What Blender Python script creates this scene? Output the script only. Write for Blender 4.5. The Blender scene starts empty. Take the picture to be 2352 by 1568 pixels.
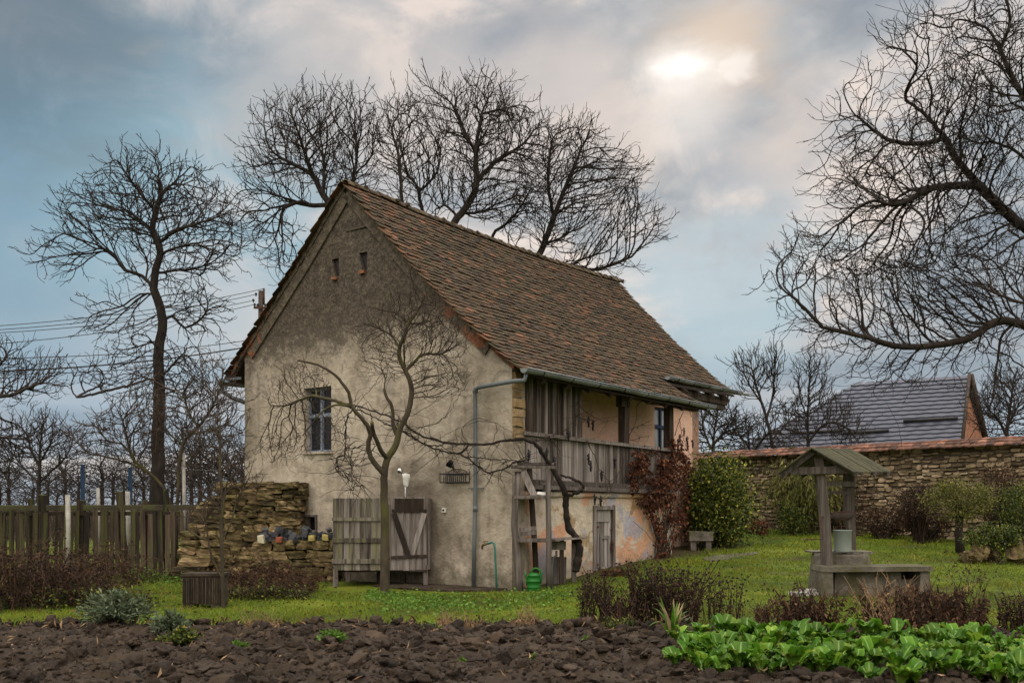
import bpy, math, random
import numpy as np
from mathutils import Vector, Matrix, noise as mnoise
from mathutils.geometry import tessellate_polygon

R = random.Random(7)
sc = bpy.context.scene
col = sc.collection
PI = math.pi

# ------------------------------------------------------------------ survey
# measurements are taken in a 2352 px wide copy of the photograph
F, CX, HY, CAMH = 2286.0, 1176.0, 1162.0, 1.6
AH = math.radians(-36.2)                    # heading of the house
CA, SA = math.cos(AH), math.sin(AH)
HC = Vector((0.0, 19.0, 0.0))               # near corner of the house

def P(x, y, Z):
    return Vector(((x - CX) / F * Z, Z, CAMH + (HY - y) / F * Z))

def sstep(a, b, v):
    t = min(1.0, max(0.0, (v - a) / (b - a)))
    return t * t * (3 - 2 * t)

def gz(X, Y):
    r = 0.052 * max(0.0, Y - 16.5) * sstep(-0.3, 3.0, X)
    return min(0.8, r) + 0.03 * mnoise.noise(Vector((X * .35, Y * .35, 3.1)))

def on_ground(px, py):
    Z = 15.0
    for _ in range(30):
        X = (px - CX) / F * Z
        Z = .5 * Z + .5 * (CAMH - gz(X, Z)) * F / (py - HY)
    return Vector(((px - CX) / F * Z, Z, gz((px - CX) / F * Z, Z)))

def _ray(px, py):
    d = ((px - CX) / F, 1.0, (HY - py) / F)
    o = (-HC.x, -HC.y, CAMH)
    r = lambda v: (CA * v[0] + SA * v[1], -SA * v[0] + CA * v[1], v[2])
    return r(o), r(d)

def gp(px, py, y0=0.0):                      # point on a plane parallel to the gable
    o, d = _ray(px, py); k = (y0 - o[1]) / d[1]
    return Vector((o[0] + k * d[0], y0, o[2] + k * d[2]))

def sp(px, py, x0=0.0):                      # point on a plane parallel to the side wall
    o, d = _ray(px, py); k = (x0 - o[0]) / d[0]
    return Vector((x0, o[1] + k * d[1], o[2] + k * d[2]))

def hw(x, y, h):                             # house coordinates to world
    return Vector((HC.x + CA * x - SA * y, HC.y + SA * x + CA * y, h))

# ------------------------------------------------------------------ materials
def nmat(name):
    m = bpy.data.materials.new(name); m.use_nodes = True
    nt = m.node_tree; nt.nodes.clear()
    out = nt.nodes.new('ShaderNodeOutputMaterial')
    b = nt.nodes.new('ShaderNodeBsdfPrincipled')
    nt.links.new(b.outputs[0], out.inputs[0])
    return m, nt, b

class G:
    """small helper round a node tree"""
    def __init__(s, nt): s.nt = nt
    def n(s, t, **kw):
        nd = s.nt.nodes.new(t)
        for k, v in kw.items(): setattr(nd, k, v)
        return nd
    def put(s, sock, v):
        if hasattr(v, 'links') or hasattr(v, 'is_linked'): s.nt.links.new(v, sock)
        else: sock.default_value = v
    def math(s, op, a, b=0.0, c=None, clamp=False):
        nd = s.n('ShaderNodeMath', operation=op, use_clamp=clamp)
        s.put(nd.inputs[0], a); s.put(nd.inputs[1], b)
        if c is not None: s.put(nd.inputs[2], c)
        return nd.outputs[0]
    def smooth(s, v, a, b):
        nd = s.n('ShaderNodeMapRange', interpolation_type='SMOOTHSTEP')
        s.put(nd.inputs[0], v); nd.inputs[1].default_value = a; nd.inputs[2].default_value = b
        return nd.outputs[0]
    def lin(s, v, a, b, c, d):
        nd = s.n('ShaderNodeMapRange')
        s.put(nd.inputs[0], v)
        for i, q in enumerate((a, b, c, d)): nd.inputs[1 + i].default_value = q
        return nd.outputs[0]
    def noise(s, vec, scale, detail=5, rough=.55, dist=0.0):
        nd = s.n('ShaderNodeTexNoise')
        s.put(nd.inputs['Vector'], vec)
        nd.inputs['Scale'].default_value = scale; nd.inputs['Detail'].default_value = detail
        nd.inputs['Roughness'].default_value = rough; nd.inputs['Distortion'].default_value = dist
        return nd.outputs[0]
    def mapping(s, vec, scale=(1, 1, 1), rot=(0, 0, 0), loc=(0, 0, 0)):
        nd = s.n('ShaderNodeMapping'); s.put(nd.inputs[0], vec)
        nd.inputs['Scale'].default_value = scale; nd.inputs['Rotation'].default_value = rot
        nd.inputs['Location'].default_value = loc
        return nd.outputs[0]
    def ramp(s, v, stops):
        nd = s.n('ShaderNodeValToRGB'); s.put(nd.inputs[0], v)
        cr = nd.color_ramp
        while len(cr.elements) < len(stops): cr.elements.new(.5)
        for e, (p, c) in zip(cr.elements, stops):
            e.position = p; e.color = (*c, 1)
        return nd.outputs[0]
    def mix(s, f, a, b, mode='MIX'):
        nd = s.n('ShaderNodeMix', data_type='RGBA', blend_type=mode)
        s.put(nd.inputs[0], f)
        for i, v in ((6, a), (7, b)):
            if isinstance(v, tuple): nd.inputs[i].default_value = (*v, 1)
            else: s.put(nd.inputs[i], v)
        return nd.outputs[2]
    def attr(s, name='rnd'):
        return s.n('ShaderNodeAttribute', attribute_name=name).outputs['Fac']
    def obj(s): return s.n('ShaderNodeTexCoord').outputs['Object']
    def rndobj(s): return s.n('ShaderNodeObjectInfo').outputs['Random']
    def bump(s, h, strength=.5, dist=.02, nrm=None):
        nd = s.n('ShaderNodeBump'); nd.inputs['Strength'].default_value = strength
        nd.inputs['Distance'].default_value = dist; s.put(nd.inputs['Height'], h)
        if nrm is not None: s.put(nd.inputs['Normal'], nrm)
        return nd.outputs[0]
    def sep(s, v):
        nd = s.n('ShaderNodeSeparateXYZ'); s.put(nd.inputs[0], v); return nd.outputs

def mottled(name, cols, scale=3.0, rough=.85, bscale=20.0, bstr=.4, bdist=.02, vary=.35,
            stretch=(1, 1, 1), use='rnd', metal=0.0, detail=6, spec=.3, moss=None, trans=0.0):
    """noise mottled colour, per piece brightness change, bump"""
    m, nt, b = nmat(name); g = G(nt)
    v = g.mapping(g.obj(), stretch)
    r = g.attr() if use == 'rnd' else g.rndobj()
    off = g.n('ShaderNodeVectorMath', operation='ADD'); g.put(off.inputs[0], v)
    cmb = g.n('ShaderNodeCombineXYZ')
    for i, k in enumerate((17.3, 31.1, 11.7)): g.put(cmb.inputs[i], g.math('MULTIPLY', r, k))
    g.put(off.inputs[1], cmb.outputs[0]); v2 = off.outputs[0]
    n1 = g.noise(v2, scale, detail, .6, .3)
    f = g.math('ADD', g.math('MULTIPLY', g.math('SUBTRACT', n1, .5), 1.7), .5)
    f = g.math('ADD', f, g.math('MULTIPLY', g.math('SUBTRACT', r, .5), vary), clamp=True)
    k = len(cols)
    c = g.ramp(f, [(.12 + .76 * i / max(1, k - 1), q) for i, q in enumerate(cols)])
    br = g.math('ADD', 1 - vary * .7, g.math('MULTIPLY', g.math('FRACT', g.math('MULTIPLY', r, 7.31)), vary * 1.4))
    h = g.n('ShaderNodeHueSaturation'); h.inputs['Saturation'].default_value = 1
    g.put(h.inputs['Color'], c); g.put(h.inputs['Value'], br); c = h.outputs[0]
    if moss:
        nz = g.sep(g.n('ShaderNodeNewGeometry').outputs['Normal'])[2]
        mn = g.noise(v2, moss[1], 4, .6)
        fm = g.math('MULTIPLY', g.smooth(g.math('ADD', mn, g.math('MULTIPLY', nz, .12)), moss[2], moss[2] + .15), moss[3])
        c = g.mix(fm, c, moss[0])
    g.put(b.inputs['Base Color'], c)
    b.inputs['Roughness'].default_value = rough; b.inputs['Metallic'].default_value = metal
    b.inputs['Specular IOR Level'].default_value = spec
    if bstr:
        n2 = g.noise(v2, bscale, 6, .65)
        g.put(b.inputs['Normal'], g.bump(n2, bstr, bdist))
    if trans:
        t = g.n('ShaderNodeBsdfTranslucent'); g.put(t.inputs[0], c)
        mx = g.n('ShaderNodeMixShader'); mx.inputs[0].default_value = trans
        g.put(mx.inputs[1], b.outputs[0]); g.put(mx.inputs[2], t.outputs[0])
        o = [n for n in nt.nodes if n.type == 'OUTPUT_MATERIAL'][0]
        nt.links.new(mx.outputs[0], o.inputs[0])
    return m

MT = {}
MT['tile'] = mottled('old_clay_tile', [(.014, .009, .005), (.036, .0215, .0105), (.054, .0315, .015), (.080, .040, .018), (.145, .060, .028)],
                     1.1, .88, 30, .5, .01, .46, moss=((.042, .036, .013), 1.7, .53, .6))
MT['ridge'] = mottled('ridge_tile_clay', [(.035, .027, .016), (.075, .052, .03), (.11, .085, .05)], 4, .9, 25, .6, .02, .4)
MT['wood_dark'] = mottled('dark_timber', [(.018, .012, .009), (.04, .028, .02), (.07, .052, .04)], 3, .85, 30, .5, .01, .4, (6, 6, .6))
MT['wood_grey'] = mottled('weathered_grey_board', [(.045, .036, .030), (.12, .098, .085), (.20, .172, .158), (.30, .265, .245)], 2.2, .88, 30, .6, .008, .5, (9, 9, .5))
MT['wood_post'] = mottled('weathered_post_wood', [(.035, .027, .022), (.092, .076, .066), (.175, .15, .132)], 2.5, .88, 26, .8, .012, .3, (7, 7, .5))
MT['wood_green'] = mottled('mossy_grey_board', [(.04, .033, .025), (.105, .09, .073), (.185, .162, .138), (.26, .235, .21)], 2.2, .9, 30, .6, .008, .35, (9, 9, .5),
                           moss=((.16, .16, .05), 1.1, .5, .55))
MT['fence'] = mottled('fence_wood', [(.012, .008, .006), (.034, .023, .015), (.072, .053, .034)], 2.2, .92, 30, .7, .01, .7, (7, 7, .5),
                      moss=((.055, .065, .012), 1.2, .5, .7))
MT['bark'] = mottled('dark_bark', [(.010, .0075, .006), (.022, .016, .013), (.042, .031, .025)], 6, .95, 18, 1.0, .03, .2, (1, 1, .35))
MT['twig'] = mottled('dark_twig', [(.014, .010, .008), (.030, .021, .016)], 4, .95, 10, 0, .01, .2)
MT['twig_brown'] = mottled('brown_twig', [(.03, .02, .014), (.06, .042, .03)], 4, .95, 10, 0, .01, .3)
MT['bark_moss'] = mottled('mossy_bark', [(.020, .015, .010), (.045, .035, .022), (.075, .060, .038)], 5, .95, 30, .9, .015, .2, (1, 1, .4),
                          moss=((.075, .072, .014), 2.2, .53, .7))
MT['stone'] = mottled('mossy_field_stone', [(.04, .028, .015), (.105, .075, .036), (.19, .135, .068), (.32, .225, .125)], 3.0, .92, 14, .9, .03, .55,
                      use='obj', moss=((.070, .064, .010), 2.4, .50, .75))
MT['wallstone'] = mottled('wall_stone', [(.085, .06, .036), (.165, .12, .07), (.24, .18, .11), (.36, .28, .19)], 2.2, .93, 12, .9, .03, .6)
MT['mortar'] = mottled('wall_mortar', [(.05, .038, .025), (.11, .085, .055)], 3, .95, 20, .8, .02, .1)
MT['block'] = mottled('dark_paving_block', [(.018, .019, .021), (.04, .042, .046), (.07, .072, .078)], 3, .8, 22, .6, .01, .5, use='obj')
MT['concrete'] = mottled('old_concrete', [(.045, .038, .029), (.115, .10, .08), (.20, .182, .152)], 3.2, .92, 20, .9, .02, .2,
                         moss=((.07, .066, .022), 2.6, .5, .7))
MT['white_post'] = mottled('white_concrete', [(.16, .15, .13), (.30, .285, .255), (.42, .40, .37)], 4, .9, 20, .4, .01, .1)
MT['zinc'] = mottled('zinc_gutter', [(.12, .135, .14), (.19, .21, .22), (.27, .295, .305)], 1.5, .5, 10, .15, .01, .15, metal=.25, spec=.5)
MT['pipe_grey'] = mottled('grey_pipe', [(.10, .115, .12), (.17, .19, .20)], 2, .55, 10, .1, .01, .1, metal=.2)
MT['pipe_green'] = mottled('green_paint', [(.02, .10, .075), (.03, .17, .125)], 4, .5, 20, .2, .01, .1)
MT['brass'] = mottled('old_brass', [(.10, .06, .03), (.2, .13, .07)], 6, .5, 20, .2, .01, .1, metal=.6)
MT['black'] = mottled('black_metal', [(.012, .012, .013), (.03, .03, .032)], 4, .45, 20, .2, .01, .1)
MT['rust'] = mottled('rusty_iron', [(.03, .016, .010), (.085, .04, .022)], 6, .8, 20, .4, .01, .1)
MT['chrome'] = mottled('chrome', [(.5, .5, .52), (.7, .7, .72)], 4, .15, 10, 0, .01, .1, metal=1)
MT['plastic_white'] = mottled('white_plastic', [(.55, .54, .5), (.75, .74, .7)], 6, .4, 12, .5, .02, .1)
MT['can'] = mottled('green_plastic', [(.006, .085, .009), (.010, .135, .014)], 2, .42, 10, .05, .01, .1, spec=.3)
MT['enamel'] = mottled('pale_enamel', [(.20, .235, .21), (.29, .33, .30)], 2, .4, 12, .15, .01, .1)
MT['blue_paint'] = mottled('blue_paint', [(.005, .022, .058), (.009, .037, .09)], 4, .5, 20, .2, .01, .1)
MT['frame_blue'] = mottled('faded_blue_frame', [(.045, .055, .08), (.13, .15, .19), (.27, .30, .34)], 5, .7, 25, .4, .008, .2, (4, 4, .8))
MT['frame_navy'] = mottled('navy_frame', [(.012, .018, .05), (.03, .045, .11)], 5, .6, 25, .3, .008, .2, (4, 4, .8))
MT['coping'] = mottled('coping_tile', [(.05, .03, .021), (.125, .06, .04), (.18, .085, .055)], 2.0, .9, 18, .5, .015, .7)
MT['brick'] = mottled('red_brick', [(.10, .045, .025), (.19, .08, .045), (.26, .12, .07)], 4, .92, 18, .6, .02, .6)
MT['metalroof'] = mottled('grey_metal_roof', [(.040, .043, .060), (.058, .063, .084)], .6, .40, 6, .05, .01, .1, spec=.45)
MT['soil'] = mottled('dug_soil', [(.015, .0095, .0055), (.036, .0235, .0145), (.066, .045, .029)], 3.0, .92, 46, 1.0, .03, .5)
MT['grape'] = mottled('grape_and_slot_shade', [(.006, .005, .007), (.02, .016, .02)], 4, .6, 10, .2, .01, .2)
MT['creeper_leaf'] = mottled('red_creeper_leaf', [(.024, .009, .007), (.062, .020, .011), (.12, .040, .018), (.20, .088, .042)], 3, .75, 10, 0, .01, .8, trans=.3)
MT['ivy_leaf'] = mottled('ivy_leaf', [(.012, .022, .006), (.035, .058, .010), (.075, .10, .014), (.20, .20, .03)], 3, .55, 10, 0, .01, .8, trans=.3)
MT['midrib'] = mottled('pale_midrib', [(.10, .19, .035), (.19, .27, .08)], 4, .5, 10, 0, .01, .3)
MT['bush_leaf'] = mottled('bush_leaf', [(.015, .030, .006), (.050, .078, .011), (.11, .135, .018), (.30, .28, .045)], 3, .5, 10, 0, .01, .85, trans=.3)
MT['board_dark'] = mottled('brown_shaded_board', [(.012, .008, .006), (.035, .024, .017), (.075, .058, .048), (.20, .17, .15)], 1.6, .88, 30, .6, .008, .7, (9, 9, .6))  # darker tone holds brown stain and the shade under the eave together
MT['wood_pale'] = mottled('pale_grey_board', [(.08, .068, .058), (.18, .155, .138), (.28, .25, .23), (.38, .35, .32)], 2.2, .88, 30, .6, .008, .4, (9, 9, .5))
MT['yellow_leaf'] = mottled('yellow_green_leaf', [(.05, .055, .012), (.11, .115, .02), (.20, .19, .05)], 3, .65, 10, 0, .01, .7, trans=.3)
MT['green_leaf'] = mottled('garden_leaf', [(.020, .066, .005), (.058, .150, .009), (.115, .225, .018), (.22, .28, .04)], 5, .55, 14, .5, .01, .6, trans=.35, spec=.2)
MT['pale_leaf'] = mottled('faded_leaf', [(.24, .20, .09), (.36, .27, .14)], 6, .7, 14, .3, .01, .4, trans=.35)
MT['silver_leaf'] = mottled('silver_herb_leaf', [(.045, .068, .030), (.095, .125, .065), (.17, .20, .125)], 3, .75, 10, 0, .01, .6, trans=.2)
MT['dry'] = mottled('dry_stalk', [(.016, .009, .005), (.045, .022, .011), (.095, .05, .026)], 3, .92, 10, 0, .01, .8)
MT['dry_dark'] = mottled('dark_dry_stalk', [(.009, .005, .0035), (.026, .014, .008), (.065, .036, .019)], 3, .95, 10, 0, .01, .7)
MT['straw'] = mottled('straw_stalk', [(.14, .08, .04), (.27, .175, .095)], 3, .9, 10, 0, .01, .6)
MT['grass'] = mottled('grass_blade', [(.042, .090, .007), (.095, .160, .010), (.170, .205, .014), (.28, .23, .038)], .35, .6, 10, 0, .01, .55, trans=.35)
MT['weed'] = mottled('lawn_weed_leaf', [(.06, .13, .012), (.12, .22, .03)], 2, .6, 10, 0, .01, .6, trans=.3)
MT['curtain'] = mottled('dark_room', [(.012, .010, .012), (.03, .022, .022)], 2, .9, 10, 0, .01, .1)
MT['bracket'] = MT['rust']
MT['void'] = mottled('gap_shade', [(.02, .016, .012), (.03, .024, .018)], 3, .95, 10, .3, .01, .1)

def glass():
    m, nt, b = nmat('old_window_glass')
    b.inputs['Base Color'].default_value = (.012, .014, .018, 1)
    b.inputs['Roughness'].default_value = .08; b.inputs['Specular IOR Level'].default_value = .18
    return m
MT['glass'] = glass()
def pane_sky():
    m, nt, b = nmat('pale_window_glass')
    b.inputs['Base Color'].default_value = (.30, .32, .33, 1)
    b.inputs['Roughness'].default_value = .12; b.inputs['Specular IOR Level'].default_value = .8
    return m
MT['pane'] = pane_sky()

def gable_mat():
    m, nt, b = nmat('gable_plaster'); g = G(nt)
    o = g.obj(); x, y, z = g.sep(o)[0], g.sep(o)[1], g.sep(o)[2]
    n1 = g.noise(o, .9, 7, .6, .4); n2 = g.noise(o, 4.5, 7, .68, .15); n3 = g.noise(o, 16, 6, .7)
    big = g.noise(g.mapping(o, (1, 1, .8), loc=(4, 2, 7)), .55, 6, .62, .7)
    base = g.ramp(g.math('ADD', g.math('MULTIPLY', g.math('SUBTRACT', n1, .5), 1.2), g.math('MULTIPLY', n2, 1.0)),
                  [(.25, (.235, .198, .150)), (.5, (.385, .328, .258)), (.72, (.48, .42, .342))])
    # faint grey weathering clouds
    base = g.mix(g.math('MULTIPLY', g.smooth(g.noise(g.mapping(o, (1, 1, 1.3), loc=(9, 1, 3)), 1.5, 6, .65, 1.0), .5, .7), .62), base, (.16, .135, .11))
    # lichen-darkened upper part, edge falls from the left eave towards the tree
    edge = g.math('ADD', g.math('MULTIPLY', g.math('ADD', x, 4.4), .085), 5.05)
    hz = g.math('SUBTRACT', z, edge)
    hz = g.math('ADD', hz, g.math('ADD', g.math('MULTIPLY', g.math('SUBTRACT', n2, .5), 3.2), g.math('MULTIPLY', g.math('SUBTRACT', n3, .5), 1.6)))
    hz = g.math('ADD', hz, g.math('MULTIPLY', g.math('SUBTRACT', n1, .5), 1.3))
    dark = g.ramp(g.math('ADD', g.math('MULTIPLY', n3, .75), g.math('MULTIPLY', n2, .45)),
                  [(.40, (.014, .011, .009)), (.56, (.042, .033, .026)), (.70, (.105, .085, .065)), (.86, (.21, .18, .14))])
    c = g.mix(g.math('MULTIPLY', g.smooth(hz, -.55, .60), .95), base, dark)
    # damp dark stain round the shower and over the foot of the wall
    sx = g.math('MULTIPLY', g.math('SUBTRACT', x, -2.35), .85); sz = g.math('MULTIPLY', g.math('SUBTRACT', z, 1.25), .75)
    d2 = g.math('SQRT', g.math('ADD', g.math('MULTIPLY', sx, sx), g.math('MULTIPLY', sz, sz)))
    st = g.smooth(g.math('ADD', d2, g.math('MULTIPLY', g.math('SUBTRACT', n1, .5), 1.6)), 1.25, .45)
    c = g.mix(g.math('MULTIPLY', st, .6), c, (.085, .067, .048))
    ft = g.smooth(g.math('ADD', z, g.math('MULTIPLY', g.math('SUBTRACT', n2, .5), .9)), .55, .0)
    c = g.mix(g.math('MULTIPLY', ft, .65), c, (.075, .067, .036))
    vor = g.n('ShaderNodeTexNoise'); g.put(vor.inputs['Vector'], g.mapping(o, (3.2, 3.2, .25))); vor.inputs['Scale'].default_value = 1.5
    vor.inputs['Detail'].default_value = 5
    c = g.mix(g.math('MULTIPLY', g.smooth(vor.outputs[0], .56, .72), .22), c, (.10, .08, .06))
    g.put(b.inputs['Base Color'], c); b.inputs['Roughness'].default_value = .94; b.inputs['Specular IOR Level'].default_value = .15
    h = g.math('ADD', g.math('MULTIPLY', n2, 1.0), g.math('ADD', g.math('MULTIPLY', n3, .35), g.math('MULTIPLY', n1, 1.2)))
    g.put(b.inputs['Normal'], g.bump(h, .75, .06))
    return m
MT['gable'] = gable_mat()

def side_plaster(name, cols, stone=False, patch=True):
    m, nt, b = nmat(name); g = G(nt)
    o = g.obj(); z = g.sep(o)[2]
    n1 = g.noise(o, .8, 6, .6, .5); n2 = g.noise(o, 5, 6, .65, .3); n3 = g.noise(o, 18, 5, .7)
    c = g.ramp(g.math('ADD', n1, g.math('MULTIPLY', g.math('SUBTRACT', n2, .5), .4)),
               [(.32, cols[0]), (.45, cols[1]), (.56, cols[2]), (.68, cols[3])])
    if patch:
        c = g.mix(g.math('MULTIPLY', g.smooth(g.noise(g.mapping(o, (1, 1, 1), loc=(3, 8, 1)), 1.15, 5, .6, .6), .49, .57), .85), c, (.56, .29, .17))
        c = g.mix(g.math('MULTIPLY', g.smooth(g.noise(g.mapping(o, (1, 1, 1), loc=(7, 2, 5)), 1.3, 5, .6, .6), .53, .62), .8), c, (.33, .33, .40))
        c = g.mix(g.math('MULTIPLY', g.smooth(g.noise(g.mapping(o, (1, 1, 1), loc=(1, 5, 2)), 1.6, 5, .6, .6), .56, .62), .85), c, (.27, .185, .085))
    ft = g.smooth(g.math('ADD', z, g.math('MULTIPLY', g.math('SUBTRACT', n2, .5), .8)), .75, .15)
    c = g.mix(g.math('MULTIPLY', ft, .5), c, (.15, .12, .08))
    g.put(b.inputs['Base Color'], c); b.inputs['Roughness'].default_value = .93; b.inputs['Specular IOR Level'].default_value = .15
    g.put(b.inputs['Normal'], g.bump(g.math('ADD', n2, g.math('ADD', n1, g.math('MULTIPLY', n3, .3))), .8, .06))
    return m
MT['cellar'] = side_plaster('cellar_plaster', [(.28, .225, .165), (.46, .39, .31), (.54, .46, .365), (.57, .42, .31)])
MT['pink'] = side_plaster('pink_plaster', [(.50, .31, .225), (.64, .405, .30), (.68, .44, .33), (.70, .49, .38)], patch=False)

def ground_mat():
    m, nt, b = nmat('lawn_ground'); g = G(nt)
    o = g.obj(); y = g.sep(o)[1]
    n1 = g.noise(o, .5, 7, .6, .4); n2 = g.noise(o, 6, 6, .65)
    c = g.ramp(g.math('ADD', n1, g.math('MULTIPLY', g.math('SUBTRACT', n2, .5), .5)),
               [(.30, (.036, .030, .012)), (.45, (.055, .078, .009)), (.60, (.100, .128, .011)), (.75, (.155, .14, .022))])
    c = g.mix(g.smooth(y, 38, 60), c, (.06, .05, .03))
    x = g.sep(o)[0]; dx = g.math('SUBTRACT', x, HC.x); dy = g.math('SUBTRACT', y, HC.y)      # trodden earth along the house walls
    lx = g.math('ADD', g.math('MULTIPLY', dx, CA), g.math('MULTIPLY', dy, SA)); ly = g.math('SUBTRACT', g.math('MULTIPLY', dy, CA), g.math('MULTIPLY', dx, SA))
    dd = g.math('MAXIMUM', g.math('MAXIMUM', lx, g.math('SUBTRACT', -7.9, lx)), g.math('MAXIMUM', g.math('MULTIPLY', ly, -1.0), g.math('SUBTRACT', ly, 10.0)))
    dd = g.math('ADD', dd, g.math('MULTIPLY', g.math('SUBTRACT', g.noise(o, 1.8, 4, .6), .5), 1.4))
    c = g.mix(g.math('MULTIPLY', g.smooth(dd, .75, .2), .85), c, (.045, .033, .020))
    c = g.mix(g.math('MULTIPLY', g.smooth(g.noise(o, .9, 5, .6, .5), .58, .66), .7), c, (.055, .040, .022))
    g.put(b.inputs['Base Color'], c); b.inputs['Roughness'].default_value = .95; b.inputs['Specular IOR Level'].default_value = .1
    g.put(b.inputs['Normal'], g.bump(n2, .8, .05))
    return m
MT['ground'] = ground_mat()

# ------------------------------------------------------------------ mesh helpers
def wmat(o):
    m = Matrix.Translation(o.location) @ o.rotation_euler.to_matrix().to_4x4()
    return wmat(o.parent) @ m if o.parent else m

def props(o, label=None, cat=None, group=None, kind=None):
    for k, v in (('label', label), ('category', cat), ('group', group), ('kind', kind)):
        if v: o[k] = v
    return o

def thing(name, label, cat, loc=(0, 0, 0), rz=0.0, group=None):
    o = bpy.data.objects.new(name, None); col.objects.link(o)
    o.location = loc; o.rotation_euler = (0, 0, rz); o.empty_display_size = .2
    return props(o, label, cat, group)

def link_mesh(name, me, mats, parent=None, loc=None):
    for mm in (mats if isinstance(mats, (list, tuple)) else [mats]):
        me.materials.append(MT[mm] if isinstance(mm, str) else mm)
    o = bpy.data.objects.new(name, me); col.objects.link(o)
    if parent: o.parent = parent
    if loc is not None: o.location = loc
    return o

class MB:
    def __init__(s): s.v = []; s.f = []; s.r = []; s.sm = []; s.mi = []; s.cur = .5; s.mat = 0
    def add(s, vs, fs, rnd=None, smooth=False):
        b = len(s.v); s.v += [tuple(p) for p in vs]
        rr = s.cur if rnd is None else rnd
        for f in fs:
            s.f.append([b + i for i in f]); s.r.append(rr); s.sm.append(smooth); s.mi.append(s.mat)
    def box(s, c, size, M=None, rnd=None, jit=0.0, taper=1.0):
        x, y, z = (q / 2 for q in size)
        vs = []
        for sz in (-1, 1):
            k = 1.0 if sz < 0 else taper
            for sx, sy in ((-1, -1), (1, -1), (1, 1), (-1, 1)):
                p = Vector((sx * x * k, sy * y * k, sz * z))
                if jit: p += Vector((R.uniform(-jit, jit), R.uniform(-jit, jit), R.uniform(-jit, jit)))
                if M is not None: p = M @ p
                vs.append(p + Vector(c))
        s.add(vs, [(3, 2, 1, 0), (4, 5, 6, 7), (0, 1, 5, 4), (1, 2, 6, 5), (2, 3, 7, 6), (3, 0, 4, 7)], rnd)
    def beam(s, a, b, w, h, rnd=None, up=(0, 0, 1), jit=0.0):
        a = Vector(a); b = Vector(b); d = (b - a)
        L = d.length; d.normalize(); u = Vector(up)
        sd = d.cross(u)
        if sd.length < 1e-4: sd = d.cross(Vector((1, 0, 0)))
        sd.normalize(); u = sd.cross(d)
        M = Matrix((sd, d, u)).transposed()
        s.box((a + b) / 2, (w, L, h), M, rnd, jit)
    def tube(s, pts, rad, sides=8, rnd=None, caps=True):
        pts = [Vector(p) for p in pts]
        if not isinstance(rad, (list, tuple)): rad = [rad] * len(pts)
        n = len(pts); vs = []; prev = None
        for i, p in enumerate(pts):
            t = (pts[min(i + 1, n - 1)] - pts[max(i - 1, 0)])
            if t.length < 1e-9: t = Vector((0, 0, 1))
            t.normalize()
            if prev is None:
                q = Vector((0, 0, 1)) if abs(t.z) < .9 else Vector((1, 0, 0))
                u = t.cross(q).normalized()
            else:
                u = prev - t * prev.dot(t)
                u = u.normalized() if u.length > 1e-6 else t.orthogonal().normalized()
            prev = u; w = t.cross(u)
            for k in range(sides):
                a = 2 * PI * k / sides
                vs.append(p + (u * math.cos(a) + w * math.sin(a)) * rad[i])
        fs = []
        for i in range(n - 1):
            for k in range(sides):
                k2 = (k + 1) % sides
                fs.append((i * sides + k, i * sides + k2, (i + 1) * sides + k2, (i + 1) * sides + k))
        if caps:
            fs.append(tuple(range(sides))[::-1]); fs.append(tuple((n - 1) * sides + k for k in range(sides)))
        s.add(vs, fs, rnd, True)
    def lathe(s, c, prof, sides=20, rnd=None, M=None):
        vs = []
        for r, z in prof:
            for k in range(sides):
                a = 2 * PI * k / sides
                p = Vector((r * math.cos(a), r * math.sin(a), z))
                if M is not None: p = M @ p
                vs.append(p + Vector(c))
        fs = []
        for i in range(len(prof) - 1):
            for k in range(sides):
                k2 = (k + 1) % sides
                fs.append((i * sides + k, i * sides + k2, (i + 1) * sides + k2, (i + 1) * sides + k))
        s.add(vs, fs, rnd, True)
    def wall(s, outer, holes, axis_fn, depth, rnd=None):
        """flat polygon with holes, thickened; axis_fn(u, v, d) -> point"""
        loops = [outer] + holes
        flat = [q for l in loops for q in l]
        tri = tessellate_polygon([[Vector((u, v, 0)) for u, v in l] for l in loops])
        N = len(flat)
        vs = [axis_fn(u, v, 0) for u, v in flat] + [axis_fn(u, v, depth) for u, v in flat]
        fs = [tuple(t) for t in tri] + [tuple(N + i for i in t[::-1]) for t in tri]
        b = 0
        for l in loops:
            k = len(l)
            for i in range(k):
                j = (i + 1) % k
                fs.append((b + i, b + j, N + b + j, N + b + i))
            b += k
        s.add(vs, fs, rnd)
    def mesh(s, name, off=None):
        me = bpy.data.meshes.new(name)
        v = s.v if off is None else [tuple(off @ Vector(p)) for p in s.v]
        me.from_pydata(v, [], s.f)
        at = me.attributes.new('rnd', 'FLOAT', 'FACE'); at.data.foreach_set('value', s.r)
        me.polygons.foreach_set('use_smooth', s.sm)
        me.polygons.foreach_set('material_index', s.mi)
        me.update(); return me
    def build(s, name, mats, parent=None, local=False, loc=None):
        """world vertices unless local; top level objects get their origin at loc"""
        off = None
        if parent is not None and not local: off = wmat(parent).inverted()
        elif loc is not None and not local: off = Matrix.Translation(-Vector(loc))
        return link_mesh(name, s.mesh(name, off), mats, parent, loc if parent is None else None)

def fix_normals(o):
    import bmesh
    bm = bmesh.new(); bm.from_mesh(o.data); bmesh.ops.recalc_face_normals(bm, faces=bm.faces); bm.to_mesh(o.data); bm.free()
    return o

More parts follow.
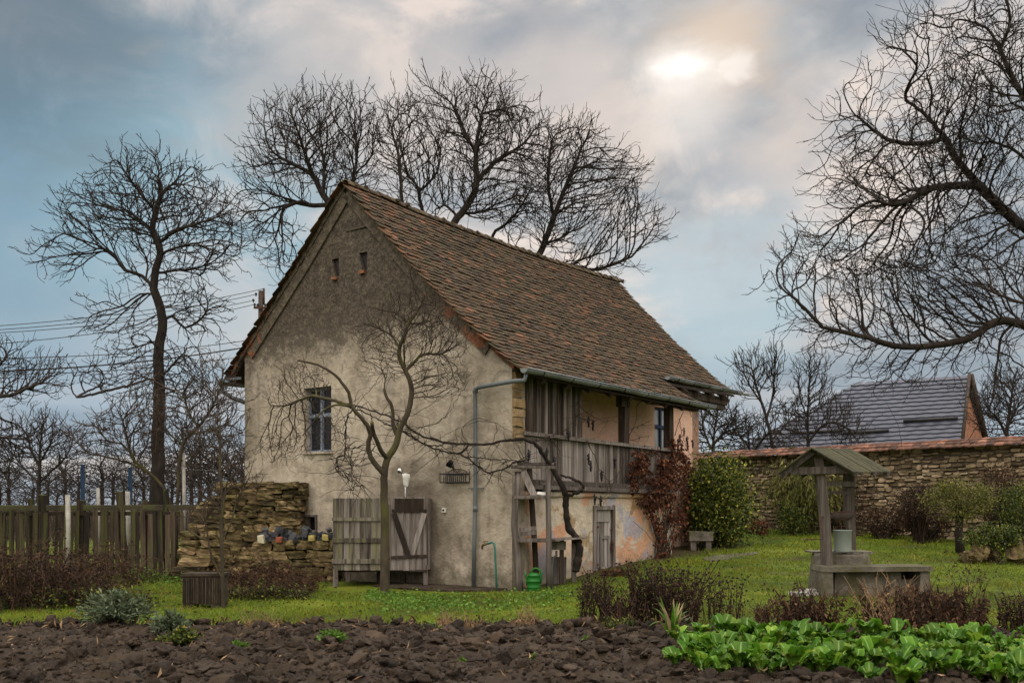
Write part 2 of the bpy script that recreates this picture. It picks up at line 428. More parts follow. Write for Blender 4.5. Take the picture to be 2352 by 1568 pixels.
def mesh_np(name, V, faces, rnd, smooth=False):
    """V (N,3); faces (M,k) uniform; rnd (M,)"""
    me = bpy.data.meshes.new(name)
    V = np.ascontiguousarray(V, dtype=np.float32); faces = np.ascontiguousarray(faces, dtype=np.int32)
    M, k = faces.shape
    me.vertices.add(len(V)); me.vertices.foreach_set('co', V.ravel())
    me.loops.add(M * k); me.loops.foreach_set('vertex_index', faces.ravel())
    me.polygons.add(M); me.polygons.foreach_set('loop_start', np.arange(0, M * k, k, dtype=np.int32))
    try: me.polygons.foreach_set('loop_total', np.full(M, k, dtype=np.int32))
    except Exception: pass
    me.polygons.foreach_set('use_smooth', np.full(M, smooth))
    at = me.attributes.new('rnd', 'FLOAT', 'FACE'); at.data.foreach_set('value', np.ascontiguousarray(rnd, dtype=np.float32))
    me.update(calc_edges=True); me.validate()
    return me

def leaf_mesh(name, C, size, rg, updir=None, flat=0.0, aspect=.6, tip=None):
    """leaves as two folded triangles pairs (a kite bent on its midrib); C (N,3) bases; size scalar or (N,)"""
    N = len(C); size = np.broadcast_to(np.asarray(size, float), (N,)) * rg.uniform(.6, 1.25, N)
    if tip is None:
        d = rg.normal(size=(N, 3)); d[:, 2] -= .25
        if updir is not None: d = d * .8 + updir
    else: d = tip
    d /= np.linalg.norm(d, axis=1, keepdims=True) + 1e-9
    q = rg.normal(size=(N, 3)); s = np.cross(d, q); s /= np.linalg.norm(s, axis=1, keepdims=True) + 1e-9
    nn = np.cross(d, s)
    L = size[:, None]
    p0 = C; p2 = C + d * L; mid = C + d * L * .5
    fold = (rg.uniform(.05, .22, N))[:, None] * L
    p1 = mid + s * L * aspect * .5 + nn * fold; p3 = mid - s * L * aspect * .5 + nn * fold
    V = np.stack([p0, p1, p2, p3], 1).reshape(-1, 3)
    b = (np.arange(N) * 4)[:, None]
    Fc = np.concatenate([b + np.array([0, 1, 2]), b + np.array([0, 2, 3])], 1).reshape(-1, 3)
    r = np.repeat(rg.uniform(0, 1, N), 2)
    return V, Fc, r

def leaves(name, C, size, rg, mat, parent=None, loc=None, **kw):
    C = np.asarray(C, float)
    if parent is not None: C = C - np.array(wmat(parent).translation)
    elif loc is not None: C = C - np.array(loc)
    V, Fc, r = leaf_mesh(name, C, size, rg, **kw)
    return link_mesh(name, mesh_np(name, V, Fc, r), mat, parent, loc if parent is None else None)

def copy_tree(o, parent=None):
    c = o.copy(); col.objects.link(c)
    if parent is not None: c.parent = parent
    for ch in [q for q in col.objects if q.parent == o]: copy_tree(ch, c)
    return c
def relabel(o, label): o['label'] = label; return o
# ------------------------------------------------------------------ bare trees grown by space colonisation
def ellipsoid_pts(rg, ells, n, Z, dz):
    """ells: (px, py, rx, ry) in survey pixels at depth Z -> attraction points filling real ellipsoids"""
    vol = np.array([e[2] * e[3] * (e[4] if len(e) > 4 else 1) for e in ells], float); vol /= vol.sum()
    out = []
    for e, w in zip(ells, vol):
        k = max(4, int(n * w))
        d = rg.normal(size=(k, 3)); d /= np.linalg.norm(d, axis=1, keepdims=True)
        d *= (rg.uniform(0, 1, k) ** .42)[:, None]
        c = P(e[0], e[1], Z); s = Z / F
        dep = min(e[2], e[3]) * s * dz
        out.append(np.array([c.x, c.y, c.z]) + d * np.array([e[2] * s, dep, e[3] * s]))
    return np.concatenate(out)

class Tree:
    def __init__(s): s.p = []; s.par = []
    def chain(s, pts, start=None, step=.25, wig=.0, rnd=None):
        """append a limb along the given points; returns its node indices"""
        pts = [Vector(q) for q in pts]
        if start is not None: pts = [Vector(s.p[start])] + pts
        idx = []; last = start
        if start is None:
            s.p.append(tuple(pts[0])); s.par.append(-1); last = len(s.p) - 1; idx.append(last)
        # smooth the polyline
        for i in range(len(pts) - 1):
            a, b = pts[i], pts[i + 1]
            m0 = (pts[i + 1] - pts[max(0, i - 1)]) * .5; m1 = (pts[min(len(pts) - 1, i + 2)] - a) * .5
            k = max(1, int(round((b - a).length / step)))
            for j in range(1, k + 1):
                t = j / k; t2 = t * t; t3 = t2 * t
                q = a * (2 * t3 - 3 * t2 + 1) + m0 * (t3 - 2 * t2 + t) + b * (-2 * t3 + 3 * t2) + m1 * (t3 - t2)
                if wig: q = q + Vector((R.gauss(0, wig), R.gauss(0, wig), R.gauss(0, wig)))
                s.p.append(tuple(q)); s.par.append(last); last = len(s.p) - 1; idx.append(last)
        return idx
    def near(s, q):
        a = np.array(s.p); k = F / a[:, 1]; kq = F / q[1]      # nearest as seen from the survey point
        return int(np.argmin((a[:, 0] * k - q[0] * kq) ** 2 + ((a[:, 2] - CAMH) * k - (q[2] - CAMH) * kq) ** 2 + .05 * ((a[:, 1] - q[1]) * k) ** 2))
    def grow(s, A, rg, step, infl, kill, iters=60, wig=.25, lift=.0, cen=None):
        A = A.copy(); P0 = np.array(s.p)
        nd = np.full(len(A), 1e9); ni = np.zeros(len(A), int)
        for i0 in range(0, len(P0), 400):
            D = ((A[:, None, :] - P0[None, i0:i0 + 400, :]) ** 2).sum(2)
            j = D.argmin(1); d = D[np.arange(len(A)), j]; m = d < nd; nd[m] = d[m]; ni[m] = j[m] + i0
        nd = np.sqrt(nd); alive = nd > kill
        kids = {}
        for i, q in enumerate(s.par): kids.setdefault(q, []).append(i)
        pts = [np.array(q) for q in s.p]
        for it in range(iters):
            act = np.where(alive & (nd < infl))[0]
            if len(act) == 0:
                if not alive.any(): break
                infl *= 1.5
                if infl > 60 * step: break
                continue
            grp = {}
            for a in act: grp.setdefault(ni[a], []).append(a)
            new = []; newpar = []
            for n, aa in grp.items():
                d = A[aa] - pts[n]; d /= np.linalg.norm(d, axis=1, keepdims=True) + 1e-9
                v = d.sum(0); L = np.linalg.norm(v)
                if L < 1e-3: v = d[0]; L = 1
                v = v / L + rg.normal(size=3) * wig; v[2] += lift
                o_ = pts[n] - cen; v += o_ / (np.linalg.norm(o_) + 1e-9) * .45
                if s.par[n] >= 0:
                    b = pts[n] - pts[s.par[n]]; b /= np.linalg.norm(b) + 1e-9; v += b * .8
                v /= np.linalg.norm(v)
                q = pts[n] + v * step
                ok = len(kids.get(n, [])) < 4
                for c in kids.get(n, []):
                    if np.linalg.norm(pts[c] - q) < step * .45: ok = False; break
                if not ok:
                    for a in aa:
                        if rg.uniform() < .4: alive[a] = False
                    continue
                new.append(q); newpar.append(n)
            if not new: 
                infl *= 1.3
                if infl > 60 * step: break
                continue
            b0 = len(pts)
            for q, n in zip(new, newpar):
                kids.setdefault(n, []).append(len(pts)); pts.append(q); s.p.append(tuple(q)); s.par.append(n)
            al = np.where(alive)[0]; NW = np.array(new)
            for i0 in range(0, len(NW), 300):
                D = np.sqrt(((A[al][:, None, :] - NW[None, i0:i0 + 300, :]) ** 2).sum(2))
                j = D.argmin(1); d = D[np.arange(len(al)), j]; m = d < nd[al]
                nd[al[m]] = d[m]; ni[al[m]] = j[m] + b0 + i0
            alive &= nd > kill
        return s
    def twigs(s, rg, prob, seg, n=2, lift=.25, spread=1.0, start=0):
        N0 = len(s.p); cnt = np.zeros(N0, int)
        for q in s.par:
            if q >= 0: cnt[q] += 1
        for i in range(start, N0):
            if s.par[i] < 0 or rg.uniform() > prob * (1.6 if cnt[i] == 0 else 1): continue
            p = np.array(s.p[i]); d = p - np.array(s.p[s.par[i]]); d /= np.linalg.norm(d) + 1e-9
            d = d + rg.normal(size=3) * .75 * spread; last = i
            for k in range(rg.integers(1, n + 1)):
                d[2] += lift; d = d + rg.normal(size=3) * .25; d /= np.linalg.norm(d) + 1e-9
                p = p + d * seg * rg.uniform(.6, 1.2)
                s.p.append(tuple(p)); s.par.append(last); last = len(s.p) - 1
    def ramify(s, rg, prob, L, seg, start, lift=.12, sub=.55, level=0, cen=None):
        """curving side shoots with shoots of their own"""
        N0 = len(s.p); cnt = np.zeros(N0, int)
        for q in s.par:
            if q >= 0: cnt[q] += 1
        for i in range(start, N0):
            if s.par[i] < 0: continue
            tipn = cnt[i] == 0
            for rep in range(2 if tipn else 1):
                if rg.uniform() > (1.0 if tipn and rep == 0 else prob): continue
                p = np.array(s.p[i]); b = p - np.array(s.p[s.par[i]]); b /= np.linalg.norm(b) + 1e-9
                q = rg.normal(size=3); q -= b * q.dot(b); q /= np.linalg.norm(q) + 1e-9
                an = rg.uniform(.45, .95) if not (tipn and rep == 0) else rg.uniform(0, .3)
                d = b * math.cos(an) + q * math.sin(an); last = i
                n = max(2, int(L * rg.uniform(.35, 1.25) / seg)); tw = rg.normal(size=3) * .04; oo = p - cen; oo = oo / (np.linalg.norm(oo) + 1e-9) * .08
                for k in range(n):
                    d = d + tw + oo + rg.normal(size=3) * .18; d[2] += lift; d /= np.linalg.norm(d) + 1e-9
                    p = p + d * seg
                    s.p.append(tuple(p)); s.par.append(last); last = len(s.p) - 1
                    if level == 0 and k > 0 and rg.uniform() < sub:
                        e = np.cross(d, rg.normal(size=3)); e /= np.linalg.norm(e) + 1e-9
                        e = d * .85 + e * .7 + oo; pp = p; l2 = last
                        for kk in range(rg.integers(1, 4)):
                            e = e + rg.normal(size=3) * .20; e[2] += lift; e /= np.linalg.norm(e) + 1e-9
                            pp = pp + e * seg * .85; s.p.append(tuple(pp)); s.par.append(l2); l2 = len(s.p) - 1
    def radii(s, r0, rbase, expo=2.3):
        N = len(s.p); acc = np.zeros(N); rad = np.zeros(N)
        for i in range(N - 1, -1, -1):
            a = acc[i] if acc[i] > 0 else r0 ** expo
            rad[i] = a ** (1 / expo)
            if s.par[i] >= 0: acc[s.par[i]] += a
        root = rad[0]
        k = math.log(rbase / r0) / math.log(root / r0)
        return r0 * (rad / r0) ** k
    def build(s, r0, rbase, thr, parent, mats=('bark', 'twig'), expo=2.3, sides=(8, 5, 3), names=('trunk', 'crown'), flare=1.0, rmax=None, rad=None):
        N = len(s.p)
        if rad is None: rad = s.radii(r0, rbase, expo)
        if rmax is not None: rad = np.minimum(rad, rmax)
        kids = [[] for _ in range(N)]
        for i, q in enumerate(s.par):
            if q >= 0: kids[q].append(i)
        big, small = MB(), MB()
        stack = [(i, -1) for i, q in enumerate(s.par) if q < 0]
        while stack:
            i, frm = stack.pop()
            ch = [frm, i] if frm >= 0 else [i]
            while kids[ch[-1]]:
                kk = sorted(kids[ch[-1]], key=lambda q: -rad[q])
                for q in kk[1:]: stack.append((q, ch[-1]))
                ch.append(kk[0])
            if len(ch) < 2: continue
            rr = [float(rad[q]) for q in ch]
            if frm >= 0: rr[0] = min(rr[0], rr[1] * 1.15)
            pts = [s.p[q] for q in ch]
            if frm < 0 and flare > 1: rr[0] *= flare; rr[1] *= 1 + (flare - 1) * .35
            # split where the limb becomes thin
            cut = len(ch)
            for j in range(len(ch)):
                if rr[j] < thr: cut = j; break
            if cut >= 2:
                big.tube(pts[:cut + 1], rr[:cut + 1], sides[0], R.random())
                if cut < len(ch) - 1: small.tube(pts[cut:], rr[cut:], sides[1], R.random(), caps=False)
            else:
                sd = sides[1] if rr[0] > thr * .45 else sides[2]
                small.tube(pts, rr, sd, R.random(), caps=False)
        out = []
        if big.v: out.append(big.build(names[0], mats[0], parent))
        if small.v: out.append(small.build(names[1], mats[1], parent))
        return out

def P3(l, Z):
    return [P(a[0], a[1], (a[2] if len(a) > 2 else 0) + Z) for a in l]

def bare_tree(name, label, base, Z, limbs, ells, natt, step, r0, rbase, thr, seed, dz=.9, infl=3.5, kill=1.3, twig=.5, group=None,
              lift=.04, wig=.16, tseg=.8, flare=1.25, spread=.35, cat='tree', mats=('bark', 'twig'), expo=2.3, iters=60, tr=None, ram=(.45, 4.5, .7), cen_at=None, lr=None):
    """limbs[0] is the trunk; a limb given as (attach, pts)"""
    rg = np.random.default_rng(seed)
    b = P(base[0], base[1], Z); b.z = gz(b.x, b.y) - .05
    th = thing(name, label, cat, tuple(b), group=group)
    t = Tree()
    lims = {}
    for li, l in enumerate(limbs):
        if li == 0:
            tidx = t.chain([b] + P3(l, Z), None, max(step, .08), step * .04)
        else:
            pts = P3(l, Z); n = t.near(pts[0])
            # let limbs leave the picture plane by a smooth random depth drift
            z0 = t.p[n][1] - Z; dr = rg.normal() * spread
            q = []
            for i, v in enumerate(pts[1:]):
                f = (i + 1) / max(1, len(pts) - 1)
                Zn = Z + z0 + dr * f * (len(pts) - 1) * .6
                src = l[i + 1]; q.append(P(src[0], src[1], Zn))
            lims[li] = t.chain(q, n, max(step, .06), step * .06)
    n0 = len(t.p)
    A = ellipsoid_pts(rg, ells, natt, Z, dz)
    lo_ = A[A[:, 2] <= np.quantile(A[:, 2], .5)]; cen = np.array([A[:, 0].mean(), A[:, 1].mean(), np.quantile(A[:, 2], .12)])
    if cen_at: cen = np.array(P(cen_at[0], cen_at[1], Z))
    t.grow(A, rg, step, infl * step, kill * step, iters, wig, lift, cen)
    if ram: t.ramify(rg, ram[0], step * ram[1], step * ram[2], n0, lift + .03, cen=cen)
    rad = t.radii(r0, rbase, expo)
    if tr:
        zt = [t.p[i][2] for i in tidx]; ln = [0.0]
        for a, c in zip(tidx, tidx[1:]): ln.append(ln[-1] + (Vector(t.p[a]) - Vector(t.p[c])).length)
        for i, l in zip(tidx, ln):
            f = l / (ln[-1] * tr[2])
            if f < 1: rad[i] = max(rad[i], tr[0] + (tr[1] - tr[0]) * f)
    for li, (ra_, rb_) in (lr or {}).items():          # limbs sawn off or thicker than their twigs would make them
        k = lims[li]
        for j, i in enumerate(k): rad[i] = max(rad[i], ra_ + (rb_ - ra_) * j / max(1, len(k) - 1))
    t.build(r0, rbase, thr, th, mats, expo, flare=flare, rad=rad)
    return th
# ------------------------------------------------------------------ ground, soil bed
def axis(a, b, fine, far_lo, far_hi):
    mid = list(np.arange(a, b + 1e-6, fine)); lo = []; s = fine; q = a
    while q > far_lo: s *= 1.35; q -= s; lo.append(q)
    hi = []; s = fine; q = b
    while q < far_hi: s *= 1.35; q += s; hi.append(q)
    return lo[::-1] + mid + hi
def make_ground():
    xs = axis(-16, 22, .4, -1500, 1500); ys = axis(0, 40, .4, -300, 2600)
    V = []; nx = len(xs)
    for y in ys:
        for x in xs:
            z = gz(x, y) if (abs(x) < 40 and y < 60) else (min(.8, .052 * max(0, y - 16.5) * sstep(-.3, 3, x)))
            if y < 13.6 and y > -1: z -= .10 * sstep(13.7, 13.0, y)
            V.append((x, y, z))
    Fc = []
    for j in range(len(ys) - 1):
        for i in range(nx - 1):
            a = j * nx + i; Fc.append((a, a + 1, a + nx + 1, a + nx))
    o = link_mesh('ground', mesh_np('ground', np.array(V), np.array(Fc), np.full(len(Fc), .5), True), 'ground')
    props(o, kind='structure')
make_ground()

def soil_edge(x):           # far edge of the dug bed
    e = 13.2 + .25 * mnoise.noise(Vector((x * .8, 1.7, 0))) + .12 * mnoise.noise(Vector((x * 2.6, 4.7, 0)))
    return e - .55 * sstep(1.5, 3.2, x) + .1 * sstep(4, 6, x)
def soil_z(x, y):
    v = Vector((x, y, 0))
    e = soil_edge(x)
    h = .05 + .07 * mnoise.noise(v * 1.3) + .055 * mnoise.noise(v * 3.1 + Vector((5, 2, 0)))
    c = mnoise.cell(v * 4.0 + Vector((mnoise.noise(v * 5) * .7, mnoise.noise(v * 5 + Vector((9, 9, 9))) * .7, 0)))
    h += .05 * (c - .3) + .022 * mnoise.noise(v * 9) + .012 * mnoise.noise(v * 21)
    return (h + .02) * sstep(e, e - .35, y) - .14 * sstep(e - .1, e + .15, y)
def make_soil():
    d = .05
    xs = np.arange(-8.5, 8.6, d); ys = np.arange(6.6, 13.9, d); nx = len(xs)
    V = [(x + R.uniform(-.015, .015), y + R.uniform(-.015, .015), soil_z(x, y)) for y in ys for x in xs]
    j, i = np.meshgrid(np.arange(len(ys) - 1), np.arange(nx - 1), indexing='ij')
    a = (j * nx + i).ravel(); Fc = np.stack([a, a + 1, a + nx + 1, a + nx], 1)
    o = link_mesh('soil_bed', mesh_np('soil_bed', np.array(V), Fc, np.full(len(Fc), .5), True), 'soil')
    props(o, kind='structure')
make_soil()

def ico(sub):
    import bmesh
    bm = bmesh.new(); bmesh.ops.create_icosphere(bm, subdivisions=sub, radius=1)
    V = np.array([v.co[:] for v in bm.verts]); Fc = np.array([[v.index for v in f.verts] for f in bm.faces]); bm.free()
    return V, Fc
ICO1, ICO2, ICO3 = ico(1), ico(2), ico(3)
def lump(base, seed, amp=.45, fr=1.3, cuts=4):
    V = base[0].copy(); rr = random.Random(seed)
    for i, v in enumerate(V):
        q = Vector(v) * fr + Vector((seed * 3.1, seed * 1.7, 0))
        V[i] = v * (1 + amp * mnoise.noise(q) + amp * .45 * mnoise.noise(q * 2.7) + amp * .22 * mnoise.noise(q * 6.5))
    for _ in range(cuts):   # flat broken faces
        n = np.array([rr.gauss(0, 1) for _ in range(3)]); n /= np.linalg.norm(n); d = rr.uniform(.35, .7)
        k = V @ n; m = k > d; V[m] -= np.outer(k[m] - d, n)
    return V
def make_clods():
    rg = np.random.default_rng(3)
    shapes = [(lump(ICO2, 10 + i, .75, 1.5, 3), ICO2[1]) for i in range(12)]
    big = [(lump(ICO3, 40 + i, .8, 1.6, 3), ICO3[1]) for i in range(8)]
    VV, FF, RR = [], [], []; b = 0
    for k in range(6500):
        y = 6.8 + 6.6 * rg.uniform() ** .75; x = rg.uniform(-.58, .58) * y * 1.0 + rg.normal() * .1
        e = soil_edge(x)
        if y > e + .05: continue
        s = .014 + .075 * rg.uniform() ** 3.6
        if x > 1.8 and 9.0 < y < 12.5 and s > .05: s *= .6
        V0, F0 = (big if s > .038 else shapes)[rg.integers(0, 8)]
        a = rg.uniform(0, 6.28); c, sn = math.cos(a), math.sin(a)
        sc3 = np.array([1.15, .95, .78]) * s * rg.uniform(.75, 1.3, 3)
        tl = rg.normal() * .35
        V = V0 * sc3; V = V @ np.array([[c, sn, 0], [-sn, c, 0], [0, 0, 1]])
        V = V @ np.array([[1, 0, 0], [0, math.cos(tl), math.sin(tl)], [0, -math.sin(tl), math.cos(tl)]])
        V = V + np.array([x, y, soil_z(x, y) + s * .22])
        VV.append(V); FF.append(F0 + b); RR.append(np.full(len(F0), rg.uniform())); b += len(V)
    crumb = [(lump(ICO1, 80 + i, .5, 1.6, 1), ICO1[1]) for i in range(6)]
    for k in range(9000):
        y = 6.8 + 6.5 * rg.uniform() ** .8; x = rg.uniform(-.58, .58) * y
        if y > soil_edge(x) + .15: continue
        V0, F0 = crumb[rg.integers(0, 6)]; s = rg.uniform(.006, .02)
        V = V0 * s * rg.uniform(.7, 1.4, 3) + np.array([x, y, max(soil_z(x, y), gz(x, y) - .1) + s * .5])
        VV.append(V); FF.append(F0 + b); RR.append(np.full(len(F0), rg.uniform())); b += len(V)
    o = link_mesh('soil_clods', mesh_np('soil_clods', np.concatenate(VV), np.concatenate(FF), np.concatenate(RR), True), 'soil')
    props(o, 'heap of crumbly brown soil clods covering the dug garden bed', 'soil', kind='stuff')
make_clods()

def in_house(x, y, m=0.05):
    dx, dy = x - HC.x, y - HC.y
    lx = CA * dx + SA * dy; ly = -SA * dx + CA * dy
    return -7.9 - m < lx < m and -m < ly < 10.1

def make_grass():
    rg = np.random.default_rng(5)
    N = 230000
    y = 12.6 + 24 * rg.uniform(0, 1, N) ** 1.7
    x = rg.uniform(-.57, .57, N) * y
    keep = np.ones(N, bool)
    gzv = np.zeros(N)
    for i in range(N):
        X, Y = x[i], y[i]
        if Y < soil_edge(X) - .04 or in_house(X, Y): keep[i] = False; continue
        pv = Vector((X, Y, 0))
        if X > -4 and X < .3 and Y > 18.0 and Y < 21 and (Y - 18.2) > 0 and (X + 3.7) > 0: keep[i] = False; continue
        n = mnoise.noise(pv * 1.1) + .6 * mnoise.noise(pv * 3.7)
        if n < -.30: keep[i] = (rg.uniform() < .25)
        if X < -3.5 and Y > 20: keep[i] = rg.uniform() < .25
        if in_house(X, Y, .45) and rg.uniform() < .8 - 1.2 * mnoise.noise(pv * 1.8): keep[i] = False
        q_ = math.hypot(X - 5.95, Y - 18.0)
        if q_ < 1.1 and rg.uniform() < .6: keep[i] = False
        gzv[i] = gz(X, Y)
    x, y, z = x[keep], y[keep], gzv[keep]; N = len(x)
    pat = np.array([mnoise.noise(Vector((a * .9, b * .9, 2))) for a, b in zip(x, y)])
    h = (.028 + .05 * rg.uniform(0, 1, N) ** 2) * (1 + .6 * pat) * np.clip(y / 17, .8, 1.6)
    w = .0035 * y / 13 * rg.uniform(.7, 1.6, N)
    a = rg.uniform(0, 6.28, N); lean = rg.normal(size=(N, 2)) * (h * .55)[:, None]
    B = np.stack([x, y, z - .01], 1); sd = np.stack([np.cos(a) * w, np.sin(a) * w, np.zeros(N)], 1)
    tip = B + np.stack([lean[:, 0], lean[:, 1], h], 1)
    mid = B + np.stack([lean[:, 0] * .3, lean[:, 1] * .3, h * .6], 1)
    V = np.stack([B - sd, B + sd, mid + sd * .7, tip, mid - sd * .7], 1).reshape(-1, 3)
    Fc = (np.arange(N) * 5)[:, None] + np.array([0, 1, 2, 3, 4])
    r = np.clip(.5 + .45 * pat + rg.normal(size=N) * .16, 0, 1)
    o = link_mesh('grass', mesh_np('grass', V, Fc, r), 'grass')
    props(o, 'short green grass growing over the lawn round the house', 'grass', kind='stuff')
    # broad leaved weeds between the grass
    C = []
    for cx, cy, n, sx, sy in ((930, 1385, 420, 60, 22), (1030, 1390, 520, 90, 20), (870, 1370, 240, 40, 14), (1200, 1390, 300, 110, 20), (400, 1330, 240, 60, 25),
                              (1250, 1370, 200, 60, 12), (300, 1420, 160, 60, 18), (640, 1345, 140, 50, 16), (1830, 1225, 420, 90, 7), (1710, 1232, 200, 40, 6), (2000, 1222, 200, 80, 5),
                              (1000, 1445, 160, 70, 8), (1110, 1440, 120, 60, 8), (470, 1310, 120, 40, 18)):
        for _ in range(n):
            q = on_ground(cx + rg.normal() * sx * .6, max(1200, cy + rg.normal() * sy * .6))
            if in_house(q.x, q.y): continue
            C.append((q.x, q.y, q.z + rg.uniform(.01, .07)))
    C = np.array(C); d = rg.normal(size=C.shape); d[:, 2] = rg.uniform(.0, .8, len(C))
    o = leaves('ground_cover', C, .055, rg, 'weed', tip=d, aspect=.8, loc=(0, 0, 0))
    props(o, 'light green low weeds scattered through the lawn', 'weeds', kind='stuff')
make_grass()
def make_litter():
    rg = np.random.default_rng(15); C = []
    while len(C) < 2600:
        y = rg.uniform(13.0, 28); x = rg.uniform(-.5, .55) * y
        if in_house(x, y, .02) or mnoise.noise(Vector((x * .8, y * .8, 5))) < rg.uniform(-.5, .5): continue
        C.append((x, y, gz(x, y) + rg.uniform(.0, .035)))
    C = np.array(C); d = rg.normal(size=C.shape); d[:, 2] *= .25
    o = leaves('leaf_litter', C, .055, rg, 'dry', tip=d, aspect=.7, loc=(0, 0, 0))
    props(o, 'brown fallen leaves and dead bits strewn over the lawn', 'leaf litter', kind='stuff')
    C = []
    for k in range(1500):
        y = 8.2 + 5.2 * rg.uniform() ** .6; x = rg.uniform(-.56, .56) * y
        if y > 12.3 or rg.uniform() < .3: C.append((x, y, soil_z(x, y) + .02 + rg.uniform(0, .04)))
    C = np.array(C); d = rg.normal(size=C.shape); d[:, 2] = abs(d[:, 2]) * .5
    o = leaves('straw_litter', C, .10, rg, 'straw', tip=d, aspect=.10, loc=(0, 0, 0))
    props(o, 'straw bits and dead roots lying on the dug soil', 'straw', kind='stuff')
    C = []
    for k in range(1400):
        x = rg.uniform(-7, 4); y = soil_edge(x) + rg.normal() * .22
        C.append((x, y, max(soil_z(x, y), gz(x, y) - .08) + .03))
    C = np.array(C); d = rg.normal(size=C.shape) * .6; d[:, 2] = abs(d[:, 2]) + .3
    o = leaves('edge_weeds', C, .09, rg, 'dry', tip=d, aspect=.3, loc=(0, 0, 0))
    props(o, 'withered brown weeds along the edge between lawn and soil', 'weeds', kind='stuff')
make_litter()

# ------------------------------------------------------------------ the old house
house = thing('cottage', 'old plastered cottage with steep brown tiled roof and wooden balcony', 'house', tuple(HC), AH)

def curve(v, pts):
    for (a, b), (c, d) in zip(pts, pts[1:]):
        if v <= c or (c, d) == pts[-1]: return b + (d - b) * (v - a) / (c - a)
RR_ = [(-4.44, 8.60), (-3.75, 7.86), (-2.51, 6.58), (-1.35, 5.49), (-.11, 4.45), (.45, 4.06)]
RL_ = [(-8.5, 4.62), (-7.9, 5.20), (-5.78, 7.22), (-4.44, 8.60)]
def roof_h(x):
    return curve(x, RR_) if x > -4.44 else curve(x, RL_)
def sag(x, y):
    f = math.sin(PI * min(1, max(0, y / 11.5)))
    k = 1 - min(1, abs(x + 4.44) / 5.5) * .55
    return -.13 * f * k + .022 * mnoise.noise(Vector((x * .7, y * .55, 1))) * k * min(1, max(0, y) / .8)

# gable wall with openings
gw = MB()
out = [(-7.87, -.4), (0, -.4), (0, roof_h(0) - .08), (-1.35, roof_h(-1.35) - .08), (-2.51, roof_h(-2.51) - .08), (-3.75, roof_h(-3.75) - .08),
       (-4.44, 8.50), (-5.78, roof_h(-5.78) - .08), (-7.87, roof_h(-7.87) - .10)]
def hole(*px): return [(p.x, p.z) for p in (gp(*q) for q in px)]
slotL = hole((762, 596), (778, 592), (779, 633), (771, 637))
slotR = hole((824, 581), (843, 578), (843, 620), (833, 622))
winh = [(-5.80, 2.80), (-4.93, 2.80), (-4.93, 4.25), (-5.80, 4.25)]
celh = [(-5.83, 1.06), (-5.42, 1.06), (-5.42, 1.36), (-5.83, 1.36)]
gw.wall(out, [slotL[::-1], slotR[::-1], winh, celh], lambda u, v, d: (u, d, v), .42)
o = fix_normals(gw.build('gable_wall', 'gable', house, True))
# raised plaster bands along the verges, broken open to the brick
def band_mat():
    m, nt, b = nmat('verge_band_plaster'); g = G(nt); o = g.obj()
    z = g.sep(o)[2]
    n1 = g.noise(o, 2.2, 6, .65, .4); n2 = g.noise(o, 9, 6, .7)
    c = g.ramp(n2, [(.3, (.040, .032, .024)), (.55, (.105, .087, .066)), (.75, (.185, .155, .12))])
    br = g.ramp(g.noise(o, 7, 4, .7), [(.35, (.11, .045, .028)), (.6, (.25, .105, .055))])
    lim = g.lin(z, 4.8, 7.8, .46, .66)
    c = g.mix(g.smooth(g.math('SUBTRACT', n1, lim), 0.0, .05), c, br)
    g.put(b.inputs['Base Color'], c); b.inputs['Roughness'].default_value = .94; b.inputs['Specular IOR Level'].default_value = .15
    g.put(b.inputs['Normal'], g.bump(g.math('ADD', n2, g.math('MULTIPLY', n1, 1.5)), 1.0, .05))
    return m
MT['band'] = band_mat()
vb = MB()
def strip(pts, w0, w1):
    """band below the roof line: outer edge at the roof, inner edge w lower (measured square to the slope)"""
    n = len(pts)
    for i in range(n - 1):
        (x0, x1) = pts[i], pts[i + 1]
        sgn = 1 if x0 > -4.44 or x1 > -4.44 else -1
        h0, h1 = roof_h(x0) - .085, roof_h(x1) - .085
        dx, dh = x1 - x0, h1 - h0; L = math.hypot(dx, dh); nx, nz = dh / L, -dx / L
        if nz > 0: nx, nz = -nx, -nz
        wa = w0; wb = w1
        a, b2 = (x0, h0), (x1, h1); c = (x1 + nx * wb, h1 + nz * wb); d = (x0 + nx * wa, h0 + nz * wa)
        q = [a, b2, c, d]
        th = .045
        vs = [(u, -th, v) for u, v in q] + [(u, .01, v) for u, v in q]
        vb.add(vs, [(0, 1, 2, 3), (3, 2, 6, 7), (0, 3, 7, 4), (1, 5, 6, 2), (0, 4, 5, 1)])
strip(list(np.linspace(-4.36, -.5, 26)), .20, .20)
strip(list(np.linspace(-4.52, -7.75, 24)), .26, .26)
fix_normals(vb.build('verge_band', 'band', house, True))
vm = MB()                                   # mortar under the verge tiles
for xs in (np.linspace(-4.44, .1, 40), np.linspace(-4.44, -8.3, 34)):
    for x0, x1 in zip(xs, xs[1:]):
        o0, o1 = R.uniform(-.015, .015), R.uniform(-.015, .015)
        q = [(x, y, roof_h(x) + dz) for y in (-.075 + o0, .05) for x, dz in ((x0, .0), (x1, .0), (x1, -.11 + o1), (x0, -.11 + o1))]
        vm.add(q, [(0, 1, 2, 3), (3, 2, 6, 7), (0, 3, 7, 4), (1, 5, 6, 2)], R.random())
fix_normals(vm.build('verge_mortar', 'band', house, True))
